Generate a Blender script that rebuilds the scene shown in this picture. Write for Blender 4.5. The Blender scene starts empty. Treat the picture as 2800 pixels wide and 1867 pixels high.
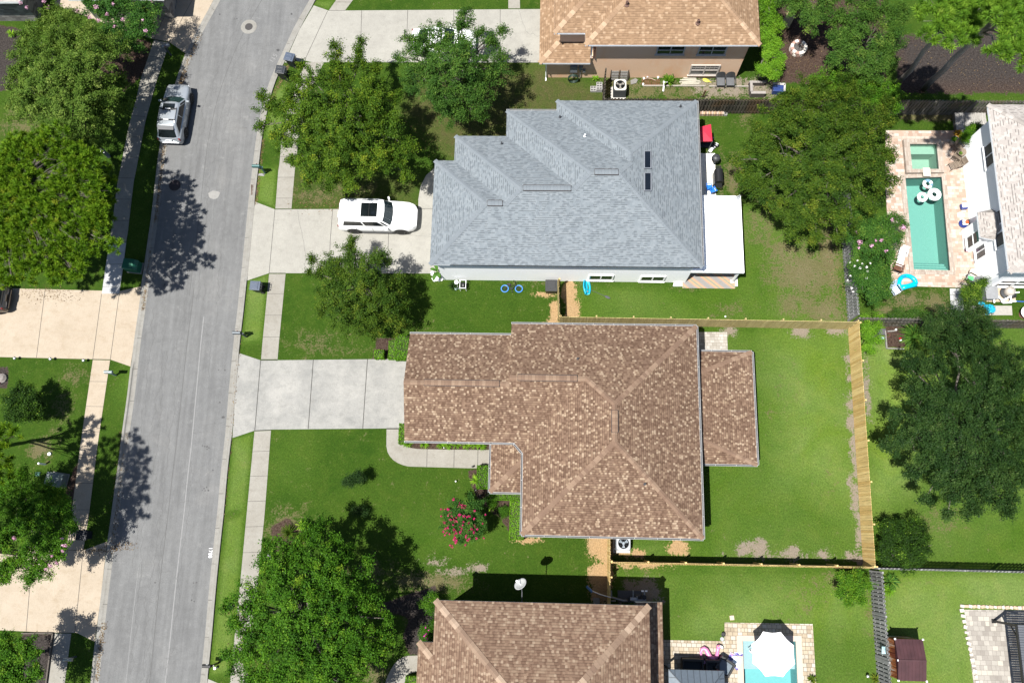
import bpy, bmesh, math, random
import numpy as np
from mathutils import Vector, Matrix
random.seed(7)
C = bpy.context.scene.collection
SC = bpy.context.scene
# ------------------------------------------------------------------ camera
IW, IH, FPX, HCAM = 2800.0, 1867.0, 2178.0, 52.0
M = np.array([[0.9992534, 0.02201713, -0.03174735], [-0.01410847, 0.9729296, 0.23067064], [0.03596664, -0.23005051, 0.97251384]])
cam = bpy.data.cameras.new("camera"); cam.lens = 28.0; cam.sensor_width = 36.0; cam.clip_end = 3000
co = bpy.data.objects.new("camera", cam); C.objects.link(co)
mw = Matrix([[M[0][0], M[1][0], M[2][0], 0], [M[0][1], M[1][1], M[2][1], 0], [M[0][2], M[1][2], M[2][2], HCAM], [0, 0, 0, 1]])
co.matrix_world = mw; SC.camera = co
# ------------------------------------------------------------------ light
KX, KY = 0.31, 0.225                       # shadow shift east / north per metre of height
sdir = Vector((-KX, -KY, 1)).normalized()
w = bpy.data.worlds.new("World"); SC.world = w; w.use_nodes = True
nt = w.node_tree; bg = nt.nodes["Background"]; bg.inputs[1].default_value = 0.062
sky = nt.nodes.new("ShaderNodeTexSky"); sky.sky_type = 'NISHITA'; sky.sun_disc = False
sky.sun_elevation = math.asin(sdir.z); sky.sun_rotation = math.atan2(sdir.x, sdir.y)
nt.links.new(sky.outputs[0], bg.inputs[0])
sl = bpy.data.lights.new("sun", 'SUN'); sl.energy = 4.9; sl.angle = math.radians(0.5); sl.color = (1, 0.965, 0.9)
so = bpy.data.objects.new("sun", sl); C.objects.link(so); so.rotation_euler = sdir.to_track_quat('Z', 'Y').to_euler()
SC.view_settings.view_transform = 'Standard'; SC.view_settings.look = 'None'; SC.view_settings.exposure = 1.2; SC.view_settings.gamma = 1.0

# ------------------------------------------------------------------ helpers
def G(px, py, z=0.0):
    """where the sight line through photo point (px,py) meets height z"""
    r = np.array([px - IW/2, -(py - IH/2), -FPX]); v = M.T @ r; t = (z - HCAM)/v[2]
    return Vector((v[0]*t, v[1]*t, z))
def GY(px, py, y):
    r = np.array([px - IW/2, -(py - IH/2), -FPX]); v = M.T @ r; t = y/v[1]
    return Vector((v[0]*t, y, HCAM + v[2]*t))
def GX(px, py, x):
    r = np.array([px - IW/2, -(py - IH/2), -FPX]); v = M.T @ r; t = x/v[0]
    return Vector((x, v[1]*t, HCAM + v[2]*t))
def PX(p):
    c = M @ np.array([p[0], p[1], p[2]-HCAM]); s = FPX/-c[2]
    return IW/2 + c[0]*s, IH/2 - c[1]*s

class MB:
    """collects geometry for ONE mesh object"""
    def __init__(s): s.v = []; s.f = []; s.m = []
    def face(s, pts, m=0):
        i = len(s.v); s.v += [tuple(p) for p in pts]; s.f.append(tuple(range(i, i+len(pts)))); s.m.append(m)
    def mesh(s, vs, fs, m=0):
        i = len(s.v); s.v += [tuple(p) for p in vs]
        for f in fs: s.f.append(tuple(i+k for k in f)); s.m.append(m)
    def box(s, c, d, rz=0.0, m=0, rx=0.0, ry=0.0, tap=1.0):
        R = Matrix.Rotation(rz, 3, 'Z') @ Matrix.Rotation(ry, 3, 'Y') @ Matrix.Rotation(rx, 3, 'X')
        vs = []
        for z in (-.5, .5):
            k = tap if z > 0 else 1.0
            for x, y in ((-.5, -.5), (.5, -.5), (.5, .5), (-.5, .5)):
                vs.append(Vector(c) + R @ Vector((x*d[0]*k, y*d[1]*k, z*d[2])))
        s.mesh(vs, [(3, 2, 1, 0), (4, 5, 6, 7), (0, 1, 5, 4), (1, 2, 6, 5), (2, 3, 7, 6), (3, 0, 4, 7)], m)
    def beam(s, a, b, w, h, m=0):
        a = Vector(a); b = Vector(b); d = b - a; L = d.length
        if L < 1e-6: return
        d.normalize(); u = Vector((0, 0, 1)).cross(d)
        if u.length < 1e-3: u = Vector((1, 0, 0))
        u.normalize(); n = d.cross(u)
        vs = []
        for p in (a, b):
            for x, y in ((-1, -1), (1, -1), (1, 1), (-1, 1)): vs.append(p + u*(x*w/2) + n*(y*h/2))
        s.mesh(vs, [(0, 1, 2, 3), (7, 6, 5, 4), (0, 4, 5, 1), (1, 5, 6, 2), (2, 6, 7, 3), (3, 7, 4, 0)], m)
    def tube(s, pts, rad, n=6, m=0, closed=False, caps=True):
        pts = [Vector(p) for p in pts]; k = len(pts)
        if not hasattr(rad, '__len__'): rad = [rad]*k
        i0 = len(s.v); pu = None
        for i, p in enumerate(pts):
            if closed: d = pts[(i+1) % k] - pts[i-1]
            else: d = pts[min(i+1, k-1)] - pts[max(i-1, 0)]
            d.normalize()
            if pu is None:
                u = d.cross(Vector((0, 0, 1)))
                if u.length < .05: u = d.cross(Vector((1, 0, 0)))
            else: u = pu - d*pu.dot(d)
            u.normalize(); pu = u; v = d.cross(u)
            for j in range(n):
                a = 2*math.pi*j/n; s.v.append(tuple(p + (u*math.cos(a) + v*math.sin(a))*rad[i]))
        for i in range(k if closed else k-1):
            for j in range(n):
                a = i0 + i*n + j; b = i0 + i*n + (j+1) % n; c = i0 + ((i+1) % k)*n + (j+1) % n; d_ = i0 + ((i+1) % k)*n + j
                s.f.append((a, b, c, d_)); s.m.append(m)
        if caps and not closed:
            s.f.append(tuple(i0 + j for j in reversed(range(n)))); s.m.append(m)
            s.f.append(tuple(i0 + (k-1)*n + j for j in range(n))); s.m.append(m)
    def lathe(s, prof, c=(0, 0, 0), n=20, m=0, sx=1.0, sy=1.0):
        i0 = len(s.v)
        for r, z in prof:
            for j in range(n):
                a = 2*math.pi*j/n; s.v.append((c[0] + r*sx*math.cos(a), c[1] + r*sy*math.sin(a), c[2] + z))
        for i in range(len(prof)-1):
            for j in range(n):
                s.f.append((i0 + i*n + j, i0 + i*n + (j+1) % n, i0 + (i+1)*n + (j+1) % n, i0 + (i+1)*n + j)); s.m.append(m)
        if prof[0][0] > 1e-4: s.f.append(tuple(i0 + j for j in reversed(range(n)))); s.m.append(m)
        if prof[-1][0] > 1e-4: s.f.append(tuple(i0 + (len(prof)-1)*n + j for j in range(n))); s.m.append(m)
    def prism(s, poly, z0, z1, m=0, top=None):
        n = len(poly); vs = [(p[0], p[1], z0) for p in poly] + [(p[0], p[1], z1) for p in poly]
        a = sum(poly[i][0]*poly[(i+1) % n][1] - poly[(i+1) % n][0]*poly[i][1] for i in range(n))
        fs = []
        if a > 0:
            fs = [tuple(reversed(range(n)))] + [(i, (i+1) % n, n+(i+1) % n, n+i) for i in range(n)]; tp = tuple(range(n, 2*n))
        else:
            fs = [tuple(range(n))] + [((i+1) % n, i, n+i, n+(i+1) % n) for i in range(n)]; tp = tuple(reversed(range(n, 2*n)))
        s.mesh(vs, fs, m); s.mesh(vs, [tp], m if top is None else top)
    def strip(s, pts, wd, z, m=0):
        """thin flat ribbon along ground points"""
        for a, b in zip(pts[:-1], pts[1:]):
            a = Vector((a[0], a[1], z)); b = Vector((b[0], b[1], z)); d = b - a
            if d.length < 1e-5: continue
            u = Vector((-d.y, d.x, 0)).normalized()*wd/2
            s.face([a - u, b - u, b + u, a + u], m)
    def build(s, name, mats, parent=None, smooth=False, world=False, bevel=0.0, sub=0, uv=True):
        me = bpy.data.meshes.new(name)
        off = parent.location if (parent is not None and world) else Vector((0, 0, 0))
        vs = s.v if not world or parent is None else [(v[0]-off.x, v[1]-off.y, v[2]-off.z) for v in s.v]
        me.from_pydata(vs, [], s.f)
        for mt in (mats if isinstance(mats, (list, tuple)) else [mats]): me.materials.append(mt)
        me.polygons.foreach_set('material_index', s.m)
        if uv:
            ul = me.uv_layers.new(name="uv"); data = np.zeros(len(me.loops)*2); k = 0
            for p in me.polygons:
                n = p.normal; h = Vector((1, 0, 0)); t = Vector((0, 1, 0))
                if n.z < .999 and n.z > -.999:
                    h = Vector((0, 0, 1)).cross(n).normalized(); t = n.cross(h)
                for li in p.loop_indices:
                    q = Vector(s.v[me.loops[li].vertex_index]); data[li*2] = q.dot(h); data[li*2+1] = q.dot(t)
            ul.data.foreach_set('uv', data)
        if smooth: me.polygons.foreach_set('use_smooth', [True]*len(me.polygons))
        me.update()
        o = bpy.data.objects.new(name, me); C.objects.link(o)
        if parent is not None: o.parent = parent
        if bevel:
            b = o.modifiers.new('bevel', 'BEVEL'); b.width = bevel; b.segments = 2; b.limit_method = 'ANGLE'
        if sub:
            b = o.modifiers.new('sub', 'SUBSURF'); b.levels = sub; b.render_levels = sub
        return o

def tag(o, label=None, cat=None, group=None, kind=None):
    if label: o['label'] = label
    if cat: o['category'] = cat
    if group: o['group'] = group
    if kind: o['kind'] = kind
    return o
def thing(name, label, cat, loc=(0, 0, 0), rz=0.0, group=None):
    o = bpy.data.objects.new(name, None); C.objects.link(o); o.location = loc; o.rotation_euler = (0, 0, rz)
    o.empty_display_size = .3
    return tag(o, label, cat, group)
def dup(root, loc, rz, label, group=None):
    r = root.copy(); C.objects.link(r); r.location = loc; r.rotation_euler = (0, 0, rz); r['label'] = label
    if group: r['group'] = group
    for ch in list(root.children):
        c = ch.copy(); C.objects.link(c); c.parent = r
        for g in ch.children:
            d = g.copy(); C.objects.link(d); d.parent = c
    return r

# ------------------------------------------------------------------ materials
KALB = .60        # overall reflectance of everything but white paint
LEAFK = .82
class NT:
    def __init__(s, name):
        s.m = bpy.data.materials.new(name); s.m.use_nodes = True; s.t = s.m.node_tree; s.n = s.t.nodes; s.b = s.n['Principled BSDF']
    def add(s, typ, **kw):
        x = s.n.new(typ)
        for k, v in kw.items(): setattr(x, k, v)
        return x
    def link(s, a, b): s.t.links.new(a, b)
    def coord(s, kind='Object'):
        return s.add('ShaderNodeTexCoord').outputs[kind]
    def noise(s, vec, scale, detail=4, rough=.55, dist=0.0):
        x = s.add('ShaderNodeTexNoise'); x.inputs['Scale'].default_value = scale; x.inputs['Detail'].default_value = detail
        x.inputs['Roughness'].default_value = rough; x.inputs['Distortion'].default_value = dist
        if vec is not None: s.link(vec, x.inputs['Vector'])
        return x.outputs['Fac']
    def ramp(s, fac, stops, interp='LINEAR'):
        x = s.add('ShaderNodeValToRGB'); cr = x.color_ramp; cr.interpolation = interp
        while len(cr.elements) < len(stops): cr.elements.new(.5)
        for e, (p, c) in zip(cr.elements, stops):
            e.position = p; e.color = (c[0], c[1], c[2], 1) if hasattr(c, '__len__') else (c, c, c, 1)
        s.link(fac, x.inputs[0]); return x.outputs[0]
    def mix(s, fac, a, b, mode='MIX'):
        x = s.add('ShaderNodeMix', data_type='RGBA', blend_type=mode)
        if hasattr(fac, 'node'): s.link(fac, x.inputs[0])
        else: x.inputs[0].default_value = fac
        for q, i in ((a, 6), (b, 7)):
            if hasattr(q, 'node'): s.link(q, x.inputs[i])
            else: x.inputs[i].default_value = (q[0], q[1], q[2], 1) if hasattr(q, '__len__') else (q, q, q, 1)
        return x.outputs[2]
    def math(s, op, a, b=0.0):
        x = s.add('ShaderNodeMath', operation=op)
        for q, i in ((a, 0), (b, 1)):
            if hasattr(q, 'node'): s.link(q, x.inputs[i])
            else: x.inputs[i].default_value = q
        return x.outputs[0]
    def mapping(s, vec, sc=(1, 1, 1), rot=(0, 0, 0)):
        x = s.add('ShaderNodeMapping'); x.inputs['Scale'].default_value = sc; x.inputs['Rotation'].default_value = rot
        s.link(vec, x.inputs[0]); return x.outputs[0]
    def bump(s, h, st, d=.02):
        x = s.add('ShaderNodeBump'); x.inputs['Strength'].default_value = st; x.inputs['Distance'].default_value = d
        s.link(h, x.inputs['Height']); s.link(x.outputs[0], s.b.inputs['Normal'])
    def done(s, col=None, rough=.8, metal=0.0, spec=.3, **kw):
        k = 1.0 if 'white' in s.m.name else KALB
        if col is not None and hasattr(col, 'node') and k != 1: col = s.mix(1.0, col, (k, k, k), 'MULTIPLY')
        elif col is not None and k != 1: col = tuple(x*k for x in col)
        if col is not None:
            if hasattr(col, 'node'): s.link(col, s.b.inputs['Base Color'])
            else: s.b.inputs['Base Color'].default_value = (col[0], col[1], col[2], 1)
        s.b.inputs['Roughness'].default_value = rough; s.b.inputs['Metallic'].default_value = metal
        s.b.inputs['Specular IOR Level'].default_value = spec
        for k, v in kw.items(): s.b.inputs[k.replace('_', ' ')].default_value = v
        return s.m
_cache = {}
def plain(name, col, rough=.6, metal=0.0, spec=.4, var=.12, scale=6.0, **kw):
    """paint / plastic / metal with a little uneven dirt"""
    key = (name, tuple(col), rough)
    if key in _cache: return _cache[key]
    t = NT(name); f = t.noise(t.coord(), scale, 5)
    c = t.ramp(f, [(.3, [x*(1-var) for x in col]), (.7, [min(1, x*(1+var*.6)) for x in col])])
    _cache[key] = t.done(c, rough, metal, spec, **kw); return _cache[key]

def mulc(c, k):
    return tuple(x*y for x, y in zip(c, k)) if hasattr(k, '__len__') else tuple(x*k for x in c)
def shingle(name, tones, bw=.22, rh=.14, line=.03, mcol=.55, band=.18, k=1.0, part=.0):
    """tabs of random tone in courses; each tab may have a dark butt line"""
    t = NT(name); uv = t.coord('UV')
    def brick(w, off):
        br = t.add('ShaderNodeTexBrick'); t.link(uv, br.inputs['Vector'])
        br.inputs['Color1'].default_value = (0, 0, 0, 1); br.inputs['Color2'].default_value = (1, 1, 1, 1); br.inputs['Scale'].default_value = 1.0
        br.inputs['Mortar Size'].default_value = 0.0001; br.inputs['Brick Width'].default_value = w; br.inputs['Row Height'].default_value = rh; br.offset = off
        return br.outputs['Color']
    rnd = brick(bw, .37); col = t.ramp(rnd, [(p, mulc(c, k)) for p, c in tones], 'CONSTANT'); r2 = brick(bw*1.25, .23)
    sx = t.add('ShaderNodeSeparateXYZ'); t.link(uv, sx.inputs[0]); fr = t.math('FRACT', t.math('DIVIDE', sx.outputs[1], rh))
    ln = t.ramp(fr, [(0, 1.0), (line/rh, 0.0)], 'CONSTANT'); on = t.ramp(r2, [(0, 0.0), (part, 1.0)], 'CONSTANT') if part else 1.0
    col = t.mix(t.math('MULTIPLY', ln, on), col, t.mix(1.0, col, (mcol, mcol, mcol), 'MULTIPLY'))
    n = t.noise(t.coord(), .7, 5, .65); col = t.mix(1.0, col, t.ramp(n, [(.3, 1-band), (.7, 1+band*.35)]), 'MULTIPLY')
    g = t.noise(t.coord(), 40, 2); col = t.mix(1.0, col, t.ramp(g, [(.35, .90), (.65, 1.08)]), 'MULTIPLY')
    t.bump(fr, .3, .012)
    return t.done(col, .95, 0, .1)
def cap_mat(name, tones):
    t = NT(name); r = t.add('ShaderNodeNewGeometry').outputs['Random Per Island']
    c = t.ramp(r, tones); n = t.noise(t.coord(), 25, 3)
    return t.done(t.mix(1.0, c, t.ramp(n, [(.3, .85), (.7, 1.08)]), 'MULTIPLY'), .95, 0, .1)
def wood(name, a, b, grain=1.0, grey=None):
    t = NT(name); r = t.add('ShaderNodeNewGeometry').outputs['Random Per Island']
    c = t.mix(r, a, b)
    n = t.noise(t.mapping(t.coord(), (14, 14, 1.3)), 1.0, 5, .65)
    c = t.mix(1.0, c, t.ramp(n, [(.3, .72), (.7, 1.12)]), 'MULTIPLY')
    if grey:
        n2 = t.noise(t.coord(), .8, 4); c = t.mix(t.ramp(n2, [(.45, 0.0), (.65, .7)]), c, grey)
    return t.done(c, .85, 0, .2)
def concrete(name, a, b, stain, rough=.85, sc=1.0, k=.76):
    a, b, stain = mulc(a, k), mulc(b, k), mulc(stain, k); t = NT(name); o = t.coord()
    n = t.noise(o, .45*sc, 9, .74); c = t.mix(t.ramp(n, [(.34, 0.0), (.64, 1.0)]), a, b)
    n2 = t.noise(t.mapping(o, (1, 1.5, 1)), 1.3*sc, 9, .78); c = t.mix(t.ramp(n2, [(.5, 0.0), (.72, .55)]), c, stain)
    n3 = t.noise(t.mapping(o, (22, 3, 1)), 1.0, 4, .7); c = t.mix(1.0, c, t.ramp(n3, [(.3, .93), (.7, 1.04)]), 'MULTIPLY')
    n4 = t.noise(o, 30, 4, .8); c = t.mix(1.0, c, t.ramp(n4, [(.3, .82), (.7, 1.10)]), 'MULTIPLY')
    t.bump(n4, .15, .004)
    return t.done(c, rough, 0, .2)
def pavers(name, tones, bw, rh, mort=.012, mcol=(.35, .3, .24), k=.74):
    tones = [(p, mulc(c, k)) for p, c in tones]; mcol = mulc(mcol, k); t = NT(name); uv = t.coord('UV')
    n0 = t.noise(uv, 1.1, 2)
    br = t.add('ShaderNodeTexBrick'); t.link(uv, br.inputs['Vector'])
    br.inputs['Color1'].default_value = (0, 0, 0, 1); br.inputs['Color2'].default_value = (1, 1, 1, 1)
    br.inputs['Scale'].default_value = 1.0; br.inputs['Mortar Size'].default_value = mort; br.inputs['Mortar Smooth'].default_value = .2
    br.inputs['Brick Width'].default_value = bw; br.inputs['Row Height'].default_value = rh; br.offset = .43; br.offset_frequency = 2; br.squash = .7; br.squash_frequency = 3
    br.inputs['Mortar'].default_value = (.5, .5, .5, 1)
    c = t.ramp(br.outputs['Color'], tones)
    c = t.mix(br.outputs['Fac'], c, mcol)
    n = t.noise(t.coord(), .9, 6, .65); c = t.mix(1.0, c, t.ramp(n, [(.3, .86), (.7, 1.08)]), 'MULTIPLY')
    n4 = t.noise(t.coord(), 30, 3); c = t.mix(1.0, c, t.ramp(n4, [(.3, .9), (.7, 1.07)]), 'MULTIPLY')
    return t.done(c, .85, 0, .2)
def glassm(name, col=(.02, .025, .03), rough=.06):
    t = NT(name); n = t.noise(t.coord(), .7, 3); c = t.ramp(n, [(.3, [x*.6 for x in col]), (.7, [x*1.5 for x in col])])
    return t.done(c, rough, 0, .6)
def leafm(name, stops, trans=.18, rough=.5):
    t = NT(name); a = t.add('ShaderNodeAttribute'); a.attribute_name = 'tint'
    c = t.ramp(a.outputs['Fac'], stops)
    c = t.mix(1.0, c, (LEAFK, LEAFK, LEAFK), 'MULTIPLY'); t.link(c, t.b.inputs['Base Color']); t.b.inputs['Roughness'].default_value = .55; t.b.inputs['Specular IOR Level'].default_value = .07
    tr = t.add('ShaderNodeBsdfTranslucent'); t.link(t.mix(1.0, c, (1.25, 1.3, .6), 'MULTIPLY'), tr.inputs[0])
    mx = t.add('ShaderNodeMixShader'); mx.inputs[0].default_value = trans
    t.link(t.b.outputs[0], mx.inputs[1]); t.link(tr.outputs[0], mx.inputs[2]); t.link(mx.outputs[0], t.n['Material Output'].inputs[0])
    return t.m

WHITE = plain("white_paint", (.78, .79, .8), .5); ALU = plain("aluminium", (.62, .64, .66), .35, .8)
BLACKP = plain("black_plastic", (.018, .019, .021), .45); BLACKM = plain("black_metal", (.025, .026, .028), .4, .3)
RUBBER = plain("rubber", (.02, .02, .02), .85); GREYP = plain("grey_plastic", (.22, .24, .27), .5); DKGREY = plain("dark_grey", (.07, .075, .085), .55)
# ================================================================== GROUND
xs = np.concatenate([[-900, -300, -120, -70], np.arange(-50, 46.01, .22), [60, 120, 300, 900]])
ys = np.concatenate([[-900, -300, -120, -40], np.arange(-16, 48.01, .22), [60, 100, 140, 300, 900]])
GXX, GYY = np.meshgrid(xs, ys); gx = GXX.ravel(); gy = GYY.ravel()
ZA = np.zeros((len(gx), 4)); ZB = np.zeros((len(gx), 4))
def smooth(d, s_): return np.clip(.5 - d/(2*max(s_, .28)), 0, 1)
def paint(arr, ch, val, mask): arr[:, ch] = arr[:, ch]*(1-mask) + val*mask
def zpoly(arr, ch, pts, val=1.0, soft=.5, z=0):
    P = np.array([G(p[0], p[1], z)[:2] for p in pts]); ins = np.zeros(len(gx), bool); dm = np.full(len(gx), 1e9)
    for i in range(len(P)):
        a = P[i]; b = P[(i+1) % len(P)]
        c = ((a[1] > gy) != (b[1] > gy))
        with np.errstate(divide='ignore', invalid='ignore'):
            ins ^= c & (gx < (b[0]-a[0])*(gy-a[1])/(b[1]-a[1]+1e-12) + a[0])
        ab = b - a; L = max((ab**2).sum(), 1e-9); t = np.clip(((gx-a[0])*ab[0] + (gy-a[1])*ab[1])/L, 0, 1)
        dm = np.minimum(dm, np.hypot(gx-a[0]-t*ab[0], gy-a[1]-t*ab[1]))
    paint(arr, ch, val, smooth(np.where(ins, -dm, dm), soft))
def zell(arr, ch, cx, cy, rx, ry, val=1.0, soft=.35):
    c = G(cx, cy); a = abs(G(cx+rx, cy).x - c.x); b = abs(G(cx, cy+ry).y - c.y)
    d = (np.hypot((gx-c.x)/a, (gy-c.y)/b) - 1)*min(a, b)
    m = smooth(d, max(.22, soft*min(a, b)*2.2)); arr[:, ch] = np.maximum(arr[:, ch], val*m)
DRY, SAND, MULCH, BARE = 0, 1, 2, 3; LUSH, DARK, OLIVE = 0, 1, 2
# back lawns are lighter and yellower than the front ones
for p in (((1915, 890), (2340, 890), (2390, 1550), (1640, 1550), (1640, 1470), (1925, 1465)), ((1660, 1550), (2400, 1550), (2430, 1900), (1790, 1900), (1790, 1690), (1660, 1640)),
          ((2350, 860), (2900, 860), (2900, 1560), (2395, 1560)), ((1900, 560), (2310, 560), (2320, 900), (1530, 890), (1530, 770), (1900, 785))):
    zpoly(ZB, LUSH, p, .55, .5)
zpoly(ZB, LUSH, ((2400, 1560), (2900, 1560), (2900, 1900), (2430, 1900)), .9, .5)
zpoly(ZB, LUSH, ((2120, 900), (2320, 900), (2360, 1400), (2150, 1300)), .85, 1.6)
zpoly(ZB, LUSH, ((2360, 900), (2560, 960), (2480, 1300), (2390, 1400)), 1.0, 1.2)
zpoly(ZB, LUSH, ((1920, 1640), (2350, 1580), (2400, 1720), (1850, 1740)), .8, .8)
for p in (((615, 1420), (673, 1400), (632, 1841), (569, 1853)), ((634, 1197), (695, 1177), (673, 1400), (614, 1401)), ((700, 455), (761, 455), (752, 573), (697, 551)),
          ((390, 460), (372, 467), (440, 300), (470, 300)), ((720, 380), (770, 380), (800, 215), (745, 247)), ((858, 0), (920, 0), (898, 30), (858, 14)), ((660, 940), (718, 934), (736, 747), (676, 765))):
    zpoly(ZB, LUSH, p, .75, .15)
zell(ZB, LUSH, 360, 1040, 40, 60, .6); zell(ZB, LUSH, 1230, 1480, 150, 60, .35); zell(ZB, LUSH, 790, 1100+150, 60, 90, .3)
zpoly(ZB, OLIVE, ((1170, 180), (1480, 180), (1660, 260), (1640, 300), (1240, 440), (1100, 300)), .9, .8)
zpoly(ZB, OLIVE, ((770, 460), (1150, 480), (1140, 575), (800, 570)), .5, .6)
# worn and dry places
for cx, cy, rx, ry, v in ((2200, 745, 90, 70, .85), (2150, 690, 60, 50, .7), (2265, 690, 28, 120, .9), (2260, 850, 60, 40, .8), (2190, 830, 70, 45, .65), (2080, 620, 50, 60, .5), (2120, 560, 40, 70, .5),
        (2010, 490, 20, 60, .9), (1975, 500, 14, 80, .6), (2035, 330, 25, 30, .5), (1950, 350, 50, 20, .25), (1880, 785, 60, 12, .4), (1500, 775, 100, 12, .45), (2000, 850, 60, 25, .4),
        (1180, 1590, 110, 26, .75), (1000, 1560, 90, 40, .5), (780, 1440, 60, 60, .6), (1150, 1720, 50, 70, .5), (1020, 1840, 50, 40, .6), (870, 535, 70, 30, .5), (980, 520, 60, 20, .5),
        (850, 1005, 70, 10, .35), (870, 940, 90, 35, .45), (950, 960, 60, 22, .4), (1150, 900, 70, 30, .2), (200, 1030, 40, 30, .5), (170, 1120, 30, 70, .5), (110, 1230, 30, 30, .9), (60, 340, 60, 40, .6),
        (2160, 1060, 40, 60, .25), (2120, 1130, 60, 25, .3), (1990, 1230, 60, 30, .15), (2270, 1300, 30, 60, .25), (2200, 1640, 50, 60, .35), (2270, 1590, 30, 30, .6), (2390, 1690, 22, 60, .5), (2540, 1590, 60, 8, .4),
        (2480, 820, 50, 22, .8), (2560, 830, 40, 30, .75), (2430, 850, 40, 15, .7), (2700, 960, 60, 20, .5), (2560, 1440, 50, 25, .45), (2580, 1420, 60, 40, .35), (800, 225, 25, 20, .6), (2120, 1690, 15, 15, .5), (1740, 1560, 60, 10, .5)):
    zell(ZA, DRY, cx, cy, rx, ry, v)
zpoly(ZA, DRY, ((1640, 205), (2120, 215), (2120, 275), (1650, 275)), .55, .4)
zpoly(ZA, BARE, ((1880, 205), (2140, 205), (2140, 272), (1900, 272)), .6, .5)
zpoly(ZA, DRY, ((2450, 300), (2620, 305), (2610, 332), (2460, 330)), .95, .2)
for cx, cy, rx, ry in ((1644, 1490, 36, 42), (1645, 1575, 34, 40), (1662, 1535, 10, 100), (1640, 1620, 28, 30), (1855, 1497, 30, 22), (1745, 1512, 20, 12), (1700, 1512, 26, 8), (1556, 800, 18, 40), (1566, 850, 20, 40), (1516, 850, 13, 30), (1506, 884, 20, 10), (1440, 1477, 36, 9), (1760, 1545, 60, 8), (1490, 805, 25, 7)):
    zell(ZA, SAND, cx, cy, rx, ry, 1.0)
random.seed(3)
for i in range(26):                                                    # blotchy bare strip at the foot of the new fence
    f = i/25; y = 905 + f*630; zell(ZA, BARE, 2318 + f*40 + random.uniform(-8, 4), y, random.uniform(7, 20), random.uniform(10, 24), random.choice((.95, .8, 1, .5)))
for cx, cy, rx, ry in ((2040, 1502, 26, 18), (2075, 1498, 30, 26), (2168, 1510, 22, 22), (2253, 1516, 18, 16), (2325, 1522, 20, 12), (2120, 1518, 90, 7), (2285, 900, 30, 16), (1995, 905, 20, 14), (2190, 905, 30, 18), (2372, 1080, 10, 60), (2368, 1000, 7, 30), (1310, 1550, 22, 14), (1240, 1562, 40, 8), (1190, 1536, 30, 8), (2325, 1315, 9, 14)):
    zell(ZA, BARE, cx, cy, rx, ry, .9)
zpoly(ZA, MULCH, ((2440, 100), (2900, 60), (2900, 255), (2460, 255)), 1.0, .7)
zpoly(ZA, MULCH, ((2120, -60), (2420, -60), (2420, 240), (2110, 225)), 1.0, .5)
zpoly(ZB, DARK, ((2440, 100), (2900, 60), (2900, 240), (2480, 235)), .85, .9)  # pine straw painted darker here, standing in for the tall pines' shade
for p in (((1030, 925), (1120, 925), (1120, 985), (1060, 983), (1018, 985)), ((1105, 1205), (1345, 1205), (1345, 1230), (1140, 1228), (1108, 1219)), ((1280, 1282), (1345, 1282), (1345, 1345), (1430, 1350), (1430, 1480), (1400, 1470), (1372, 1420), (1310, 1370), (1285, 1320)),
          ((310, 90), (415, 115), (395, 200), (330, 260), (250, 200)), ((2420, 890), (2475, 890), (2475, 950), (2425, 950)), ((740, 1440), (790, 1415), (815, 1450), (790, 1500), (750, 1510)), ((180, 1330), (235, 1220), (205, 1400), (180, 1400))):
    zpoly(ZA, MULCH, p, 1.0, .18)
for p in (((1010, 1660), (1190, 1600), (1195, 1800), (1120, 1790), (1100, 1740), (1120, 1690)), ((-40, 60), (60, 82), (50, 240), (-40, 260)), ((60, 1730), (150, 1732), (132, 1900), (40, 1900)), ((-10, 1000), (22, 1005), (22, 1060), (-10, 1060))):
    zpoly(ZA, MULCH, p, 1.0, .2); zpoly(ZB, DARK, p, .9, .25)
zpoly(ZA, BARE, ((1700, 1585), (1795, 1580), (1815, 1650), (1690, 1650)), .8, .3); zpoly(ZB, DARK, ((1695, 1585), (1795, 1580), (1815, 1650), (1690, 1650)), .6, .3)
gz_ = np.zeros_like(gx)
def inquad(P, grow):
    P = np.array([G(a, b)[:2] for a, b in P]); ins = np.ones(len(gx), bool)
    sg = np.sign(sum(P[i][0]*P[(i+1) % 4][1] - P[(i+1) % 4][0]*P[i][1] for i in range(4)))
    for i in range(4):
        a, b = P[i], P[(i+1) % 4]; ins &= ((b[0]-a[0])*(gy-a[1]) - (b[1]-a[1])*(gx-a[0]))*sg/np.hypot(*(b-a)) > -grow
    return ins
POOL_E = [(2475, 488), (2574, 485), (2597, 740), (2498, 737)]; SPA_E = [(2483, 399), (2556, 399), (2562, 467), (2490, 467)]; POOL_C = [(2030, 1751), (2175, 1752), (2182, 1900), (2035, 1900)]
for q_ in (POOL_E, SPA_E, POOL_C): gz_[inquad(q_, .235)] = -2.4
me = bpy.data.meshes.new("ground"); nx, ny = len(xs), len(ys)
me.vertices.add(nx*ny); me.vertices.foreach_set('co', np.stack([gx, gy, gz_], 1).ravel())
I = np.arange(nx*ny).reshape(ny, nx); q = np.stack([I[:-1, :-1], I[:-1, 1:], I[1:, 1:], I[1:, :-1]], -1).reshape(-1, 4)
me.loops.add(q.size); me.loops.foreach_set('vertex_index', q.ravel()); me.polygons.add(len(q)); me.polygons.foreach_set('loop_start', np.arange(0, q.size, 4))
for nm, A in (('zoneA', ZA), ('zoneB', ZB)):
    at = me.color_attributes.new(nm, 'FLOAT_COLOR', 'POINT'); at.data.foreach_set('color', A.astype(np.float32).ravel())
me.update(); me.validate()
t = NT("ground_cover"); o = t.coord()
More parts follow.
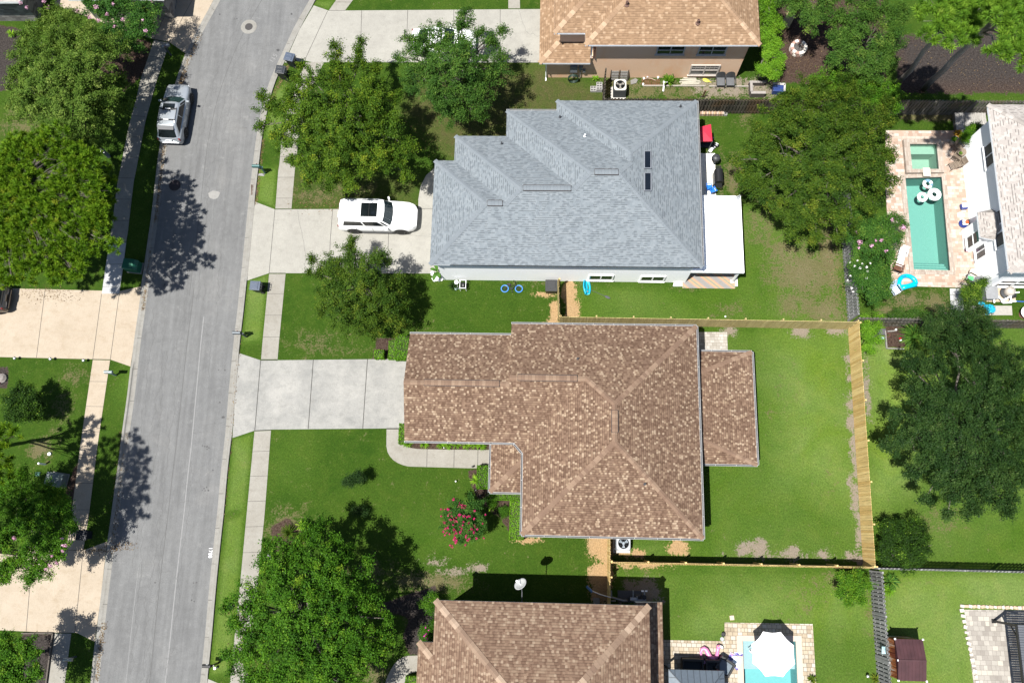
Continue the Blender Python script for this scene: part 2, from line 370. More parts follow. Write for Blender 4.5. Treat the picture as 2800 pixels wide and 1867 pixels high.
za = t.add('ShaderNodeVertexColor'); za.layer_name = 'zoneA'; zb = t.add('ShaderNodeVertexColor'); zb.layer_name = 'zoneB'
sa = t.add('ShaderNodeSeparateColor'); t.link(za.outputs['Color'], sa.inputs[0]); sb = t.add('ShaderNodeSeparateColor'); t.link(zb.outputs['Color'], sb.inputs[0])
n1 = t.noise(o, .22, 5, .6, .5); n2 = t.noise(o, 1.7, 6, .7, .6); n3 = t.noise(o, 9, 5, .75); n4 = t.noise(o, 34, 3, .7)
ed = t.ramp(t.math('ADD', t.math('MULTIPLY', n2, .5), t.math('MULTIPLY', n3, .5)), [(.36, 0.0), (.64, 1.0)])       # breaks up every zone edge
def brk(m, k=1.0, sh=.18):
    x = t.math('SUBTRACT', t.math('ADD', m, t.math('MULTIPLY', ed, k)), .5*k + .5)
    return t.ramp(t.math('ADD', x, .5), [(.5-sh/2, 0.0), (.5+sh/2, 1.0)])
g = t.mix(t.ramp(n1, [(.35, 0.0), (.65, 1.0)]), (.034, .086, .006), (.054, .112, .010))
g = t.mix(t.ramp(n2, [(.42, 0.0), (.68, .65)]), g, (.066, .124, .012))
lm = t.mix(t.ramp(n1, [(.35, 0.0), (.65, 1.0)]), (.062, .134, .010), (.086, .158, .021))
lh = t.mix(t.ramp(n1, [(.35, 0.0), (.65, 1.0)]), (.150, .245, .028), (.195, .285, .072))
g = t.mix(t.ramp(sb.outputs[0], [(0, 0.0), (.55, 1.0)]), g, lm); g = t.mix(t.ramp(sb.outputs[0], [(.5, 0.0), (1, 1.0)]), g, lh)
n7 = t.noise(o, .7, 5, .7, .8); g = t.mix(t.ramp(n7, [(.48, 0.0), (.66, .5)]), g, t.mix(1.0, g, (1.35, 1.12, 1.3), 'MULTIPLY')); g = t.mix(t.ramp(n7, [(.32, .5), (.46, 0.0)]), g, t.mix(1.0, g, (.7, .82, .7), 'MULTIPLY'))
g = t.mix(t.math('MULTIPLY', sb.outputs[2], t.ramp(n2, [(.35, .4), (.6, 1.0)])), g, (.105, .098, .038))
g = t.mix(1.0, g, t.ramp(n3, [(.28, .62), (.72, 1.28)]), 'MULTIPLY')
g = t.mix(1.0, g, t.ramp(n4, [(.3, .66), (.7, 1.32)]), 'MULTIPLY')
fl = t.math('MULTIPLY', t.ramp(n3, [(.58, 0.0), (.75, .16)]), 1.0); g = t.mix(fl, g, (.18, .165, .075))
tex = t.ramp(n4, [(.3, .7), (.7, 1.2)])
dry = t.mix(1.0, t.mix(t.ramp(n2, [(.4, 0.0), (.6, 1.0)]), (.235, .185, .115), (.17, .15, .07)), tex, 'MULTIPLY')
g = t.mix(t.math('MULTIPLY', brk(sa.outputs[0], 1.25, .3), .82), g, dry)
bare = t.mix(1.0, t.mix(n2, (.33, .26, .18), (.28, .25, .215)), tex, 'MULTIPLY'); g = t.mix(brk(za.outputs['Alpha'], .95, .2), g, bare)
sand = t.mix(1.0, t.mix(n2, (.50, .31, .15), (.44, .32, .18)), t.ramp(n3, [(.3, .8), (.7, 1.15)]), 'MULTIPLY'); g = t.mix(brk(sa.outputs[1], .75, .12), g, sand)
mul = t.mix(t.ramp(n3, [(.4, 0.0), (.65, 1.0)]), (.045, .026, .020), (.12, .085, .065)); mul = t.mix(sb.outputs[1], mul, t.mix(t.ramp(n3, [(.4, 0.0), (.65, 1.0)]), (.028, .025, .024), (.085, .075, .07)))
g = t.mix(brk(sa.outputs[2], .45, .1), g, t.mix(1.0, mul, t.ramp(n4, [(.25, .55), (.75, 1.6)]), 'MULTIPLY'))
n6 = t.noise(t.mapping(o, (1, .6, 1), (0, 0, .5)), 15, 3, .8); g = t.mix(1.0, g, t.ramp(n6, [(.3, .68), (.52, .93), (.72, 1.22)]), 'MULTIPLY')
t.bump(t.math('ADD', t.math('MULTIPLY', n4, .6), n3), .75, .07)
me.materials.append(t.done(g, .95, 0, .1))
ground = bpy.data.objects.new("ground", me); C.objects.link(ground); tag(ground, kind='structure')

# ================================================================== ROAD
LO = [(700, -230), (655, -140), (620, -70), (583, 5), (536, 88), (508, 148), (488, 205), (466, 280), (450, 345), (438, 396), (429, 467), (417, 580), (404, 670), (390, 765), (378, 857), (366, 934), (359, 1002), (348.5, 1092), (335, 1184), (325, 1271), (316, 1330), (307, 1401), (293, 1498), (286, 1549), (274, 1647), (262, 1748), (252, 1847), (230, 2040), (205, 2250)]
RO = [(1030, -250), (965, -150), (910, -70), (862, 4), (819, 80), (777, 173), (757, 215), (740, 265), (718, 372), (710, 441), (703, 497), (697, 551), (688, 646), (676, 765), (667, 854), (657, 934), (654, 967), (643, 1083), (634.5, 1196), (622.6, 1291), (614, 1401), (609, 1440), (596, 1564), (588, 1650), (581, 1737), (569, 1853), (548, 2040), (522, 2250)]
def resample(P, n):
    P = np.array([G(p[0], p[1])[:2] for p in P]); d = np.r_[0, np.cumsum(np.hypot(*np.diff(P, axis=0).T))]
    s = np.linspace(0, d[-1], n); return np.stack([np.interp(s, d, P[:, 0]), np.interp(s, d, P[:, 1])], 1)
def smoothl(P, k=3):
    for _ in range(k): P[1:-1] = P[1:-1]*.5 + (P[:-2] + P[2:])*.25
    return P
NR = 120
Lw = smoothl(resample(LO, NR)); Rw = smoothl(resample(RO, NR))
def normal(P):
    T = np.gradient(P, axis=0); T /= np.hypot(T[:, 0], T[:, 1])[:, None]; return np.stack([-T[:, 1], T[:, 0]], 1)
Ln = normal(Lw); Rn = -normal(Rw)                                       # both point into the road
if np.dot(Ln[60], Rw[60]-Lw[60]) < 0: Ln = -Ln
if np.dot(Rn[60], Lw[60]-Rw[60]) < 0: Rn = -Rn
Li = Lw + Ln*.44; Ri = Rw + Rn*.42
t = NT("asphalt"); o = t.coord()
n1 = t.noise(o, .28, 6, .6, .6); n2 = t.noise(o, 2.2, 6, .7); n3 = t.noise(o, 26, 4, .8); n5 = t.noise(o, 90, 2, .8)
c = t.ramp(n1, [(.3, (.172, .174, .176)), (.55, (.190, .192, .193)), (.75, (.222, .221, .218))])
n8 = t.noise(t.mapping(o, (2.6, .16, 1), (0, 0, -.13)), 1.0, 5, .65); c = t.mix(1.0, c, t.ramp(n8, [(.32, .86), (.5, 1.0), (.68, 1.12)]), 'MULTIPLY'); n9 = t.noise(o, 1.1, 6, .75); c = t.mix(t.ramp(n9, [(.60, 0.0), (.70, .35)]), c, (.30, .298, .29))
c = t.mix(1.0, c, t.ramp(n2, [(.3, .88), (.7, 1.08)]), 'MULTIPLY'); c = t.mix(1.0, c, t.ramp(n3, [(.3, .70), (.7, 1.24)]), 'MULTIPLY'); c = t.mix(1.0, c, t.ramp(n5, [(.3, .84), (.7, 1.15)]), 'MULTIPLY')
t.bump(n3, .3, .008); ASPH = t.done(c, .9, 0, .2)
CRK = plain("crack_filler", (.11, .11, .108), .9); SEAM = plain("asphalt_seam", (.26, .26, .26), .9); OIL = plain("oil_stain", (.06, .06, .062), .7); PALE = plain("pale_patch", (.31, .305, .29), .9)
rb = MB()
for i in range(NR-1): 
    for k in range(4):
        a, b = k/4, (k+1)/4
        f = lambda j, s: (*(Li[j]*(1-s) + Ri[j]*s), .004)
        rb.face([f(i+1, a), f(i+1, b), f(i, b), f(i, a)], 0)
random.seed(11)
def lane(s, i): 
    j = min(int(i), NR-2); f = i - j
    P = (Li[j]*(1-s) + Ri[j]*s)*(1-f) + (Li[j+1]*(1-s) + Ri[j+1]*s)*f; return P
def crack(s0, i0, i1, wd=.014, wob=.02, z=.0075):
    pts = []; s = s0; i = i0
    while i < i1:
        pts.append(lane(min(.97, max(.03, s)), i)); s += random.gauss(0, wob*.45); s += (s0-s)*.1; i += random.uniform(.1, .35)
    rb.strip(pts, wd, z, 1)
for s0, a, b in ((.22, 60, 92), (.30, 66, 104), (.42, 50, 112), (.6, 28, 60), (.55, 22, 60), (.12, 60, 80), (.68, 80, 108), (.35, 14, 48), (.77, 40, 70), (.48, 84, 114)): crack(s0, a, b)
for k in range(46):
    i = random.uniform(22, 112); s = random.uniform(.08, .8); L = random.uniform(.05, .2); pts = []
    for q in range(9): pts.append(lane(min(.97, s + L*q/8), i + random.gauss(0, .07) + math.sin(q)*.04))
    rb.strip(pts, .011, .0085, 1)
rb.strip([lane(.64 - .02*math.sin(i/19.), i) for i in range(62, 116)], .07, .0065, 2)
rb.strip([lane(.46, i) for i in range(8, 60)], .03, .0065, 1); rb.strip([lane(.5, i) for i in range(58, 116)], .035, .0068, 1); rb.strip([lane(.27, i) for i in range(92, 116)], .03, .0068, 2)
def blob(mb, px, py, rx, ry, z, m, n=16, jag=.12):
    c = G(px, py); mb.face([(c.x + rx*math.cos(2*math.pi*k/n)*(1+random.uniform(-jag, jag)), c.y + ry*math.sin(2*math.pi*k/n)*(1+random.uniform(-jag, jag)), z) for k in range(n)], m)
blob(rb, 585, 533, .43, .3, .009, 3)
for px, py, r in ((560, 1220, .05), (566, 1221, .06), (571, 1224, .05), (554, 1218, .04), (566, 1228, .05), (558, 1335, .05), (565, 1332, .05), (570, 1340, .06), (561, 1341, .04), (554, 1340, .03), (610, 1140, .1), (601, 1100, .06), (615, 1012, .05), (582, 1285, .05), (598, 1011, .04), (524, 1640, .05), (531, 1643, .05), (537, 1592, .05), (529, 1593, .04), (527, 1625, .03), (601, 40, .06), (648, 52, .05), (642, 53, .04), (638, 55, .03), (450, 778, .07), (448, 783, .06), (518, 741, .06), (475, 552, .05), (760, 138, .12), (797, 39, .08), (424, 1592, .05), (470, 480, .12), (478, 476, .1), (485, 480, .08)):
    blob(rb, px, py, r, r, .0092, 4, 9, .3)
road = rb.build("road", [ASPH, CRK, SEAM, PALE, OIL]); tag(road, kind='structure')
rl_ = np.random.default_rng(4)
def litter(label_name, spots, n):
    mb = MB()
    for _ in range(n):
        x0, y0, x1, y1, wd = spots[rl_.integers(len(spots))]; f = rl_.uniform(); p = G(x0+(x1-x0)*f + rl_.normal(0, wd), y0+(y1-y0)*f + rl_.normal(0, wd*.6)); a = rl_.uniform(0, 6.28); s = rl_.uniform(.02, .055); z = .026 + rl_.uniform(0, .012)
        mb.face([(p.x+s*math.cos(a), p.y+s*math.sin(a), z), (p.x+s*.5*math.cos(a+1.6), p.y+s*.5*math.sin(a+1.6), z+.004), (p.x+s*math.cos(a+3.14), p.y+s*math.sin(a+3.14), z), (p.x+s*.5*math.cos(a-1.6), p.y+s*.5*math.sin(a-1.6), z+.008)])
    o = mb.build(label_name, cap_mat("dry_leaf", [(0, (.09, .055, .03)), (.6, (.2, .13, .07)), (1, (.34, .25, .12))]), uv=False); tag(o, "dry leaves and dirt scattered along the gutter and under the trees", "leaf litter", kind='stuff'); return o
litter("leaf_litter", [(545, 95, 500, 200, 5), (500, 200, 492, 235, 5), (446, 400, 436, 500, 4), (436, 500, 424, 610, 4), (410, 680, 390, 850, 3), (340, 1180, 322, 1330, 6), (322, 1330, 305, 1500, 6), (285, 1700, 262, 1860, 4), (660, 880, 610, 1430, 3), (720, 380, 700, 560, 3), (790, 175, 740, 280, 4), (800, 560, 1000, 566, 18), (1080, 300, 1180, 420, 30), (640, 1640, 690, 1840, 14), (60, 800, 200, 808, 20), (360, 1490, 230, 1510, 10), (2450, 110, 2780, 230, 40), (2130, 60, 2230, 220, 30), (2230, 560, 2300, 820, 14)], 5200)
# ---- kerb and gutter
KERB = concrete("kerb_concrete", (.36, .345, .31), (.43, .42, .39), (.2, .18, .15), sc=2)
JOINT = plain("joint_dirt", (.07, .065, .06), .95)
def kerb(O, N, drives):
    mb = MB(); pr = [(.47, .006), (.30, .010), (.20, .035), (.13, 1.0), (.02, 1.02), (0, 1.0), (0, -.02)]
    rows = []
    for i in range(NR):
        py = PX((O[i][0], O[i][1], 0))[1]; k = 1.0
        for a, b in drives:
            if a < py < b: k = min(k, max(.28, 1 - min(py-a, b-py)/14.))
        rows.append([(O[i][0] + N[i][0]*d, O[i][1] + N[i][1]*d, .11*k*h if h > .9 else h) for d, h in pr])
    for i in range(NR-1):
        for j in range(len(pr)-1): mb.face([rows[i][j], rows[i+1][j], rows[i+1][j+1], rows[i][j+1]], 0)
        if i % 4 == 0 and i:
            for j in range(2): 
                a = Vector(rows[i][j]); b = Vector(rows[i][j+1]); d = Vector((N[i][1], -N[i][0], 0))*.012; u = Vector((0, 0, .004))
                mb.face([a-d+u, b-d+u, b+d+u, a+d+u], 1)
    return mb
for O, N, D in ((Lw, Ln, ((-60, 150), (783, 1003), (1480, 1755))), (Rw, Rn, ((10, 185), (548, 770), (966, 1198), (1853, 2100)))):
    tag(kerb(O, N, D).build("kerb", [KERB, JOINT]), kind='structure')
# ================================================================== PAVED SURFACES
CW = concrete("drive_concrete", (.46, .445, .40), (.55, .535, .48), (.34, .325, .29))
CWS = concrete("stained_concrete", (.36, .36, .345), (.54, .53, .495), (.24, .24, .225), sc=1.1)
CC = concrete("cream_concrete", (.57, .475, .36), (.66, .56, .44), (.44, .33, .21))
CS = concrete("walk_concrete", (.40, .375, .325), (.48, .46, .41), (.27, .24, .19), sc=1.5)
CN = concrete("new_concrete", (.68, .69, .70), (.74, .75, .75), (.58, .58, .58))
def sheet(name, polys, z, mat, joints=(), jw=.03, extra=(), h=None):
    mb = MB()
    for p in polys:
        P = [G(a, b)[:2] for a, b in p]
        A = sum(P[i][0]*P[(i+1) % len(P)][1] - P[(i+1) % len(P)][0]*P[i][1] for i in range(len(P)))
        if A < 0: P = P[::-1]
        mb.face([(a, b, z) for a, b in P], 0)
        for i in range(len(P)):
            a, b = P[i], P[(i+1) % len(P)]; mb.face([(a[0], a[1], -.02), (b[0], b[1], -.02), (b[0], b[1], z), (a[0], a[1], z)], 0)
    for j in joints: mb.strip([G(a, b)[:2] for a, b in j], jw, z+.004, 1)
    for j, wd in extra: mb.strip([G(a, b)[:2] for a, b in j], wd, z+.0045, 2)
    return tag(mb.build(name, [mat, JOINT, CRK]), kind='structure')
def wob(a, b, n=7, k=3):
    return [(a[0]+(b[0]-a[0])*i/n + random.uniform(-k, k), a[1]+(b[1]-a[1])*i/n + random.uniform(-k, k)) for i in range(n+1)]
sheet("driveway", [[(858, 16), (898, 30), (944, 30), (1475, 26), (1640, 26), (1640, 172), (855, 171), (840, 168), (779, 172), (819, 82)]], .02, CW, [((896, 31), (835, 162)), ((989, 30), (985, 171)), ((1115, 29), (1110, 171)), ((1241, 28), (1240, 171)), ((1368, 27), (1366, 171)), ((944, 30), (898, 30))], extra=[(wob((1420, 28), (1440, 90)), .012), (wob((1440, 90), (1475, 100)), .012)])
sheet("driveway", [[(697, 552), (752, 573), (1144, 571), (1144, 545), (1150, 510), (1165, 480), (1190, 458), (1230, 458), (1230, 748), (736, 747), (674, 768), (688, 646)]], .02, CW, [((752, 573), (736, 747)), ((910, 572), (903, 660), (900, 747)), ((1064, 571), (1060, 747)), ((752, 573), (797, 573)), ((736, 747), (781, 747)), ((1144, 571), (1190, 571))], extra=[(wob((814, 575), (836, 690), 8), .014), (wob((836, 690), (833, 747), 5, 2), .012), (wob((940, 630), (1190, 648), 14, 2), .01)])
sheet("driveway", [[(655, 966), (713, 985), (741, 985), (1120, 981), (1120, 1171), (1057, 1171), (741, 1174), (696, 1177), (636, 1197), (643, 1083)]], .02, CWS, [((713, 985), (697, 1176)), ((857, 983), (843, 1172)), ((1005, 982), (992, 1171)), ((696, 1177), (741, 1175)), ((1057, 1171), (1095, 1171)), ((713, 985), (759, 985))], jw=.045)
sheet("driveway", [[(-160, 788), (0, 788), (280, 795), (328, 796), (388, 783), (375, 880), (357, 1002), (302, 983), (254, 982), (0, 976), (-160, 972)]], .02, CC, [((278, 804), (254, 982)), ((326, 804), (302, 983)), ((124, 790), (100, 978)), ((253, 982), (302, 983))])
sheet("driveway", [[(-160, 1500), (205, 1504), (228, 1504), (293, 1480), (274, 1647), (259, 1753), (210, 1729), (149, 1729), (0, 1722), (-160, 1722)]], .02, CC, [((228, 1504), (205, 1729)), ((90, 1504), (72, 1725)), ((203, 1504), (228, 1504)), ((149, 1729), (197, 1729))])
sheet("driveway", [[(580, 8), (620, -66), (660, -140), (300, -140), (150, -60), (150, 14), (330, 80), (421, 108), (463, 116), (512, 150), (538, 88)]], .02, CC, [((421, 108), (500, -60)), ((463, 116), (560, -60)), ((421, 108), (463, 116))])
sheet("driveway", [[(569, 1855), (628, 1880), (900, 1880), (900, 2060), (548, 2040)]], .02, CW)
def walk(Lp, Rp, mat, name="sidewalk", step=1.5, z=.014):
    A = smoothl(resample(Lp, 60), 1); B = smoothl(resample(Rp, 60), 1); mb = MB(); d = 0
    for i in range(59):
        mb.face([(*A[i], z), (*A[i+1], z), (*B[i+1], z), (*B[i], z)], 0)
        d += np.hypot(*(A[i+1]-A[i]))
        if d > step: d = 0; mb.strip([A[i], B[i]], .022, z+.004, 1)
    for P in (A, B):
        for i in range(59): mb.face([(*P[i], -.02), (*P[i+1], -.02), (*P[i+1], z), (*P[i], z)], 0)
    return tag(mb.build(name, [mat, JOINT]), kind='structure')
walk([(985, -130), (920, 0), (899, 30)], [(1035, -130), (966, 0), (943, 30)], CS)
walk([(836, 171), (805, 238), (785, 310), (771, 372), (764, 450), (761, 467), (753, 571)], [(886, 171), (852, 240), (832, 310), (818, 372), (808, 450), (806, 467), (797, 571)], CS)
walk([(736, 749), (718, 934), (714, 982)], [(781, 749), (763, 934), (759, 982)], CS)
walk([(696, 1179), (675, 1400), (655, 1614), (631, 1841), (628, 1878)], [(741, 1177), (724, 1401), (704, 1600), (678, 1841), (674, 1878)], CS)
walk([(421, 110), (402, 167), (383, 222), (374, 268), (356, 328), (328, 467), (322, 494), (303, 640), (299, 664)], [(463, 118), (444, 176), (426, 229), (413, 277), (398, 331), (372, 467), (366, 494), (349, 640), (345, 662)], CS)
walk([(299, 666), (289, 730), (279, 803)], [(345, 664), (337, 730), (326, 803)], CN, step=1.6, z=.03)
walk([(254, 984), (220, 1215), (196, 1399), (182, 1503)], [(301, 985), (267, 1215), (244, 1401), (228, 1503)], CC)
walk([(149, 1731), (131, 1867), (115, 1990)], [(195, 1731), (177, 1867), (160, 1990)], CS)
sheet("garden_path", [[(1057, 1173), (1056.6, 1220), (1060, 1236), (1066, 1247), (1075, 1257), (1087, 1265), (1101, 1271), (1117, 1275), (1278, 1279.5), (1400, 1281), (1400, 1231), (1340, 1230), (1230, 1229), (1141, 1227), (1122, 1224), (1108, 1219), (1097, 1212), (1090, 1203), (1090, 1173)]], .016, CS, [((1168, 1228), (1167, 1276)), ((1242, 1229), (1241, 1278)), ((1307, 1229), (1306, 1279)), ((1090, 1173), (1057, 1173))])
sheet("garden_path", [[(1040, 1900), (1053, 1867), (1060, 1846), (1069, 1829), (1079, 1813), (1090, 1802), (1101, 1796), (1114, 1792), (1141, 1791), (1200, 1791), (1200, 1835), (1141, 1835), (1128, 1838), (1117, 1844), (1105, 1867), (1095, 1900)]], .016, CS, [((1094, 1800), (1120, 1842))])
sheet("garden_path", [[(1390, 24), (1422, 24), (1420, -60), (1390, -60)]], .016, CS)
sheet("garden_path", [[(2597, 789), (2629, 790), (2640, 880), (2601, 880)]], .016, CN, [((2598, 806), (2630, 806)), ((2599, 822), (2632, 822)), ((2600, 842), (2636, 842))])
PVP = pavers("pink_pavers", [(0, (.60, .42, .32)), (.35, (.68, .50, .39)), (.7, (.74, .60, .50)), (1, (.82, .74, .66))], .32, .21, .008, (.55, .42, .34))
PVC = pavers("cream_pavers", [(0, (.52, .42, .30)), (.4, (.66, .55, .40)), (.75, (.72, .64, .52)), (1, (.78, .72, .62))], .30, .24, .014, (.25, .2, .14))
PVG = pavers("grey_pavers", [(0, (.42, .38, .34)), (.4, (.52, .48, .43)), (.8, (.62, .58, .52)), (1, (.76, .70, .60))], .34, .28, .01, (.34, .31, .27))
sheet("pool_deck", [[(2422, 357), (2626, 358), (2631, 388), (2568, 388), (2470, 388), (2421, 388)], [(2631, 388), (2700, 388), (2720, 750), (2607, 750), (2568, 388)], [(2421, 388), (2470, 388), (2490, 748), (2436, 748), (2420, 500)], [(2436, 748), (2490, 748), (2607, 750), (2720, 750), (2722, 790), (2437, 781)]], .02, PVP)
sheet("pool_deck", [[(1790, 1748), (1981, 1752), (1981, 1737), (2015, 1737), (2018, 1990), (1790, 1990)], [(1981, 1701), (2222, 1705), (2224, 1738), (2190, 1738), (2015, 1737), (1981, 1737)], [(2190, 1738), (2224, 1738), (2238, 1990), (2197, 1990)]], .02, PVC)
sheet("patio", [[(2636, 1666), (2960, 1668), (2960, 2050), (2690, 2050), (2662, 1867)]], .02, PVG)
sheet("patio", [[(1905, 908), (1988, 908), (1990, 966), (1905, 968)]], .02, pavers("pale_pavers", [(0, (.5, .46, .4)), (.5, (.62, .58, .52)), (1, (.72, .69, .63))], .3, .2, .01))
sheet("patio", [[(1840, 783), (2017, 783), (2013, 700), (1990, 560), (1958, 560), (1955, 420), (1900, 420), (1900, 740), (1850, 745)]], .03, plain("slab_white", (.66, .64, .6), .8))
# ================================================================== HOUSES
class Roof:
    """union of hipped / gabled blocks; also finds which hips and ridges really show"""
    def __init__(s): s.b = []
    def hip(s, x0, x1, y0, y1, z, p, gw=False, ge=False, gn=False, gs=False):
        x0, x1 = min(x0, x1), max(x0, x1); y0, y1 = min(y0, y1), max(y0, y1)
        s.b.append(dict(x0=x0, x1=x1, y0=y0, y1=y1, z=z - .0012*len(s.b), p=p, gw=gw, ge=ge, gn=gn, gs=gs))
    def hgt(s, b, x, y):
        if not (b['x0']-.01 <= x <= b['x1']+.01 and b['y0']-.01 <= y <= b['y1']+.01): return -9
        d = [1e9 if b['gw'] else x-b['x0'], 1e9 if b['ge'] else b['x1']-x, 1e9 if b['gs'] else y-b['y0'], 1e9 if b['gn'] else b['y1']-y]
        return b['z'] + b['p']*min(d)
    def ridge(s, b):
        wx, wy = b['x1']-b['x0'], b['y1']-b['y0']
        if (wx >= wy or b['gw'] or b['ge']) and not (b['gn'] or b['gs']):
            h = wy/2; ym = (b['y0']+b['y1'])/2
            return Vector((b['x0'] + (0 if b['gw'] else h), ym, b['z']+b['p']*h)), Vector((b['x1'] - (0 if b['ge'] else h), ym, b['z']+b['p']*h)), True
        h = wx/2; xm = (b['x0']+b['x1'])/2
        return Vector((xm, b['y0'] + (0 if b['gs'] else h), b['z']+b['p']*h)), Vector((xm, b['y1'] - (0 if b['gn'] else h), b['z']+b['p']*h)), False
    def mesh(s, fascia=.16):
        mb = MB()
        for b in s.b:
            x0, x1, y0, y1, z = b['x0'], b['x1'], b['y0'], b['y1'], b['z']; r0, r1, ew = s.ridge(b)
            A, B, Cc, D = Vector((x0, y0, z)), Vector((x1, y0, z)), Vector((x1, y1, z)), Vector((x0, y1, z))
            if ew:
                mb.face([A, B, r1, r0]); mb.face([Cc, D, r0, r1])
                mb.face([D, A, r0], 1 if b['gw'] else 0); mb.face([B, Cc, r1], 1 if b['ge'] else 0)
            else:
                mb.face([B, Cc, r1, r0]); mb.face([D, A, r0, r1])
                mb.face([A, B, r0], 1 if b['gs'] else 0); mb.face([Cc, D, r1], 1 if b['gn'] else 0)
            dn = Vector((0, 0, -fascia))
            for p, q in ((A, B), (B, Cc), (Cc, D), (D, A)): mb.face([p+dn, q+dn, q, p], 1)
            mb.face([D+dn, Cc+dn, B+dn, A+dn], 1)
        return mb
    def caps(s, extra=(), wd=.30, seg=.20, skip=()):
        out = []; lines = list(extra)
        for b in s.b:
            r0, r1, ew = s.ridge(b); x0, x1, y0, y1, z = b['x0'], b['x1'], b['y0'], b['y1'], b['z']
            if (r1-r0).length > .1: lines.append((r0, r1, b))
            L = [((x0, y0), r0, not (b['gw'] if ew else b['gs'])), ((x0, y1), r0 if ew else r1, not (b['gw'] if ew else b['gn'])), ((x1, y0), r1 if ew else r0, not (b['ge'] if ew else b['gs'])), ((x1, y1), r1, not (b['ge'] if ew else b['gn']))]
            for c, r, ok in L:
                if ok: lines.append((Vector((c[0], c[1], z)), r, b))
        for a, c, b in lines:
            mb = MB(); out.append(mb); d = c - a; n = max(2, int(d.length/seg)); u = Vector((-d.y, d.x, 0)).normalized(); slope = b['p'] if b else .4
            hd = Vector((d.x, d.y, 0)).normalized(); hip = abs(d.z) > .05
            for i in range(n):
                p = a + d*(i/n); q = a + d*((i+1.12)/n); m = (p+q)/2
                if b:
                    H = lambda v: max(s.hgt(o, v.x, v.y) for o in s.b)
                    if H(m) > m.z + .02 or (len(s.b) > 1 and i < n-1 and min(H(m) - H(m+u*.25), H(m) - H(m-u*.25)) < .03): continue
                dz = slope*wd/2*(.71 if hip else 1.0); up = Vector((0, 0, .035)); lo = Vector((0, 0, .015))
                l0, r0_ = p - u*wd/2 - Vector((0, 0, dz)), p + u*wd/2 - Vector((0, 0, dz)); l1, r1_ = q - u*wd/2 - Vector((0, 0, dz)), q + u*wd/2 - Vector((0, 0, dz))
                vs = [l0+up, p+up, r0_+up, l1+lo, q+lo, r1_+lo, l0-up, r0_-up]
                mb.mesh(vs, [(0, 1, 4, 3), (1, 2, 5, 4), (6, 1, 0), (7, 2, 1)])
        return [m for m in out if m.f]
def build_caps(L, mat, parent):
    for m in L: m.build("ridge_caps", mat, parent, world=True)
def inset(poly, d):
    n = len(poly); out = []
    A = sum(poly[i][0]*poly[(i+1) % n][1] - poly[(i+1) % n][0]*poly[i][1] for i in range(n)); sg = 1 if A > 0 else -1
    for i in range(n):
        p, q, r = Vector(poly[i-1]).to_2d(), Vector(poly[i]).to_2d(), Vector(poly[(i+1) % n]).to_2d()
        a = (q-p).normalized(); b = (r-q).normalized()
        out.append((q.x + d*sg*(-a.y - b.y), q.y + d*sg*(a.x + b.x)))
    return out
def gutter(parent, pts, z, mat, name="gutter", w_=.10):
    """open trough along eave points (world xy)"""
    mb = MB()
    for a, b in zip(pts[:-1], pts[1:]):
        a = Vector((a[0], a[1], z)); b = Vector((b[0], b[1], z)); d = (b-a).normalized(); u = Vector((d.y, -d.x, 0))
        mb.beam(a+u*w_-d*.0, b+u*w_, .022, .12); mb.beam(a+u*.01, b+u*.01, .022, .13); mb.beam(a+u*w_/2+Vector((0, 0, -.055)), b+u*w_/2+Vector((0, 0, -.055)), w_, .015, 1)
        n = max(1, int((b-a).length/1.2))
        for i in range(n+1): 
            p = a + (b-a)*(i/n); mb.box((p.x+u.x*w_/2, p.y+u.y*w_/2, z+.045), (.03 if abs(d.x) > .5 else w_, w_ if abs(d.x) > .5 else .03, .012))
    return mb.build(name, [plain("gutter_paint", (.40, .405, .41), .5), DKGREY], parent, world=True)
def vent(parent, roof, b, f0, f1, mats, wd=.34):
    r0, r1, ew = roof.ridge(b); a = r0 + (r1-r0)*f0; c = r0 + (r1-r0)*f1; d = (c-a); u = Vector((-d.y, d.x, 0)).normalized()
    mb = MB(); up = Vector((0, 0, .05)); n = max(2, int(d.length/.2))
    for i in range(n):
        p = a + d*(i/n); q = a + d*((i+.98)/n)
        mb.mesh([p-u*wd/2+up*.9, p+up*1.9, p+u*wd/2+up*.9, q-u*wd/2+up*.9, q+up*1.9, q+u*wd/2+up*.9], [(0, 1, 4, 3), (1, 2, 5, 4)], 0)
    for sgn in (-1, 1):
        e = u*sgn*(wd/2+.015); mb.beam(a+e+up*.4, c+e+up*.4, .03, .07, 1)
    for p in (a, c): mb.beam(p-u*wd/2+up*.6, p+u*wd/2+up*.6, .03, .05, 1)
    return mb.build("ridge_vent", mats, parent, world=True)
def pipe(parent, p, h=.35, r=.06, mat=None, name="vent_pipe"):
    mb = MB(); mb.lathe([(r*1.8, -.1), (r*1.8, .02), (r, .06), (r, h), (r*.6, h), (r*.6, h-.08)], p, 10)
    return mb.build(name, mat or DKGREY, parent, world=True, smooth=False)
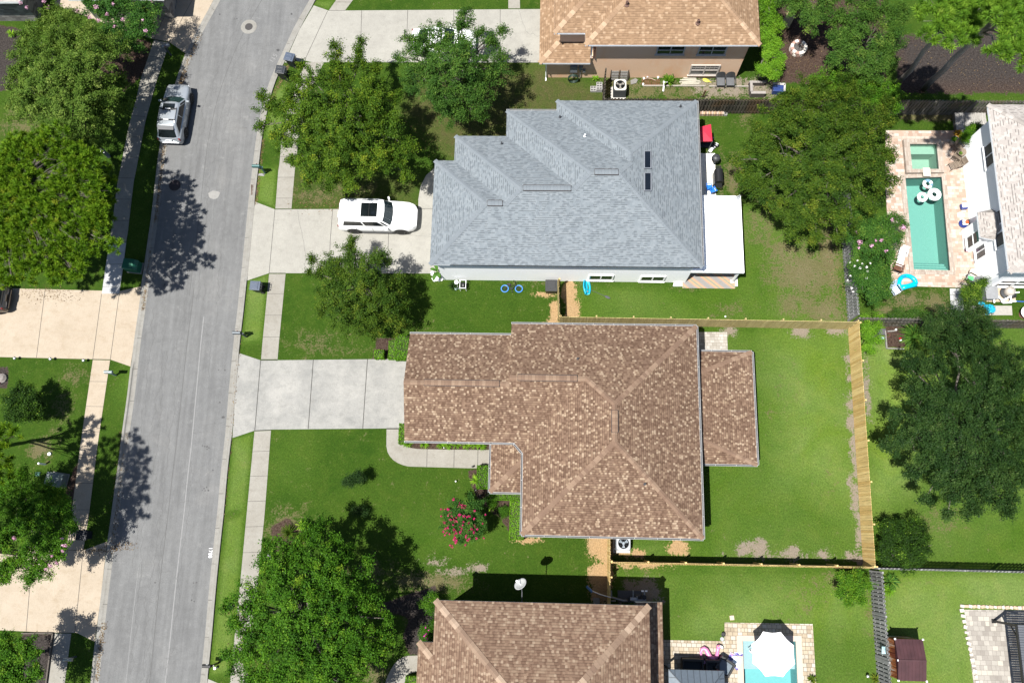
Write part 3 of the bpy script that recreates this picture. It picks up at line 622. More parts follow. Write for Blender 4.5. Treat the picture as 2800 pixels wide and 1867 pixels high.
def window(parent, c, wd, ht, nrm, frame, glass, cols=2, rows=1, fw=.07, muntin=0):
    """c = centre on the wall plane; nrm 'S','W' ..."""
    c = Vector(c); N = {'S': Vector((0, -1, 0)), 'N': Vector((0, 1, 0)), 'W': Vector((-1, 0, 0)), 'E': Vector((1, 0, 0))}[nrm]; U = Vector((0, 0, 1)).cross(N)
    mb = MB(); gl = MB(); Z = Vector((0, 0, 1)); o = N*.03
    def bar(a, b, t): mb.beam(c+o+U*a[0]+Z*a[1], c+o+U*b[0]+Z*b[1], t, .07) if abs(a[0]-b[0]) > abs(a[1]-b[1]) and False else mb.box(c+o+U*(a[0]+b[0])/2+Z*(a[1]+b[1])/2, tuple(abs(x) for x in (U*(max(abs(a[0]-b[0]), t)) + N*.08 + Z*max(abs(a[1]-b[1]), t))))
    for sx in (-1, 1): bar((sx*wd/2, -ht/2-fw/2), (sx*wd/2, ht/2+fw/2), fw)
    for sz in (-1, 1): bar((-wd/2+fw/2, sz*ht/2), (wd/2-fw/2, sz*ht/2), fw)
    for i in range(1, cols): bar((-wd/2+wd*i/cols, -ht/2+fw/2), (-wd/2+wd*i/cols, ht/2-fw/2), fw*.75)
    for i in range(1, rows): 
        for k in range(cols):
            a = -wd/2 + wd*k/cols + fw*.4; b = -wd/2 + wd*(k+1)/cols - fw*.4; bar((a, -ht/2+ht*i/rows), (b, -ht/2+ht*i/rows), fw*.6)
    mb.box(c + N*.05 - Z*(ht/2+fw*.8), tuple(abs(x) for x in (U*(wd+fw*2.4) + N*.12 + Z*.05)))
    f = mb.build("window", frame, parent, world=True)
    gl.face([c+N*.035-U*(wd/2)-Z*ht/2, c+N*.035+U*(wd/2)-Z*ht/2, c+N*.035+U*(wd/2)+Z*ht/2, c+N*.035-U*(wd/2)+Z*ht/2])
    g = MB(); g.v = [tuple(Vector(v)-parent.location) for v in gl.v]; g.f = gl.f; g.m = gl.m
    pn = g.build("pane", glass, f)
    if muntin:
        m2 = MB(); q = N*.05
        for k in range(cols):
            a = -wd/2 + wd*k/cols; cw = wd/cols
            for j in range(1, muntin): m2.box(c+q+U*(a+cw*j/muntin)+Z*ht*.25-parent.location, tuple(abs(x) for x in (U*.02+N*.01+Z*ht*.44)))
            m2.box(c+q+U*(a+cw/2)+Z*ht*.25-parent.location, tuple(abs(x) for x in (U*cw*.9+N*.011+Z*.02)))
        m2.build("muntin", frame, f)
    return f
GLASS = glassm("window_glass", (.022, .028, .034)); GLASSC = glassm("curtained_glass", (.09, .10, .11), .15); SCREEN = plain("window_screen", (.05, .055, .065), .5)
def stucco(name, a, b, stain=None, top=None):
    t = NT(name); o = t.coord(); n = t.noise(o, .5, 5, .6); c = t.mix(t.ramp(n, [(.35, 0.0), (.65, 1.0)]), a, b)
    if stain:
        n2 = t.noise(t.mapping(o, (.7, .7, .35)), .55, 4, .6); c = t.mix(t.ramp(n2, [(.5, 0.0), (.68, .75)]), c, stain)
    n4 = t.noise(o, 28, 3); c = t.mix(1.0, c, t.ramp(n4, [(.3, .93), (.7, 1.04)]), 'MULTIPLY'); t.bump(n4, .2, .006)
    return t.done(c, .9, 0, .15)
W_WHITE = stucco("white_stucco", (.82, .84, .86), (.86, .87, .88)); W_TAN = stucco("tan_stucco", (.45, .36, .27), (.5, .41, .32)); W_ORANGE = stucco("apricot_stucco", (1.0, .68, .46), (1.0, .72, .51), (.95, .46, .22))
S_GREY = shingle("grey_shingles", [(0, (.325, .37, .41)), (.22, (.36, .41, .45)), (.5, (.39, .44, .48)), (.84, (.42, .47, .51))], .17, .14, .045, .62, .07, .60, .5)
S_BROWN = shingle("brown_shingles", [(0, (.215, .132, .09)), (.18, (.265, .168, .116)), (.42, (.315, .205, .143)), (.70, (.37, .248, .17)), (.84, (.49, .35, .24)), (.93, (.60, .45, .32))], .12, .14, .034, .62, .09, .68, .15)
S_PINK = shingle("rosy_brown_shingles", [(0, (.28, .175, .122)), (.22, (.35, .228, .16)), (.5, (.41, .275, .192)), (.76, (.47, .33, .232)), (.9, (.58, .43, .31))], .135, .15, .034, .60, .09, .62, .15)
S_TAN = shingle("tan_shingles", [(0, (.42, .27, .165)), (.25, (.47, .305, .185)), (.55, (.52, .34, .21)), (.88, (.66, .46, .30))], .17, .155, .034, .66, .05, .66, .25)
S_PALE = shingle("pale_shingles", [(0, (.58, .53, .495)), (.4, (.64, .59, .55)), (.8, (.70, .65, .61))], .16, .15, .05, .52, .05, .72, .62)
K_GREY = cap_mat("grey_caps", [(p, mulc(c, 0.55)) for p, c in [(0, (.37, .42, .465)), (1, (.405, .455, .50))]]); K_BROWN = cap_mat("brown_caps", [(p, mulc(c, 0.66)) for p, c in [(0, (.30, .195, .14)), (.6, (.38, .255, .18)), (1, (.47, .33, .235))]])
K_PINK = cap_mat("rosy_caps", [(p, mulc(c, 0.66)) for p, c in [(0, (.33, .22, .16)), (.6, (.5, .36, .26)), (1, (.68, .51, .38))]]); K_TAN = cap_mat("tan_caps", [(p, mulc(c, 0.72)) for p, c in [(0, (.42, .27, .17)), (.6, (.58, .4, .26)), (1, (.75, .54, .37))]]); K_PALE = cap_mat("pale_caps", [(p, mulc(c, 0.75)) for p, c in [(0, (.42, .38, .35)), (1, (.68, .63, .59))]])
FASC = plain("fascia_white", (.70, .72, .75), .6); SHTOP = plain("cap_edge_dark", (.06, .05, .05), .9)

# ---------------- grey roofed house
ZA_ = 4.2; g = lambda px, py: G(px, py, ZA_)
xE = (g(1906, 278).x + g(1921, 735).x)/2; yS = (g(1178, 721).y + g(1920, 734).y)/2
xs_ = [g(1187, 440).x*.5+g(1177, 720).x*.5, g(1243.5, 405).x, g(1385, 340).x, g(1522, 290).x]; ys_ = [g(1215, 439).y, g(1310, 372).y, g(1450, 303).y, (g(1522, 273).y+g(1906, 278).y)/2]
hA = thing("grey_house", "long white house under a stepped blue-grey shingle roof with two skylights", "house", ((xs_[0]+xE)/2, (yS+ys_[3])/2, 0))
R = Roof(); P_A = .40
R.hip(xs_[2], xE, yS, ys_[2], ZA_, P_A); R.hip(xs_[1], xE, yS, ys_[1], ZA_, P_A); R.hip(xs_[0], xE, yS, ys_[0], ZA_, P_A); R.hip(xs_[3], xE, yS+.02, ys_[3], ZA_, P_A) if False else R.hip(xs_[3], xE-.003, (yS+ys_[3])/2-1.2, ys_[3], ZA_, P_A, gs=True)
ro = R.mesh().build("roof", [S_GREY, FASC], hA, world=True)
build_caps(R.caps(), K_GREY, hA)
VM = [K_GREY, SHTOP]
for bi, (pa, pb) in ((2, (1335, 1375)), (1, (1431, 1561)), (0, (1626, 1693))):
    b = R.b[bi]; r0, r1, _ = R.ridge(b); xa = G(pa, 500, r0.z).x; xb = G(pb, 500, r0.z).x; L = r1.x - r0.x
    vent(hA, R, b, max(.0, (xa-r0.x)/L), min(.98, (xb-r0.x)/L), VM)
outl = [(xs_[0], yS), (xE, yS), (xE, ys_[3]), (xs_[3], ys_[3]), (xs_[3], ys_[2]), (xs_[2], ys_[2]), (xs_[2], ys_[1]), (xs_[1], ys_[1]), (xs_[1], ys_[0]), (xs_[0], ys_[0])]
mb = MB(); OV = .34; win = inset(outl, OV); mb.prism(win, 0, ZA_-.165); mb.build("wall", W_WHITE, hA, world=True)
yw = yS + OV
for px, py, wp in ((1643, 758, 64), (1784, 761, 64)):
    c = GY(px, py, yw); a = GY(px-wp/2, py, yw); window(hA, c, abs(c.x-a.x)*2, 1.05, 'S', WHITE, GLASS, 2, 1, .09)
for p, q in (((xs_[3], ys_[3]-.05), (xs_[3], ys_[2])), ((xs_[2], ys_[2]-.02), (xs_[2], ys_[1]))): gutter(hA, [q, p], ZA_-.07, WHITE)
gutter(hA, [(xs_[2]-.02, ys_[2]), (xs_[3], ys_[2])][::-1], ZA_-.07, WHITE); gutter(hA, [(xE, yS+.1), (xE, ys_[3])], ZA_-.07, WHITE)
for y0, y1 in ((1762, 1762),): pass
for i, (px, ya, yb) in enumerate(((1769.5, 415.5, 462), (1770, 475, 523))):     # skylights lie on the east slope
    mb = MB(); zg = lambda x, y: R.hgt(R.b[0], x, y)
    def onE(px_, py_):
        lo, hi = 4.0, 9.0
        for _ in range(40):
            z = (lo+hi)/2; p = G(px_, py_, z); hz = max(R.hgt(b, p.x, p.y) for b in R.b)
            if hz > z: lo = z
            else: hi = z
        return G(px_, py_, z)
    a, b, c_, d = onE(px-9, ya), onE(px+9, ya), onE(px+9, yb), onE(px-9, yb); n = (b-a).cross(d-a).normalized(); n = n if n.z > 0 else -n
    q = [v + n*.10 for v in (a, b, c_, d)]; mb.face(q if (q[1]-q[0]).cross(q[3]-q[0]).z > 0 else q[::-1], 0)
    fr = [v + n*.12 for v in (a, b, c_, d)]
    for k in range(4): mb.beam((a, b, c_, d)[k] + n*.05, (a, b, c_, d)[(k+1) % 4] + n*.05, .06, .16, 1)
    mb.build("skylight", [glassm("skylight_glass", (.008, .011, .017), .12), GREYP], hA, world=True)
for px, py in ((1531, 322), (1599, 373), (1860, 293), (1372, 394)): pipe(hA, onE(px, py), .25, .05, DKGREY if px != 1599 else WHITE)
# patio cover of the grey house
ZP = 2.45; pa = [G(1908, 536, ZP), G(2021, 536, ZP), G(2030, 743, ZP), G(1908, 743, ZP)]; px1 = (pa[1].x+pa[2].x)/2; py0 = pa[2].y; py1 = pa[0].y; px0 = xE - OV + .02
pc = MB(); n = 34; 
for i in range(n):
    a = py0 + (py1-py0)*i/n; b = py0 + (py1-py0)*(i+1)/n; zz = lambda f: ZP + .25*(1-f)
    pc.box(((px0+px1)/2, (a+b)/2, ZP+.06), (px1-px0, (b-a)*.985, .07), ry=.03)
    pc.box(((px0+px1)/2, a, ZP+.11), (px1-px0, .03, .05), ry=.03)
PCW = plain("patio_roof_white", (.80, .81, .82), .45); cov = pc.build("patio_cover", PCW, hA, world=True)
fb = MB(); fb.box(((px0+px1)/2, py0-.05, ZP), (px1-px0+.1, .09, .2)); fb.box((px1+.05, (py0+py1)/2, ZP-.05), (.1, py1-py0+.18, .2)); fb.v = [tuple(Vector(v)-hA.location) for v in fb.v]; fb.build("fascia", WHITE, cov)
for x, y in ((px1-.12, py0+.1), (px1-.12, (py0+py1)/2), (px1-.12, py1-.15)):
    m2 = MB(); m2.box((x, y, ZP/2), (.12, .12, ZP)); m2.box((x, y, .08), (.2, .2, .1)); m2.v = [tuple(Vector(v)-hA.location) for v in m2.v]; m2.build("post", WHITE, cov)
t = NT("striped_rug"); uv = t.coord(); wv = t.add('ShaderNodeTexWave'); wv.inputs['Scale'].default_value = .55; wv.bands_direction = 'DIAGONAL'; wv.inputs['Distortion'].default_value = .6; t.link(t.mapping(uv, (1, 1.2, 0)), wv.inputs[0])
rugc = t.ramp(wv.outputs['Fac'], [(0, (.30, .29, .28)), (.42, (.33, .31, .30)), (.47, (.52, .36, .16)), (.55, (.58, .26, .18)), (.75, (.55, .36, .30)), (.9, (.5, .38, .14)), (1, (.3, .29, .28))]); RUG = t.done(t.mix(1.0, rugc, t.ramp(t.noise(t.mapping(uv, (4, 60, 1)), 1.0, 3), [(.3, .8), (.7, 1.1)]), 'MULTIPLY'), .9)
a, b = G(1862, 776), G(2012, 770); mb = MB(); mb.box(((a.x+b.x)/2, py0+.55, .045), (b.x-a.x-.15, 1.9, .02)); o = mb.build("patio_rug", RUG); o2 = tag(o, "striped orange and grey rug under the white patio roof", "rug")

# ---------------- brown roofed house
ZB_ = 3.9; g = lambda px, py: G(px, py, ZB_); PB = .42
bx0 = (g(1430, 1244).x + g(1427, 1462).x)/2; bx1 = (g(1905, 934).x+g(1923, 1467).x)/2; by0 = (g(1426, 1463).y+g(1926, 1471).y)/2; by1 = (g(1400, 884).y+g(1905, 893).y)/2
gx0 = (g(1119, 934).x+g(1107, 1206).x)/2; gy0 = (g(1107, 1206).y+g(1343, 1208).y)/2; gy1 = (g(1123, 911).y+g(1397, 917).y)/2; mx0 = g(1398.5, 900).x
hB = thing("brown_house", "single-storey house with a mottled brown shingle roof and white gutters in the middle", "house", ((gx0+bx1)/2, (by0+by1)/2, 0))
R = Roof(); R.hip(bx0, bx1, by0, by1, ZB_, PB); R.hip(mx0, bx1-4.5, gy0+.012, by1-.004, ZB_, PB, gw=True, ge=True); R.hip(gx0, mx0+.6, gy0, gy1, ZB_-.0, PB, gw=True, ge=True)
R.mesh().build("roof", [S_BROWN, FASC], hB, world=True); build_caps(R.caps(), K_BROWN, hB)
VM = [K_BROWN, SHTOP]
b = R.b[0]; r0, r1, _ = R.ridge(b); ya = G(1684, 1122, r0.z).y; yb = G(1684, 1182, r0.z).y; vent(hB, R, b, (yb-r0.y)/(r1.y-r0.y), (ya-r0.y)/(r1.y-r0.y), VM)
for bi, pa_, pb_ in ((1, 1416, 1578), (2, 1161, 1366)):
    b = R.b[bi]; r0, r1, _ = R.ridge(b); xa = G(pa_, 1030, r0.z).x; xb = G(pb_, 1030, r0.z).x; vent(hB, R, b, (xa-r0.x)/(r1.x-r0.x), min(.99, (xb-r0.x)/(r1.x-r0.x)), VM)
outl = [(gx0, gy0), (bx0, gy0), (bx0, by0), (bx1, by0), (bx1, by1), (mx0, by1), (mx0, gy1), (gx0, gy1)]
mb = MB(); mb.prism(inset(outl, .4), 0, ZB_-.165); mb.build("wall", W_TAN, hB, world=True)
# porch roof, lower
ZE = 2.55; ex0 = (G(1343, 1215, ZE).x+G(1339, 1344, ZE).x)/2; ey0 = (G(1339, 1344.5, ZE).y+G(1400, 1346, ZE).y)/2
mb = MB(); rx = bx0+.35; zt = ZE + .42*(rx-ex0)*.75; yb_ = gy0+.9
A_, B_ = Vector((ex0, ey0, ZE)), Vector((rx, ey0, ZE)); Q = Vector((rx, ey0+(rx-ex0)*.95, zt)); D_ = Vector((ex0, yb_, ZE)); E_ = Vector((rx, yb_, zt))
mb.face([A_, B_, Q]); mb.face([D_, A_, Q, E_]); dn = Vector((0, 0, -.16)); mb.face([A_+dn, B_+dn, B_, A_], 1); mb.face([D_+dn, A_+dn, A_, D_], 1); mb.face([D_+dn, E_+dn, B_+dn, A_+dn], 1)
mb.build("porch_roof", [S_BROWN, FASC], hB, world=True)
rr = Roof(); rr.b = [dict(x0=0, x1=0, y0=0, y1=0, z=-50, p=.3, gw=1, ge=1, gn=1, gs=1)]
def caps_line(a, b, p=.3):
    r_ = Roof(); return r_.caps(extra=[(a, b, None)])
build_caps(caps_line(A_, Q), K_BROWN, hB)
mb = MB()
for x, y in ((ex0+.35, ey0+.35), (bx0-.3, ey0+.35)): mb.box((x, y, ZE/2-.1), (.3, .3, ZE-.25)); mb.box((x, y, .15), (.4, .4, .3))
mb.build("porch_column", WHITE, hB, world=True)
# rear porch roof
ZR = 2.45; qx1 = (G(2055, 962, ZR).x+G(2072, 1271, ZR).x)/2; qy1 = (G(1915, 961, ZR).y+G(2055, 962, ZR).y)/2; qy0 = (G(1920, 1267, ZR).y+G(2072, 1271, ZR).y)/2; qx0 = bx1-.42; zh = ZR+.62
q1 = G(1920, 1032, zh); q0 = G(1928, 1186, zh); mb = MB(); A_, B_, C_, D_ = Vector((qx0, qy0, ZR)), Vector((qx1, qy0, ZR)), Vector((qx1, qy1, ZR)), Vector((qx0, qy1, ZR)); Q0 = Vector((qx0, q0.y, zh)); Q1 = Vector((qx0, q1.y, zh))
mb.face([A_, B_, Q0]); mb.face([B_, C_, Q1, Q0]); mb.face([C_, D_, Q1])
for p, q in ((A_, B_), (B_, C_), (C_, D_)): mb.face([p+dn, q+dn, q, p], 1)
mb.face([D_+dn, C_+dn, B_+dn, A_+dn], 1); mb.build("rear_porch_roof", [S_BROWN, FASC], hB, world=True)
build_caps(caps_line(B_, Q0) + caps_line(C_, Q1), K_BROWN, hB)
mb = MB(); 
for x, y in ((qx1-.25, qy0+.25), (qx1-.25, (qy0+qy1)/2), (qx1-.25, qy1-.25)): mb.box((x, y, ZR/2-.1), (.14, .14, ZR-.2))
mb.box(((qx0+qx1)/2, (qy0+qy1)/2, .04), (qx1-qx0-.3, qy1-qy0-.3, .08)); mb.build("rear_porch_frame", WHITE, hB, world=True)
gz = ZB_-.06
gutter(hB, [(gx0, gy0), (ex0+.05, gy0)], gz, WHITE); gutter(hB, [(ex0+.05, gy0), (bx0-.55, gy0)], gz, WHITE)
gutter(hB, [(mx0, gy1), (gx0, gy1)], gz, WHITE); gutter(hB, [(bx1, by1), (mx0, by1)], gz, WHITE); gutter(hB, [(bx1, by0), (bx1, by1)], gz, WHITE); gutter(hB, [(bx0, by0), (bx1, by0)], gz, WHITE)
gutter(hB, [(bx0-.55, gy0-.02), (bx0-.02, gy0-.62), (bx0, by0)], gz, WHITE)
gutter(hB, [(ex0, yb_-.9), (ex0, ey0)], ZE-.06, WHITE); gutter(hB, [(ex0, ey0), (bx0, ey0)], ZE-.06, WHITE)
gutter(hB, [(qx0+.35, qy0), (qx1, qy0), (qx1, qy1), (qx0+.35, qy1)], ZR-.06, WHITE)
mb = MB(); v3 = [(bx0-.56, gy0+.02, ZB_), (bx0+.02, gy0-.64, ZB_), (bx0+.03, gy0+.03, ZB_+.02)]; mb.face(v3, 0); mb.face([(v3[1][0], v3[1][1], ZB_-.16), (v3[0][0], v3[0][1], ZB_-.16), v3[0], v3[1]], 1); mb.build("roof_corner", [S_BROWN, FASC], hB, world=True)
mb = MB(); 
for px, py in ((1740, 968), (1700, 960)): pass
for p in (Vector((bx1-3.5, by0+3.0, 0)), Vector((bx0+3.2, by1-2.4, 0))): p.z = max(R.hgt(b, p.x, p.y) for b in R.b); pipe(hB, p, .25, .045, DKGREY)

# ---------------- two storey house at the bottom
ZC = 5.5; g = lambda px, py: G(px, py, ZC)
cx0 = g(1189, 1660).x; cx1 = g(1776, 1660).x; cy1 = (g(1190, 1640).y+g(1775, 1655).y)/2
hC = thing("rosy_brown_house", "two-storey house with a rosy brown shingle roof cut off at the bottom", "house", ((cx0+cx1)/2, cy1-6, 0))
R = Roof(); R.hip(cx0, cx1, cy1-15, cy1, ZC, .42); R.mesh().build("roof", [S_PINK, FASC], hC, world=True); build_caps(R.caps(seg=.28, wd=.36), K_PINK, hC)
mb = MB(); mb.prism([(cx0+.45, cy1-14.5), (cx1-.45, cy1-14.5), (cx1-.45, cy1-.45), (cx0+.45, cy1-.45)], 0, ZC-.165); mb.build("wall", W_TAN, hC, world=True)
ZL = 2.8; lx0 = G(1142, 1790, ZL).x; ly1 = G(1160, 1754, ZL).y; rx1 = G(1812, 1700, ZL).x; ry1 = G(1800, 1645.5, ZL).y
R2 = Roof(); R2.hip(lx0, cx0+4, ly1-9, ly1, ZL, .42); R2.mesh().build("porch_roof", [S_PINK, FASC], hC, world=True); build_caps(R2.caps(seg=.28, wd=.36), K_PINK, hC)
mb = MB(); x0 = cx1-.5; zt = ZL+.38*(rx1-x0); mb.face([(x0, ry1-12, zt), (rx1, ry1-12, ZL), (rx1, ry1, ZL), (x0, ry1, zt)][::1], 0)
mb.face([(rx1, ry1-12, ZL-.16), (rx1, ry1, ZL-.16), (rx1, ry1, ZL), (rx1, ry1-12, ZL)], 1); mb.face([(rx1, ry1, ZL-.16), (x0, ry1, ZL-.16), (x0, ry1, zt), (rx1, ry1, ZL)], 1); mb.build("side_porch_roof", [S_PINK, FASC], hC, world=True)
mb = MB(); mb.prism([(lx0+.4, ly1-8.6), (cx0+2, ly1-8.6), (cx0+2, ly1-.4), (lx0+.4, ly1-.4)], 0, ZL-.165); mb.build("porch_wall", W_TAN, hC, world=True)
for y in (ry1-.3, ry1-5): mb = MB(); mb.box((rx1-.3, y, ZL/2-.1), (.2, .2, ZL-.2)); mb.build("porch_post", W_TAN, hC, world=True)

# ---------------- apricot two storey house
yD = (GY.__call__ and G(1560, 213).y*.5 + G(1900, 213).y*.5); ZD = 4.75; g = lambda px, py: G(px, py, ZD)
dx0 = g(1600, 123).x; dx1 = g(2080, 128).x; dy0 = yD-.5; hD = thing("apricot_house", "two-storey apricot stucco house with a tan shingle roof at the top", "house", ((dx0+dx1)/2, dy0+6, 0))
R = Roof(); R.hip(dx0, dx1, dy0, dy0+15, ZD, .42); ux0 = g(1515, 91).x; uy0 = g(1556, 91).y; R.hip(ux0, dx0+5, uy0, uy0+9, ZD, .42)
R.mesh().build("roof", [S_TAN, FASC], hD, world=True); build_caps(R.caps(seg=.27, wd=.34), K_TAN, hD)
dw1 = G(2011, 214).x; dw0 = G(1622, 213).x
mb = MB(); mb.prism([(dw0, yD), (dw1, yD), (dw1, yD+14), (dw0, yD+14)], 0, ZD-.165); mb.prism([(ux0+.45, uy0+.45), (dw0+.1, uy0+.45), (dw0+.1, uy0+8.5), (ux0+.45, uy0+8.5)], 0, ZD-.17); lw0 = G(1495, 213).x
ZDL = 2.55; mb.prism([(lw0, yD+.003), (dw0-.003, yD+.003), (dw0-.003, yD+13), (lw0, yD+13)], 0, ZDL-.165); mb.build("wall", W_ORANGE, hD, world=True)
R2 = Roof(); R2.hip(G(1475, 150, ZDL).x, G(1614, 150, ZDL).x + 3.2, yD-.45, yD+15, ZDL, .42); rl = MB()
# lower roof stops short of the tall wall on the right
lx, rxx, ya = R2.b[0]['x0'], G(1614, 160, ZDL).x, yD-.45
rid = (rxx-lx); zt = ZDL+.42*rid
A_, B_, Q, D_, E_ = Vector((lx, ya, ZDL)), Vector((rxx, ya, ZDL)), Vector((rxx, ya+rid, zt)), Vector((lx, yD+15, ZDL)), Vector((rxx, yD+15, zt))
rl.face([A_, B_, Q]); rl.face([D_, A_, Q, E_]); rl.face([A_+dn, B_+dn, B_, A_], 1); rl.face([D_+dn, A_+dn, A_, D_], 1); rl.face([B_+dn, E_+dn, E_, Q, B_], 1); rl.face([D_+dn, E_+dn, B_+dn, A_+dn], 1)
rl.build("lower_roof", [S_TAN, FASC], hD, world=True); build_caps(Roof().caps(extra=[(A_, Q, None)], seg=.27, wd=.34), K_TAN, hD)
for px, py, wp, hp in ((1834, 136, 74, .95), (1948, 137, 74, .95)):
    c = GY(px, py, yD); window(hD, c, abs(GY(px-wp/2, py, yD).x-c.x)*2, hp, 'S', plain("window_frame_grey", (.5, .52, .54), .5), GLASS, 2, 2, .09)
c = GY(1926, 191, yD); window(hD, c, abs(GY(1888, 191, yD).x-c.x)*2, 1.15, 'S', plain("window_frame_tan", (.66, .60, .55), .5), GLASSC, 2, 2, .10, 3)
for px, py in ((1714, 14), (1908, 64)): 
    lo = 4.8; hi = 10
    for _ in range(40):
        z = (lo+hi)/2; p = G(px, py, z)
        if R.hgt(R.b[0], p.x, p.y) > z: lo = z
        else: hi = z
    pipe(hD, p, .35, .09, plain("rusty_vent", (.16, .09, .07), .8))
mb = MB(); mb.tube([Vector((lw0-.06, yD-.06, ZDL-.2)), Vector((lw0-.06, yD-.06, .1)), Vector((lw0-.06, yD-.3, .05))], .05, 6); mb.build("downspout", WHITE, hD, world=True); mb = MB(); mb.tube([Vector((rxx+.05, yD-.08, ZD-.25)), Vector((rxx+.05, yD-.08, ZDL+.1))], .05, 6); mb.build("downspout", WHITE, hD, world=True)
mb = MB(); c = GY(1568, 195, yD); mb.box((c.x, yD-.1, 1.3), (.5, .2, .7)); mb.box((c.x+.5, yD-.08, 1.35), (.25, .15, .4)); mb.box((c.x+.75, yD-.07, 1.0), (.2, .14, .3)); mb.tube([(c.x+.5, yD-.08, 1.1), (c.x+.5, yD-.08, 0)], .03); mb.tube([(c.x, yD-.1, 1.0), (c.x, yD-.1, 0)], .035); mb.build("meter_box", GREYP, hD, world=True)
mb = MB()
for k in range(4): mb.tube([(c.x + .36*math.cos(a/24*6.283), yD-.28-.05*k, .45+.42*math.sin(a/24*6.283)) for a in range(24)], .022, 5, closed=True)
tag(mb.build("garden_hose", plain("dark_green_hose", (.02, .05, .035), .6)), "coiled dark green hose hanging on the apricot house wall", "hose")

# ---------------- white two storey house on the right
ZW = 4.75; g = lambda px, py: G(px, py, ZW)
wx = (g(2701, 286).x+g(2760, 744).x)/2; wyS = g(2762, 745).y; wyN = g(2702, 286).y; xw_ = wx+.62
hE = thing("white_house", "two-storey white house with a pale shingle roof beside the long pool", "house", (wx+5, (wyS+wyN)/2, 0))
R = Roof(); R.hip(wx, wx+14, wyS, wyN, ZW, .42); R.mesh().build("roof", [S_PALE, FASC], hE, world=True); build_caps(R.caps(seg=.25, wd=.34), K_PALE, hE)
mb = MB(); mb.prism([(xw_, wyS+.5), (wx+13.5, wyS+.5), (wx+13.5, wyN-.5), (xw_, wyN-.5)], 0, ZW-.165); mb.build("wall", W_WHITE, hE, world=True)
def winW(px, py, hgt, yspan, cols, mat=GLASS, rows=1, mun=0):
    c = GX(px, py, xw_); a = GX(px, py-yspan/2, xw_); window(hE, c, abs(a.y-c.y)*2, hgt, 'W', WHITE, mat, cols, rows, .08, mun)
winW(2708, 423, 1.05, 66, 2, SCREEN); winW(2731, 596, 1.05, 40, 1, SCREEN); winW(2738, 654, 1.05, 40, 1, SCREEN); winW(2683, 686, 1.2, 42, 2, GLASSC)
c = GY(2775, 774, wyS+.5); window(hE, c, 2.2, 1.25, 'S', WHITE, GLASS, 2, 2, .08)
# bay with its own little roof
zb = 2.75; a = G(2672, 576, zb); b = G(2681, 653, zb); bx = (a.x+b.x)/2; mb = MB(); yN, ySb = a.y, b.y; d1 = xw_-bx
P1 = [(xw_, ySb-.1), (bx+.02, ySb+.28), (bx, ySb+.3), (bx, yN-.3), (bx+.02, yN-.28), (xw_, yN+.1)]
top = [Vector((xw_, ySb+.45, zb+.75)), Vector((xw_, yN-.45, zb+.75))]
E0, E1, E2, E3 = Vector((xw_, ySb-.1, zb)), Vector((bx, ySb+.12, zb)), Vector((bx, yN-.12, zb)), Vector((xw_, yN+.1, zb))
mb.face([E0, top[0], E1][::-1]); mb.face([E1, top[0], top[1], E2][::-1]); mb.face([E2, top[1], E3][::-1])
for p, q in ((E0, E1), (E1, E2), (E2, E3)): mb.face([p+dn, q+dn, q, p][::-1], 1)
mb.face([E0+dn, E1+dn, E2+dn, E3+dn], 1); mb.build("bay_roof", [S_PALE, FASC], hE, world=True)
mb = MB(); mb.prism([(xw_-.003, ySb+.15), (bx+.35, ySb+.32), (bx+.35, yN-.32), (xw_-.003, yN-.15)], 0, zb-.165); mb.build("bay_wall", W_WHITE, hE, world=True)
window(hE, (bx+.35, (ySb+yN)/2-.5, 1.35), .8, 1.5, 'W', WHITE, GLASS, 1, 2, .07)

# ---------------- house in the top left corner
ZF = 2.9; hF = thing("corner_house", "white-trimmed house barely showing in the top left corner", "house", tuple(G(0, -60)))
e = G(56, 5, ZF); e2 = G(182, 8, ZF); R = Roof(); R.hip(e.x-14, e.x, e.y, e.y+10, ZF, .42); R.hip(e2.x, e2.x+7, e2.y+.3, e2.y+9, ZF, .42); R.mesh(.22).build("roof", [S_PALE, WHITE], hF, world=True)
mb = MB(); mb.prism([(e.x-13.5, e.y+.45), (e.x-.45, e.y+.45), (e.x-.45, e.y+9.5), (e.x-13.5, e.y+9.5)], 0, ZF-.225); mb.prism([(e2.x+.45, e2.y+.75), (e2.x+6.5, e2.y+.75), (e2.x+6.5, e2.y+8), (e2.x+.45, e2.y+8)], 0, ZF-.225)
mb.build("wall", pavers("stone_veneer", [(0, (.2, .19, .18)), (.5, (.34, .32, .3)), (1, (.5, .48, .45))], .4, .16, .01, (.3, .29, .28)), hF, world=True)

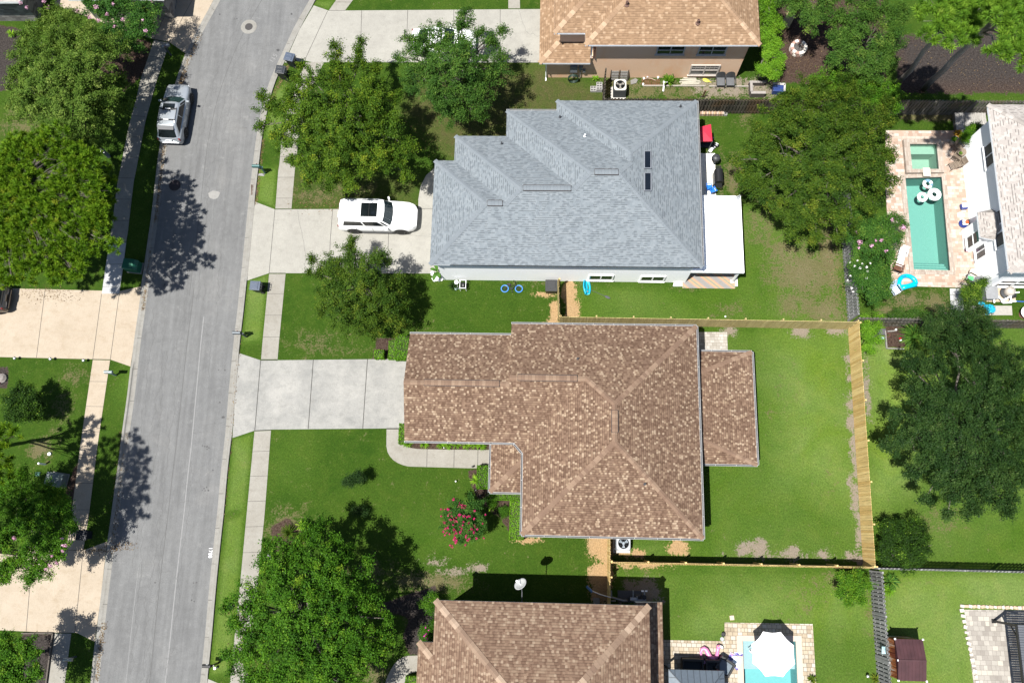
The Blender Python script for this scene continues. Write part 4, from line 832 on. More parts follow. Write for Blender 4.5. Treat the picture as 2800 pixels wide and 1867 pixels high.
# ================================================================== FENCES
NEWW = wood("new_pine", (.76, .50, .18), (1.0, .75, .34)); NEWG = wood("greenish_pine", (.52, .42, .18), (.64, .53, .25)); OLDW = wood("weathered_grey_wood", (.13, .12, .105), (.25, .235, .21), grey=(.19, .15, .10)); OLDD = wood("dark_weathered_wood", (.05, .047, .04), (.13, .115, .09), grey=(.15, .09, .045)); OLDL = wood("silvered_wood", (.24, .245, .25), (.42, .42, .42), grey=(.2, .21, .2))
def fence(name, label, a, b, mat, h=1.9, style='board', side=1, rz0=0, railmat=None, postmat=None, caps=False):
    a = Vector(a); b = Vector(b); a.z = b.z = 0; L = (b-a).length; ang = math.atan2(b.y-a.y, b.x-a.x)
    t_ = thing(name, label, "fence", a, ang); mb = MB(); random.seed(int(abs(a.x*91+a.y*37)))
    wd, gap = (.14, .008) if style == 'board' else (.14, .085); n = int(L/(wd+gap))
    for sd in ((side,) if style == 'board' else (1, -1)):
        for i in range(n):
            x = (i+.5)*(wd+gap) + (0 if sd == 1 or style == 'board' else (wd+gap)/2)
            hh = h + random.uniform(-.015, .015); y = sd*.035 + random.uniform(-.004, .004); w2 = wd/2; th = .018; r_ = random.uniform(-.008, .008)
            pr = [(-w2, .03), (w2, .03), (w2, hh-.035), (w2-.035, hh), (-w2+.035, hh), (-w2, hh-.035)]
            vs = [(x+p[0]+r_*p[1], y-th/2, p[1]) for p in pr] + [(x+p[0]+r_*p[1], y+th/2, p[1]) for p in pr]
            mb.mesh(vs, [(0, 1, 2, 3, 4, 5), (11, 10, 9, 8, 7, 6)] + [(k, 6+k, 6+(k+1) % 6, (k+1) % 6)[::-1] for k in range(6)])
    mb.build("pickets", mat, t_)
    rl = MB()
    yr = 0 if style != 'board' else -side*.01
    for z in (.25, h*.52, h-.22): rl.box((L/2, yr, z), (L, .04, .085))
    rl.build("rails", railmat or mat, t_)
    k = max(1, round(L/2.4))
    for i in range(k+1):
        m2 = MB(); y = 0 if style != 'board' else -side*.075; m2.box((min(L-.05, max(.05, L*i/k)), y, (h-.03)/2), (.09, .09, h-.03) if not caps else (.1, .1, h+.12)); m2.build("post", postmat or railmat or mat, t_)
    return t_
hN = 1.9
nE = G(2320, 899); nC = G(1528, 885)
fence("wooden_fence", "new pine fence between the grey and brown houses running east", nC, nE, NEWG, side=-1, railmat=NEWG)
sE = G(2396, 1551.5, hN); sW = G(1671, 1537.6, hN)
fence("wooden_fence", "long yellow pine fence along the far side of the brown house lawn", nE, sE, NEWW, side=-1, railmat=NEWW)
fence("wooden_fence", "yellow pine fence seen edge-on behind the brown house's lower lawn", sW, sE, NEWW, side=-1, railmat=NEWW)
fence("wooden_fence", "short new pine fence joining the grey house beside the black deck box", G(1527, 760, hN), nC, NEWG, side=-1, railmat=NEWW)
fence("wooden_fence", "short yellow pine fence joining the brown house's lower corner to the next house", G(1669, 1468, hN), G(1669, 1690, hN), NEWW, side=-1, railmat=NEWW)
fence("weathered_fence", "dark shadowbox fence behind the grey roof below the apricot house", G(1652, 270, hN), G(2300, 273.5, hN), OLDD, style='sb', railmat=OLDD)
fence("weathered_fence", "old shadowbox fence above the pool beside the pine straw", G(2302, 273.5, hN), G(2860, 277, hN), OLDW, style='sb')
fence("weathered_fence", "short dark fence end beside the air conditioner of the apricot house", G(1657.5, 185, hN), G(1652, 268, hN), OLDD, style='sb', railmat=OLDD)
fence("weathered_fence", "grey shadowbox fence between the worn lawn and the white crape myrtle", G(2294, 540), G(2319, 880), OLDL, style='sb')
fence("weathered_fence", "old shadowbox fence below the pool house next to the palm", G(2349, 869, hN), G(2860, 877, hN), OLDW, style='sb')
fence("weathered_fence", "thin grey fence with a ragged shadow right of the dark shrub", G(2402, 1554, hN), G(2880, 1566, hN), OLDL, style='sb')
fence("weathered_fence", "silvered ladder-like fence beside the rusty shed", G(2378, 1558), G(2404, 1920), OLDL, style='sb', caps=True)
# ================================================================== VEGETATION
def leafmesh(name, V, tint, mat, parent, nv=4):
    """V: (n, nv, 3) separate leaf faces"""
    n = len(V); me = bpy.data.meshes.new(name); off = np.array(parent.location) if parent is not None else 0
    me.vertices.add(n*nv); me.vertices.foreach_set('co', (V.reshape(-1, 3)-off).astype(np.float32).ravel())
    me.loops.add(n*nv); me.loops.foreach_set('vertex_index', np.arange(n*nv, dtype=np.int32)); me.polygons.add(n); me.polygons.foreach_set('loop_start', np.arange(0, n*nv, nv, dtype=np.int32))
    at = me.attributes.new('tint', 'FLOAT', 'POINT'); at.data.foreach_set('value', np.repeat(tint, nv).astype(np.float32))
    me.materials.append(mat); me.update()
    o = bpy.data.objects.new(name, me); C.objects.link(o)
    if parent is not None: o.parent = parent
    return o
def unit(v): return v/np.maximum(np.linalg.norm(v, axis=-1, keepdims=True), 1e-9)
def twigleaves(rng, base, tip, per, size, spread, tint0, droop=.0, updir=.45, out=None):
    """leaves along many twigs: base,tip (n,3)"""
    n = len(base); t = rng.uniform(.08, 1.05, (n, per, 1)); P = base[:, None]*(1-t) + tip[:, None]*t
    P = P + rng.normal(0, spread, (n, per, 3)); P[..., 2] -= droop*t[..., 0]**2
    ax = unit((tip-base))[:, None] + rng.normal(0, .75, (n, per, 3)); ax = unit(ax)
    nn = rng.normal(0, .55, (n, per, 3)); nn[..., 2] += updir*.6
    if out is not None: nn += out[:, None]*.75
    nn = unit(nn); ax = unit(ax - nn*(ax*nn).sum(-1, keepdims=True)*.7); sd = unit(np.cross(ax, nn))
    L = size*rng.uniform(.65, 1.35, (n, per, 1)); W = L*.36
    c = P; q = np.stack([c - ax*L*.5, c + sd*W + ax*L*.02, c + ax*L*.5, c - sd*W + ax*L*.02], 2)
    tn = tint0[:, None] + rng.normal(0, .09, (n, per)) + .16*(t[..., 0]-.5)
    return q.reshape(-1, 4, 3), np.clip(tn.ravel(), 0, 1)
def lobes_px(L, z, flat=.62):
    out = []
    for l in L:
        px, py, r = l[:3]; zz = z + (l[3] if len(l) > 3 else 0); c = G(px, py, zz); rr = abs(G(px+r, py, zz).x - c.x); out.append((c.x, c.y, zz, rr, rr*flat))
    return out
def crown_pts(rng, lobes, dens, cl=1.0):
    """sprays: every lobe carries clusters of twigs with gaps between them"""
    B, T, K, O = [], [], [], []
    cc = np.mean([l[:3] for l in lobes], 0) - np.array([0, 0, 1.2])
    for (x, y, z, r, rz) in lobes:
        m = int(20*r*r*cl) + 6
        d = unit(rng.normal(0, 1, (m, 3))); d[:, 2] = np.where(d[:, 2] < -.3, -d[:, 2], d[:, 2]); d = unit(d)
        rad = rng.uniform(.2, 1.2, (m, 1))**.66; cen = np.array([x, y, z]) + d*rad*np.array([r, r, rz])
        sr = rng.uniform(.09, .31, m)*min(1.0, .55+r*.35); tk = rng.normal(0, .13, m)
        for i in range(m):
            n = int(dens*sr[i]**2*4.0) + 4
            e = unit(rng.normal(0, 1, (n, 3)))*rng.uniform(.3, 1, (n, 1))**.5*sr[i]*np.array([1, 1, .6]); tip = cen[i] + e
            dirn = unit(d[i]*np.array([1, 1, .5]) + e/sr[i]*.8 + rng.normal(0, .3, (n, 3))); ln = rng.uniform(.35, .85, (n, 1))*(.55+sr[i])
            O.append(unit(unit(tip-np.array([x, y, z-.3*rz]))*.4 + unit(tip-cc)*.65)); B.append(tip - dirn*ln); T.append(tip); K.append(tk[i] + rng.normal(0, .07, n))
    return np.concatenate(B), np.concatenate(T), np.concatenate(K), np.concatenate(O)
BARK = plain("grey_bark", (.17, .15, .125), .95, var=.4, scale=9); BARKD = plain("brown_bark", (.085, .065, .05), .95, var=.45, scale=9)
def limb(mb, rng, a, b, r0, r1, n=6, wob=.18, sides=5):
    a = np.array(a); b = np.array(b); L = np.linalg.norm(b-a); pts = []
    for i in range(n+1):
        f = i/n; p = a*(1-f) + b*f; p = p + (rng.normal(0, wob, 3)*L*.09 if 0 < i < n else 0); p[2] += math.sin(f*math.pi)*L*.07; pts.append(p)
    mb.tube(pts, [r0*(1-i/n)+r1*i/n for i in range(n+1)], sides); return pts
def tree(name, label, cat, base, L, z, mat, seed, dens=34, per=9, size=.15, spread=.09, trunk=.2, group=None, bark=BARK, flowers=None, droop=.05, flat=.72, hub=.45, stems=1, bare=2, tint=.5, dome=0.0):
    size *= .60; rng = np.random.default_rng(seed); lb = lobes_px(L, z, flat)
    if dome:
        q = np.array([l[:2] for l in lb]); d_ = np.hypot(*(q-q.mean(0)).T); d_ = d_/d_.max()
        lb = [lobes_px([(l[0], l[1], l[2], (l[3] if len(l) > 3 else 0) + dome*(.55-e_))], z, flat)[0] for l, e_ in zip(L, d_)]
    b0 = Vector((base.x, base.y, 0)); t_ = thing(name, label, cat, b0, 0, group)
    mb = MB(); cx = np.mean([l[0] for l in lb]); cy = np.mean([l[1] for l in lb])
    forks = []
    for s in range(stems):
        o = np.array([rng.normal(0, .12), rng.normal(0, .12), 0]) if stems > 1 else np.zeros(3)
        f = np.array([b0.x*.45+cx*.55, b0.y*.45+cy*.55, z*hub]) + (rng.normal(0, .35, 3)*[1, 1, .3] if stems > 1 else 0)
        limb(mb, rng, np.array([b0.x, b0.y, -.05]) + o, f, trunk/math.sqrt(stems), trunk*.7/math.sqrt(stems), 5, .1, 7); forks.append(f)
    for i, l in enumerate(lb):
        f = forks[i % len(forks)]; e = np.array([l[0], l[1], l[2]+l[4]*.2]); pts = limb(mb, rng, f, e, trunk*.45/math.sqrt(stems), .025)
        for k in range(bare+2):
            p = pts[rng.integers(3, 6)]; d = unit(rng.normal(0, 1, 3)*[1, 1, .4] + [0, 0, .5]); limb(mb, rng, p, p + d*l[3]*rng.uniform(.5, .95)*[1, 1, l[4]/l[3]], .03, .009, 4, .25, 4)
    mb.v = [tuple(Vector(v)-b0) for v in mb.v]; mb.build("trunk", bark, t_, smooth=True, uv=False)
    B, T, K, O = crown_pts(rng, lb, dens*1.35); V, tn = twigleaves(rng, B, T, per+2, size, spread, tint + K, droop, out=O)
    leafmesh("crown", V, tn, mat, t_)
    if flowers:
        fm, pts = flowers; Vf = []
        for (px, py, zz, r) in pts:
            c = np.array(G(px, py, zz)); r = r*.8; n = int(90*(r/.2)**2*.6)+10; d = unit(rng.normal(0, 1, (n, 3))); p = c + d*r*rng.uniform(.3, 1, (n, 1))*[1, 1, .8]
            a = unit(rng.normal(0, 1, (n, 3))); s_ = unit(np.cross(a, d)); h = .035
            Vf.append(np.stack([p-a*h, p+s_*h, p+a*h, p-s_*h], 1))
        Vf = np.concatenate(Vf); leafmesh("blossoms", Vf, rng.uniform(0, 1, len(Vf)), fm, t_)
    return t_
L_OAK = leafm("oak_leaves", [(0, (.018, .046, .005)), (.4, (.044, .095, .008)), (.7, (.088, .150, .011)), (1, (.22, .25, .02))])
L_PALEOAK = leafm("light_oak_leaves", [(0, (.036, .080, .012)), (.4, (.075, .14, .020)), (.75, (.14, .215, .035)), (1, (.26, .33, .08))], .32)
L_DEEP = leafm("deep_oak_leaves", [(0, (.015, .046, .009)), (.45, (.034, .085, .012)), (.8, (.066, .135, .018)), (1, (.14, .20, .035))])
L_LIVE = leafm("live_oak_leaves", [(0, (.009, .025, .007)), (.45, (.018, .045, .010)), (.8, (.038, .075, .015)), (1, (.09, .13, .04))], .18)
L_OLIVE = leafm("olive_oak_leaves", [(0, (.013, .036, .005)), (.4, (.032, .072, .008)), (.75, (.068, .118, .011)), (1, (.155, .185, .02))], .22)
L_BRIGHT = leafm("bright_oak_leaves", [(0, (.014, .050, .004)), (.4, (.036, .105, .007)), (.75, (.070, .165, .010)), (1, (.17, .26, .02))])
L_MYRT = leafm("myrtle_leaves", [(0, (.012, .042, .009)), (.45, (.030, .09, .014)), (.8, (.064, .15, .020)), (1, (.16, .24, .035))])
L_PINE = leafm("pine_needles", [(0, (.02, .055, .005)), (.35, (.058, .135, .008)), (.7, (.14, .25, .013)), (1, (.28, .32, .03))], .2)
L_LONG = leafm("longleaf_needles", [(0, (.03, .085, .010)), (.4, (.085, .19, .018)), (.75, (.16, .29, .025)), (1, (.27, .38, .06))], .25)
L_HEDGE = leafm("hedge_leaves", [(0, (.035, .10, .006)), (.45, (.085, .20, .012)), (.8, (.15, .29, .02)), (1, (.28, .40, .04))])
L_VINE = leafm("vine_leaves", [(0, (.05, .14, .010)), (.45, (.12, .26, .016)), (.8, (.21, .36, .025)), (1, (.38, .48, .06))])
L_CITRUS = leafm("glossy_leaves", [(0, (.008, .022, .004)), (.5, (.02, .05, .007)), (.8, (.06, .13, .01)), (1, (.24, .34, .04))], .2, .35)
F_RED = leafm("red_blossom", [(0, (.36, .010, .075)), (1, (.58, .04, .19))], .2); F_PINK = leafm("pink_blossom", [(0, (.55, .25, .42)), (1, (.75, .48, .62))], .2); F_WHITE = leafm("white_blossom", [(0, (.7, .66, .68)), (1, (.85, .83, .84))], .2); F_MAG = leafm("magenta_blossom", [(0, (.5, .03, .3)), (1, (.68, .08, .42))], .2)

tree("oak_tree", "pale green oak filling the top left corner", "tree", G(210, 230), [(190, 110, 75), (110, 165, 80), (235, 190, 80), (100, 285, 75), (195, 300, 80), (280, 260, 62, -1), (235, 365, 55), (280, 320, 46, -1), (65, 215, 50), (290, 140, 60), (160, 60, 55), (90, 105, 40), (50, 270, 40), (330, 225, 34, -2.2), (335, 290, 34, -2.2), (150, 220, 80), (205, 405, 30), (255, 400, 28)], 5.6, L_PALEOAK, 1, 40, 9, .16, dome=2.6, group="big shade trees")
tree("crape_myrtle", "dark crape myrtle with lilac blossoms by the top left driveway", "tree", G(330, 75), [(325, 40, 60), (390, 55, 45), (265, 25, 55), (365, 100, 45), (300, 95, 50), (400, 20, 40), (410, 85, 25), (345, 130, 40), (330, 5, 50)], 3.6, L_MYRT, 2, 40, 9, .13, stems=4, trunk=.12, flowers=(F_PINK, [(210, 30, 4.6, .25), (245, 48, 4.6, .2), (268, 56, 4.6, .22), (292, 40, 4.6, .2), (313, 72, 4.6, .2), (334, 53, 4.6, .2), (308, 12, 4.6, .2), (398, 85, 4.3, .22), (390, 55, 4.4, .12), (132, 21, 3.5, .2), (120, 4, 3.5, .2), (72, 21, 3, .2), (55, 8, 3, .2), (262, 20, 4.7, .25), (415, 5, 4, .15)]), group="crape myrtles in bloom")
tree("oak_tree", "broad oak with yellowish tips over the sidewalk left of the grey roof", "tree", G(960, 330), [(925, 190, 55), (870, 260, 80), (1000, 265, 75), (800, 300, 55), (735, 300, 40), (840, 365, 80), (950, 345, 90), (1055, 330, 60), (770, 380, 38), (900, 440, 85), (1010, 420, 75), (1080, 440, 45), (850, 480, 40), (950, 495, 50), (990, 120, 24), (918, 128, 25), (985, 165, 35), (815, 225, 30), (712, 345, 22), (1110, 400, 30), (1030, 190, 25), (720, 265, 22), (1085, 270, 30), (830, 180, 18), (1110, 480, 22), (800, 440, 25)], 5.0, L_OAK, 3, 36, 9, .155, dome=2.6, group="big shade trees", tint=.46)
tree("oak_tree", "open-crowned oak with grey twigs over the top driveway", "tree", G(1235, 210), [(1180, 120, 62), (1215, 118, 46), (1270, 120, 40), (1140, 125, 34), (1260, 65, 45), (1150, 180, 60), (1255, 185, 80), (1350, 120, 40), (1355, 195, 55), (1200, 255, 65), (1290, 275, 60), (1120, 235, 35), (1245, 315, 40), (1310, 320, 28), (1120, 110, 28), (1275, 35, 22), (1375, 85, 22), (1215, 300, 40), (1310, 90, 25), (1310, 230, 45), (1090, 160, 20)], 4.8, L_DEEP, 4, 26, 9, .145, dome=2.6, group="big shade trees", bare=4, tint=.5)
tree("oak_tree", "round young oak between the white car's driveway and the brown house", "tree", G(1010, 805), [(955, 700, 45), (1005, 760, 75), (920, 800, 55), (1050, 820, 70), (960, 855, 70), (1085, 870, 45), (870, 750, 22), (852, 712, 18), (1000, 890, 40), (1040, 700, 28), (1090, 780, 35), (880, 850, 28), (905, 720, 30), (965, 660, 20), (1110, 830, 25), (845, 745, 12), (930, 750, 45), (1030, 905, 22)], 3.6, L_OLIVE, 5, 40, 9, .14, dome=2.6, group="big shade trees", tint=.54)
tree("oak_tree", "wide olive-green oak between the grey roof and the pool", "tree", G(2230, 440), [(2220, 275, 75), (2320, 265, 70), (2140, 330, 65), (2235, 380, 100), (2340, 370, 95), (2085, 420, 60), (2150, 495, 80), (2260, 500, 95), (2370, 470, 75), (2040, 495, 45), (2200, 590, 65), (2295, 595, 60), (2130, 575, 38), (2385, 555, 40), (2010, 440, 25), (2060, 350, 30), (2420, 420, 35), (2430, 500, 28), (2230, 650, 30), (2160, 640, 22), (2290, 650, 25), (2420, 340, 40), (2150, 270, 28), (2080, 530, 40), (2410, 290, 40)], 4.6, L_OLIVE, 6, 38, 9, .145, dome=2.6, group="big shade trees", bare=3, tint=.55)
tree("live_oak", "very dark live oak standing on the lawn at the right edge", "tree", G(2630, 1180), [(2610, 935, 60), (2530, 985, 60), (2680, 950, 75), (2560, 1080, 80), (2680, 1070, 100), (2780, 1040, 80), (2455, 1205, 45), (2550, 1200, 90), (2680, 1190, 100), (2790, 1150, 90), (2600, 1310, 80), (2700, 1310, 90), (2800, 1280, 80), (2650, 1380, 50), (2740, 1385, 50), (2450, 1130, 28), (2500, 1060, 35), (2420, 1220, 22), (2500, 1290, 40), (2480, 1000, 20), (2530, 1360, 25), (2590, 1405, 22), (2770, 970, 40), (2850, 1180, 80)], 5.4, L_LIVE, 7, 40, 9, .145, dome=2.6, group="big shade trees", trunk=.3, bare=3, tint=.5)
tree("live_oak", "small dark tree growing behind the old fence above the live oak", "tree", G(2640, 885), [(2600, 870, 45), (2650, 850, 45), (2560, 905, 40), (2690, 890, 40), (2630, 910, 45), (2540, 880, 25), (2680, 850, 25), (2570, 850, 22)], 3.0, L_LIVE, 8, 40, 9, .12, trunk=.1, tint=.55)
tree("oak_tree", "large bright green oak on the lawn left of the bottom house", "tree", G(840, 1690), [(860, 1465, 50), (800, 1500, 55), (925, 1500, 45), (760, 1560, 70), (880, 1570, 85), (985, 1580, 40), (695, 1640, 65), (800, 1660, 95), (930, 1650, 85), (1020, 1640, 40), (700, 1740, 75), (820, 1770, 95), (940, 1750, 85), (1050, 1740, 35), (660, 1800, 50), (760, 1850, 75), (900, 1850, 85), (1000, 1800, 55), (690, 1860, 50), (640, 1700, 30), (740, 1490, 28), (620, 1655, 22), (1060, 1690, 22), (1010, 1535, 20), (620, 1790, 22), (800, 1930, 70), (950, 1920, 60)], 5.6, L_BRIGHT, 9, 36, 9, .16, dome=2.6, group="big shade trees", trunk=.26, tint=.46)
tree("crape_myrtle", "crape myrtle covered in red blossom in front of the brown house", "tree", G(1272, 1418), [(1255, 1390, 38), (1290, 1425, 42), (1235, 1430, 36), (1265, 1465, 32), (1295, 1380, 28), (1225, 1400, 22), (1300, 1460, 22)], 2.6, L_MYRT, 10, 80, 9, .11, stems=5, trunk=.09, spread=.06,
     flowers=(F_RED, [(random.Random(k).gauss(1262, 28), random.Random(k+500).gauss(1425, 30), 2.9+random.Random(k+900).uniform(-.3, .4), random.Random(k+77).uniform(.07, .15)) for k in range(95)]), group="crape myrtles in bloom", tint=.5)
tree("crape_myrtle", "pink-blossomed crape myrtle at the edge of the long pool deck", "tree", G(2390, 655), [(2360, 620, 50), (2420, 635, 45), (2440, 600, 35), (2395, 685, 42), (2345, 680, 32), (2450, 655, 30), (2465, 610, 22), (2320, 640, 25), (2430, 700, 28)], 2.9, L_MYRT, 11, 44, 9, .12, stems=5, trunk=.1, flowers=(F_PINK, [(2341, 634, 3.6, .2), (2351, 663, 3.6, .25), (2409, 656, 3.6, .18), (2384, 672, 3.6, .18), (2424, 686, 3.5, .18), (2348, 678, 3.4, .12), (2470, 622, 3.2, .3), (2300, 655, 3, .15), (2440, 600, 3.5, .15), (2395, 657, 3.5, .1)]), group="crape myrtles in bloom", tint=.58)
tree("crape_myrtle", "white-flowered crape myrtle against the grey fence beside the pool", "tree", G(2378, 775), [(2360, 740, 42), (2400, 735, 38), (2385, 780, 40), (2345, 775, 32), (2420, 770, 28), (2385, 815, 28), (2340, 730, 24), (2425, 800, 20)], 2.5, L_MYRT, 12, 44, 9, .12, stems=4, trunk=.09, flowers=(F_WHITE, [(2325, 717, 2.6, .1), (2353, 733, 3, .12), (2370, 730, 3, .14), (2337, 727, 3, .1), (2369, 761, 3, .1), (2325, 755, 2.6, .1), (2318, 766, 2.5, .12), (2329, 788, 2.6, .12), (2333, 797, 2.6, .1), (2358, 722, 3, .08), (2345, 712, 2.9, .08), (2380, 720, 3, .08), (2372, 742, 3, .09)]), group="crape myrtles in bloom", tint=.56)
tree("crape_myrtle", "crape myrtle with a few pink blossoms over the lower left driveway", "tree", G(95, 1460), [(60, 1435, 62), (130, 1425, 60), (185, 1405, 38), (45, 1535, 55), (110, 1535, 55), (60, 1325, 50, -1.2), (130, 1350, 46, -1), (5, 1350, 50, -1.2), (165, 1365, 36, -1), (165, 1490, 42), (85, 1585, 26), (40, 1385, 48), (5, 1470, 50), (125, 1490, 55), (200, 1440, 22), (20, 1580, 22), (100, 1370, 40), (10, 1560, 30)], 4.2, L_BRIGHT, 13, 40, 9, .14, stems=3, trunk=.13, flowers=(F_PINK, [(38, 1471, 5, .2), (172, 1491, 5, .15), (180, 1491, 5, .14), (171, 1506, 5, .14), (141, 1519, 5, .14), (137, 1546, 5, .18), (154, 1538, 5, .18), (170, 1471, 5, .12), (110, 1543, 5, .1), (125, 1555, 4.8, .12)]), group="crape myrtles in bloom", tint=.52)
tree("oak_tree", "leafy tree crown in the bottom left corner", "tree", G(35, 1810), [(30, 1780, 50), (75, 1765, 35), (60, 1835, 50), (100, 1835, 25), (5, 1840, 50), (95, 1790, 24), (20, 1745, 30), (60, 1890, 50)], 3.8, L_BRIGHT, 14, 40, 9, .15, trunk=.14, tint=.5)
for i, (lab, base, Ls, z, sd) in enumerate((("leafy tree at the top edge right of the hedge above the fire pit", (2270, 60), [(2250, 25, 50), (2180, 15, 45), (2215, 55, 40), (2150, 0, 40), (2285, 60, 45), (2180, -20, 50)], 4.0, 21), ("deep green tree right of the fire pit below the pines", (2360, 150), [(2330, 70, 60), (2400, 50, 55), (2320, 130, 55), (2400, 140, 60), (2370, 190, 45), (2440, 100, 45), (2450, 40, 40), (2290, 110, 35), (2280, 170, 28), (2350, 20, 50), (2430, 165, 28)], 4.6, 22), ("green myrtle reaching over the old fence between fire pit and pool", (2350, 250), [(2280, 215, 42), (2340, 225, 40), (2400, 235, 42), (2440, 260, 34), (2380, 270, 40), (2300, 250, 38), (2450, 295, 25), (2230, 225, 30)], 3.4, 23))):
    tree("broadleaf_tree", lab, "tree", G(*base), Ls, z, L_DEEP if sd != 23 else L_BRIGHT, sd, 40, 9, .14, trunk=.13, tint=.58)
tree("small_tree", "small bright crape myrtle touching the silvered fence", "tree", G(2332, 1592), [(2325, 1585, 28), (2345, 1600, 28), (2310, 1605, 20), (2335, 1625, 26), (2300, 1575, 14), (2350, 1568, 18), (2372, 1600, 16), (2320, 1645, 14), (2295, 1622, 12), (2355, 1640, 14)], 2.2, L_BRIGHT, 24, 46, 9, .12, stems=5, trunk=.07, tint=.62, flat=.8)
tree("citrus_shrub", "dark glossy shrub with lime tips in the fence corner", "shrub", G(2475, 1490), [(2440, 1460, 42), (2500, 1450, 42), (2470, 1500, 52), (2520, 1495, 34), (2425, 1500, 30), (2470, 1535, 34), (2535, 1470, 20), (2420, 1440, 18), (2510, 1530, 26), (2460, 1430, 18), (2415, 1525, 20)], 1.7, L_CITRUS, 25, 60, 9, .12, stems=5, trunk=.08, tint=.45)
tree("round_shrub", "round glossy shrub casting a dark shadow on the left lawn", "shrub", G(62, 1105), [(50, 1100, 40), (85, 1095, 34), (65, 1130, 36), (35, 1125, 30), (60, 1070, 30), (95, 1120, 24), (25, 1090, 22)], 2.0, L_CITRUS, 26, 120, 10, .13, stems=5, trunk=.08, tint=.52, flat=.9)
tree("shrub", "dense shrub at the foot of the white house by the pool equipment", "shrub", G(2658, 805), [(2655, 790, 26), (2680, 780, 20), (2650, 815, 24), (2675, 805, 20), (2640, 800, 16), (2690, 768, 12)], 1.6, L_CITRUS, 27, 80, 9, .10, stems=4, trunk=.05, tint=.62, flat=.9)
tree("shrub", "leafy shrub between the wooden deck and the white house", "shrub", G(2652, 372), [(2645, 365, 16), (2662, 352, 16), (2640, 380, 14), (2672, 345, 10), (2655, 350, 14)], 1.3, L_BRIGHT, 28, 80, 9, .10, stems=4, trunk=.05, tint=.55)
tree("shrub", "yellow-green bush outside the corner of the new fence", "shrub", G(2385, 925), [(2370, 890, 22), (2395, 895, 20), (2380, 925, 26), (2370, 950, 18), (2400, 930, 16), (2365, 870, 14), (2400, 870, 16), (2385, 958, 12)], 1.3, L_HEDGE, 29, 80, 9, .10, stems=5, trunk=.05, tint=.42)
tree("shrub", "low dark bush along the inside of the old fence by the pool lawn", "shrub", G(2452, 862), [(2440, 862, 10), (2455, 855, 14), (2470, 862, 9)], .7, L_DEEP, 30, 120, 8, .08, stems=3, trunk=.03)
tree("shrub", "pair of low green tufts against the old fence near the white path", "shrub", G(2508, 862), [(2490, 860, 12), (2505, 856, 12), (2525, 862, 10), (2535, 860, 8)], .7, L_DEEP, 31, 120, 8, .08, stems=3, trunk=.03)
tree("shrub", "vine-covered hedge beside the apricot house by the fire pit", "hedge", G(2112, 110), [(2100, 20, 36), (2115, 60, 34), (2098, 95, 30), (2120, 125, 30), (2105, 150, 28), (2125, 175, 24), (2095, 195, 22), (2110, -20, 36), (2080, 190, 16), (2140, 160, 14), (2120, 205, 14)], 2.0, L_VINE, 32, 90, 9, .11, stems=5, trunk=.05, tint=.34)
tree("shrub", "round flowering shrub with magenta blooms at the bottom house wall", "shrub", G(1172, 1735), [(1165, 1720, 22), (1180, 1745, 22), (1160, 1745, 18), (1185, 1705, 16), (1170, 1765, 12)], 1.3, L_BRIGHT, 33, 90, 9, .08, stems=4, trunk=.04, tint=.4, flowers=(F_MAG, [(1165, 1733, 1.9, .08), (1168, 1745, 1.9, .1), (1164, 1715, 1.9, .05), (1172, 1722, 1.9, .05), (1160, 1738, 1.8, .06)]))
tree("shrub", "green shrub beside the top left corner of the bottom house roof", "shrub", G(1178, 1650), [(1170, 1645, 22), (1185, 1632, 18), (1175, 1665, 20), (1190, 1655, 16)], 1.3, L_BRIGHT, 34, 90, 9, .08, stems=4, trunk=.04, tint=.5)
tree("shrub", "small dark round bush behind the neighbour's driveway hedge", "shrub", G(1345, 1367), [(1340, 1362, 12), (1350, 1358, 12), (1344, 1374, 10)], .7, L_BRIGHT, 35, 160, 8, .06, stems=3, trunk=.03, tint=.4)
tree("shrub", "ball-shaped shrub on red mulch beside the lime hedge", "shrub", G(1378, 1399), [(1374, 1396, 11), (1384, 1398, 11), (1378, 1405, 10)], .6, L_BRIGHT, 36, 180, 8, .06, stems=3, trunk=.03, tint=.42)
tree("sapling", "thin young tree alone on the front lawn", "tree", G(985, 1322), [(968, 1305, 9), (980, 1298, 10), (955, 1310, 8), (985, 1312, 8), (945, 1318, 6), (962, 1320, 7)], 1.5, L_LIVE, 37, 130, 7, .09, trunk=.03, tint=.42)
tree("sapling", "sparse dark seedling above the big lower oak", "tree", G(985, 1400), [(970, 1398, 6), (985, 1394, 7), (995, 1402, 5)], .8, L_LIVE, 38, 130, 7, .08, trunk=.02, tint=.4)
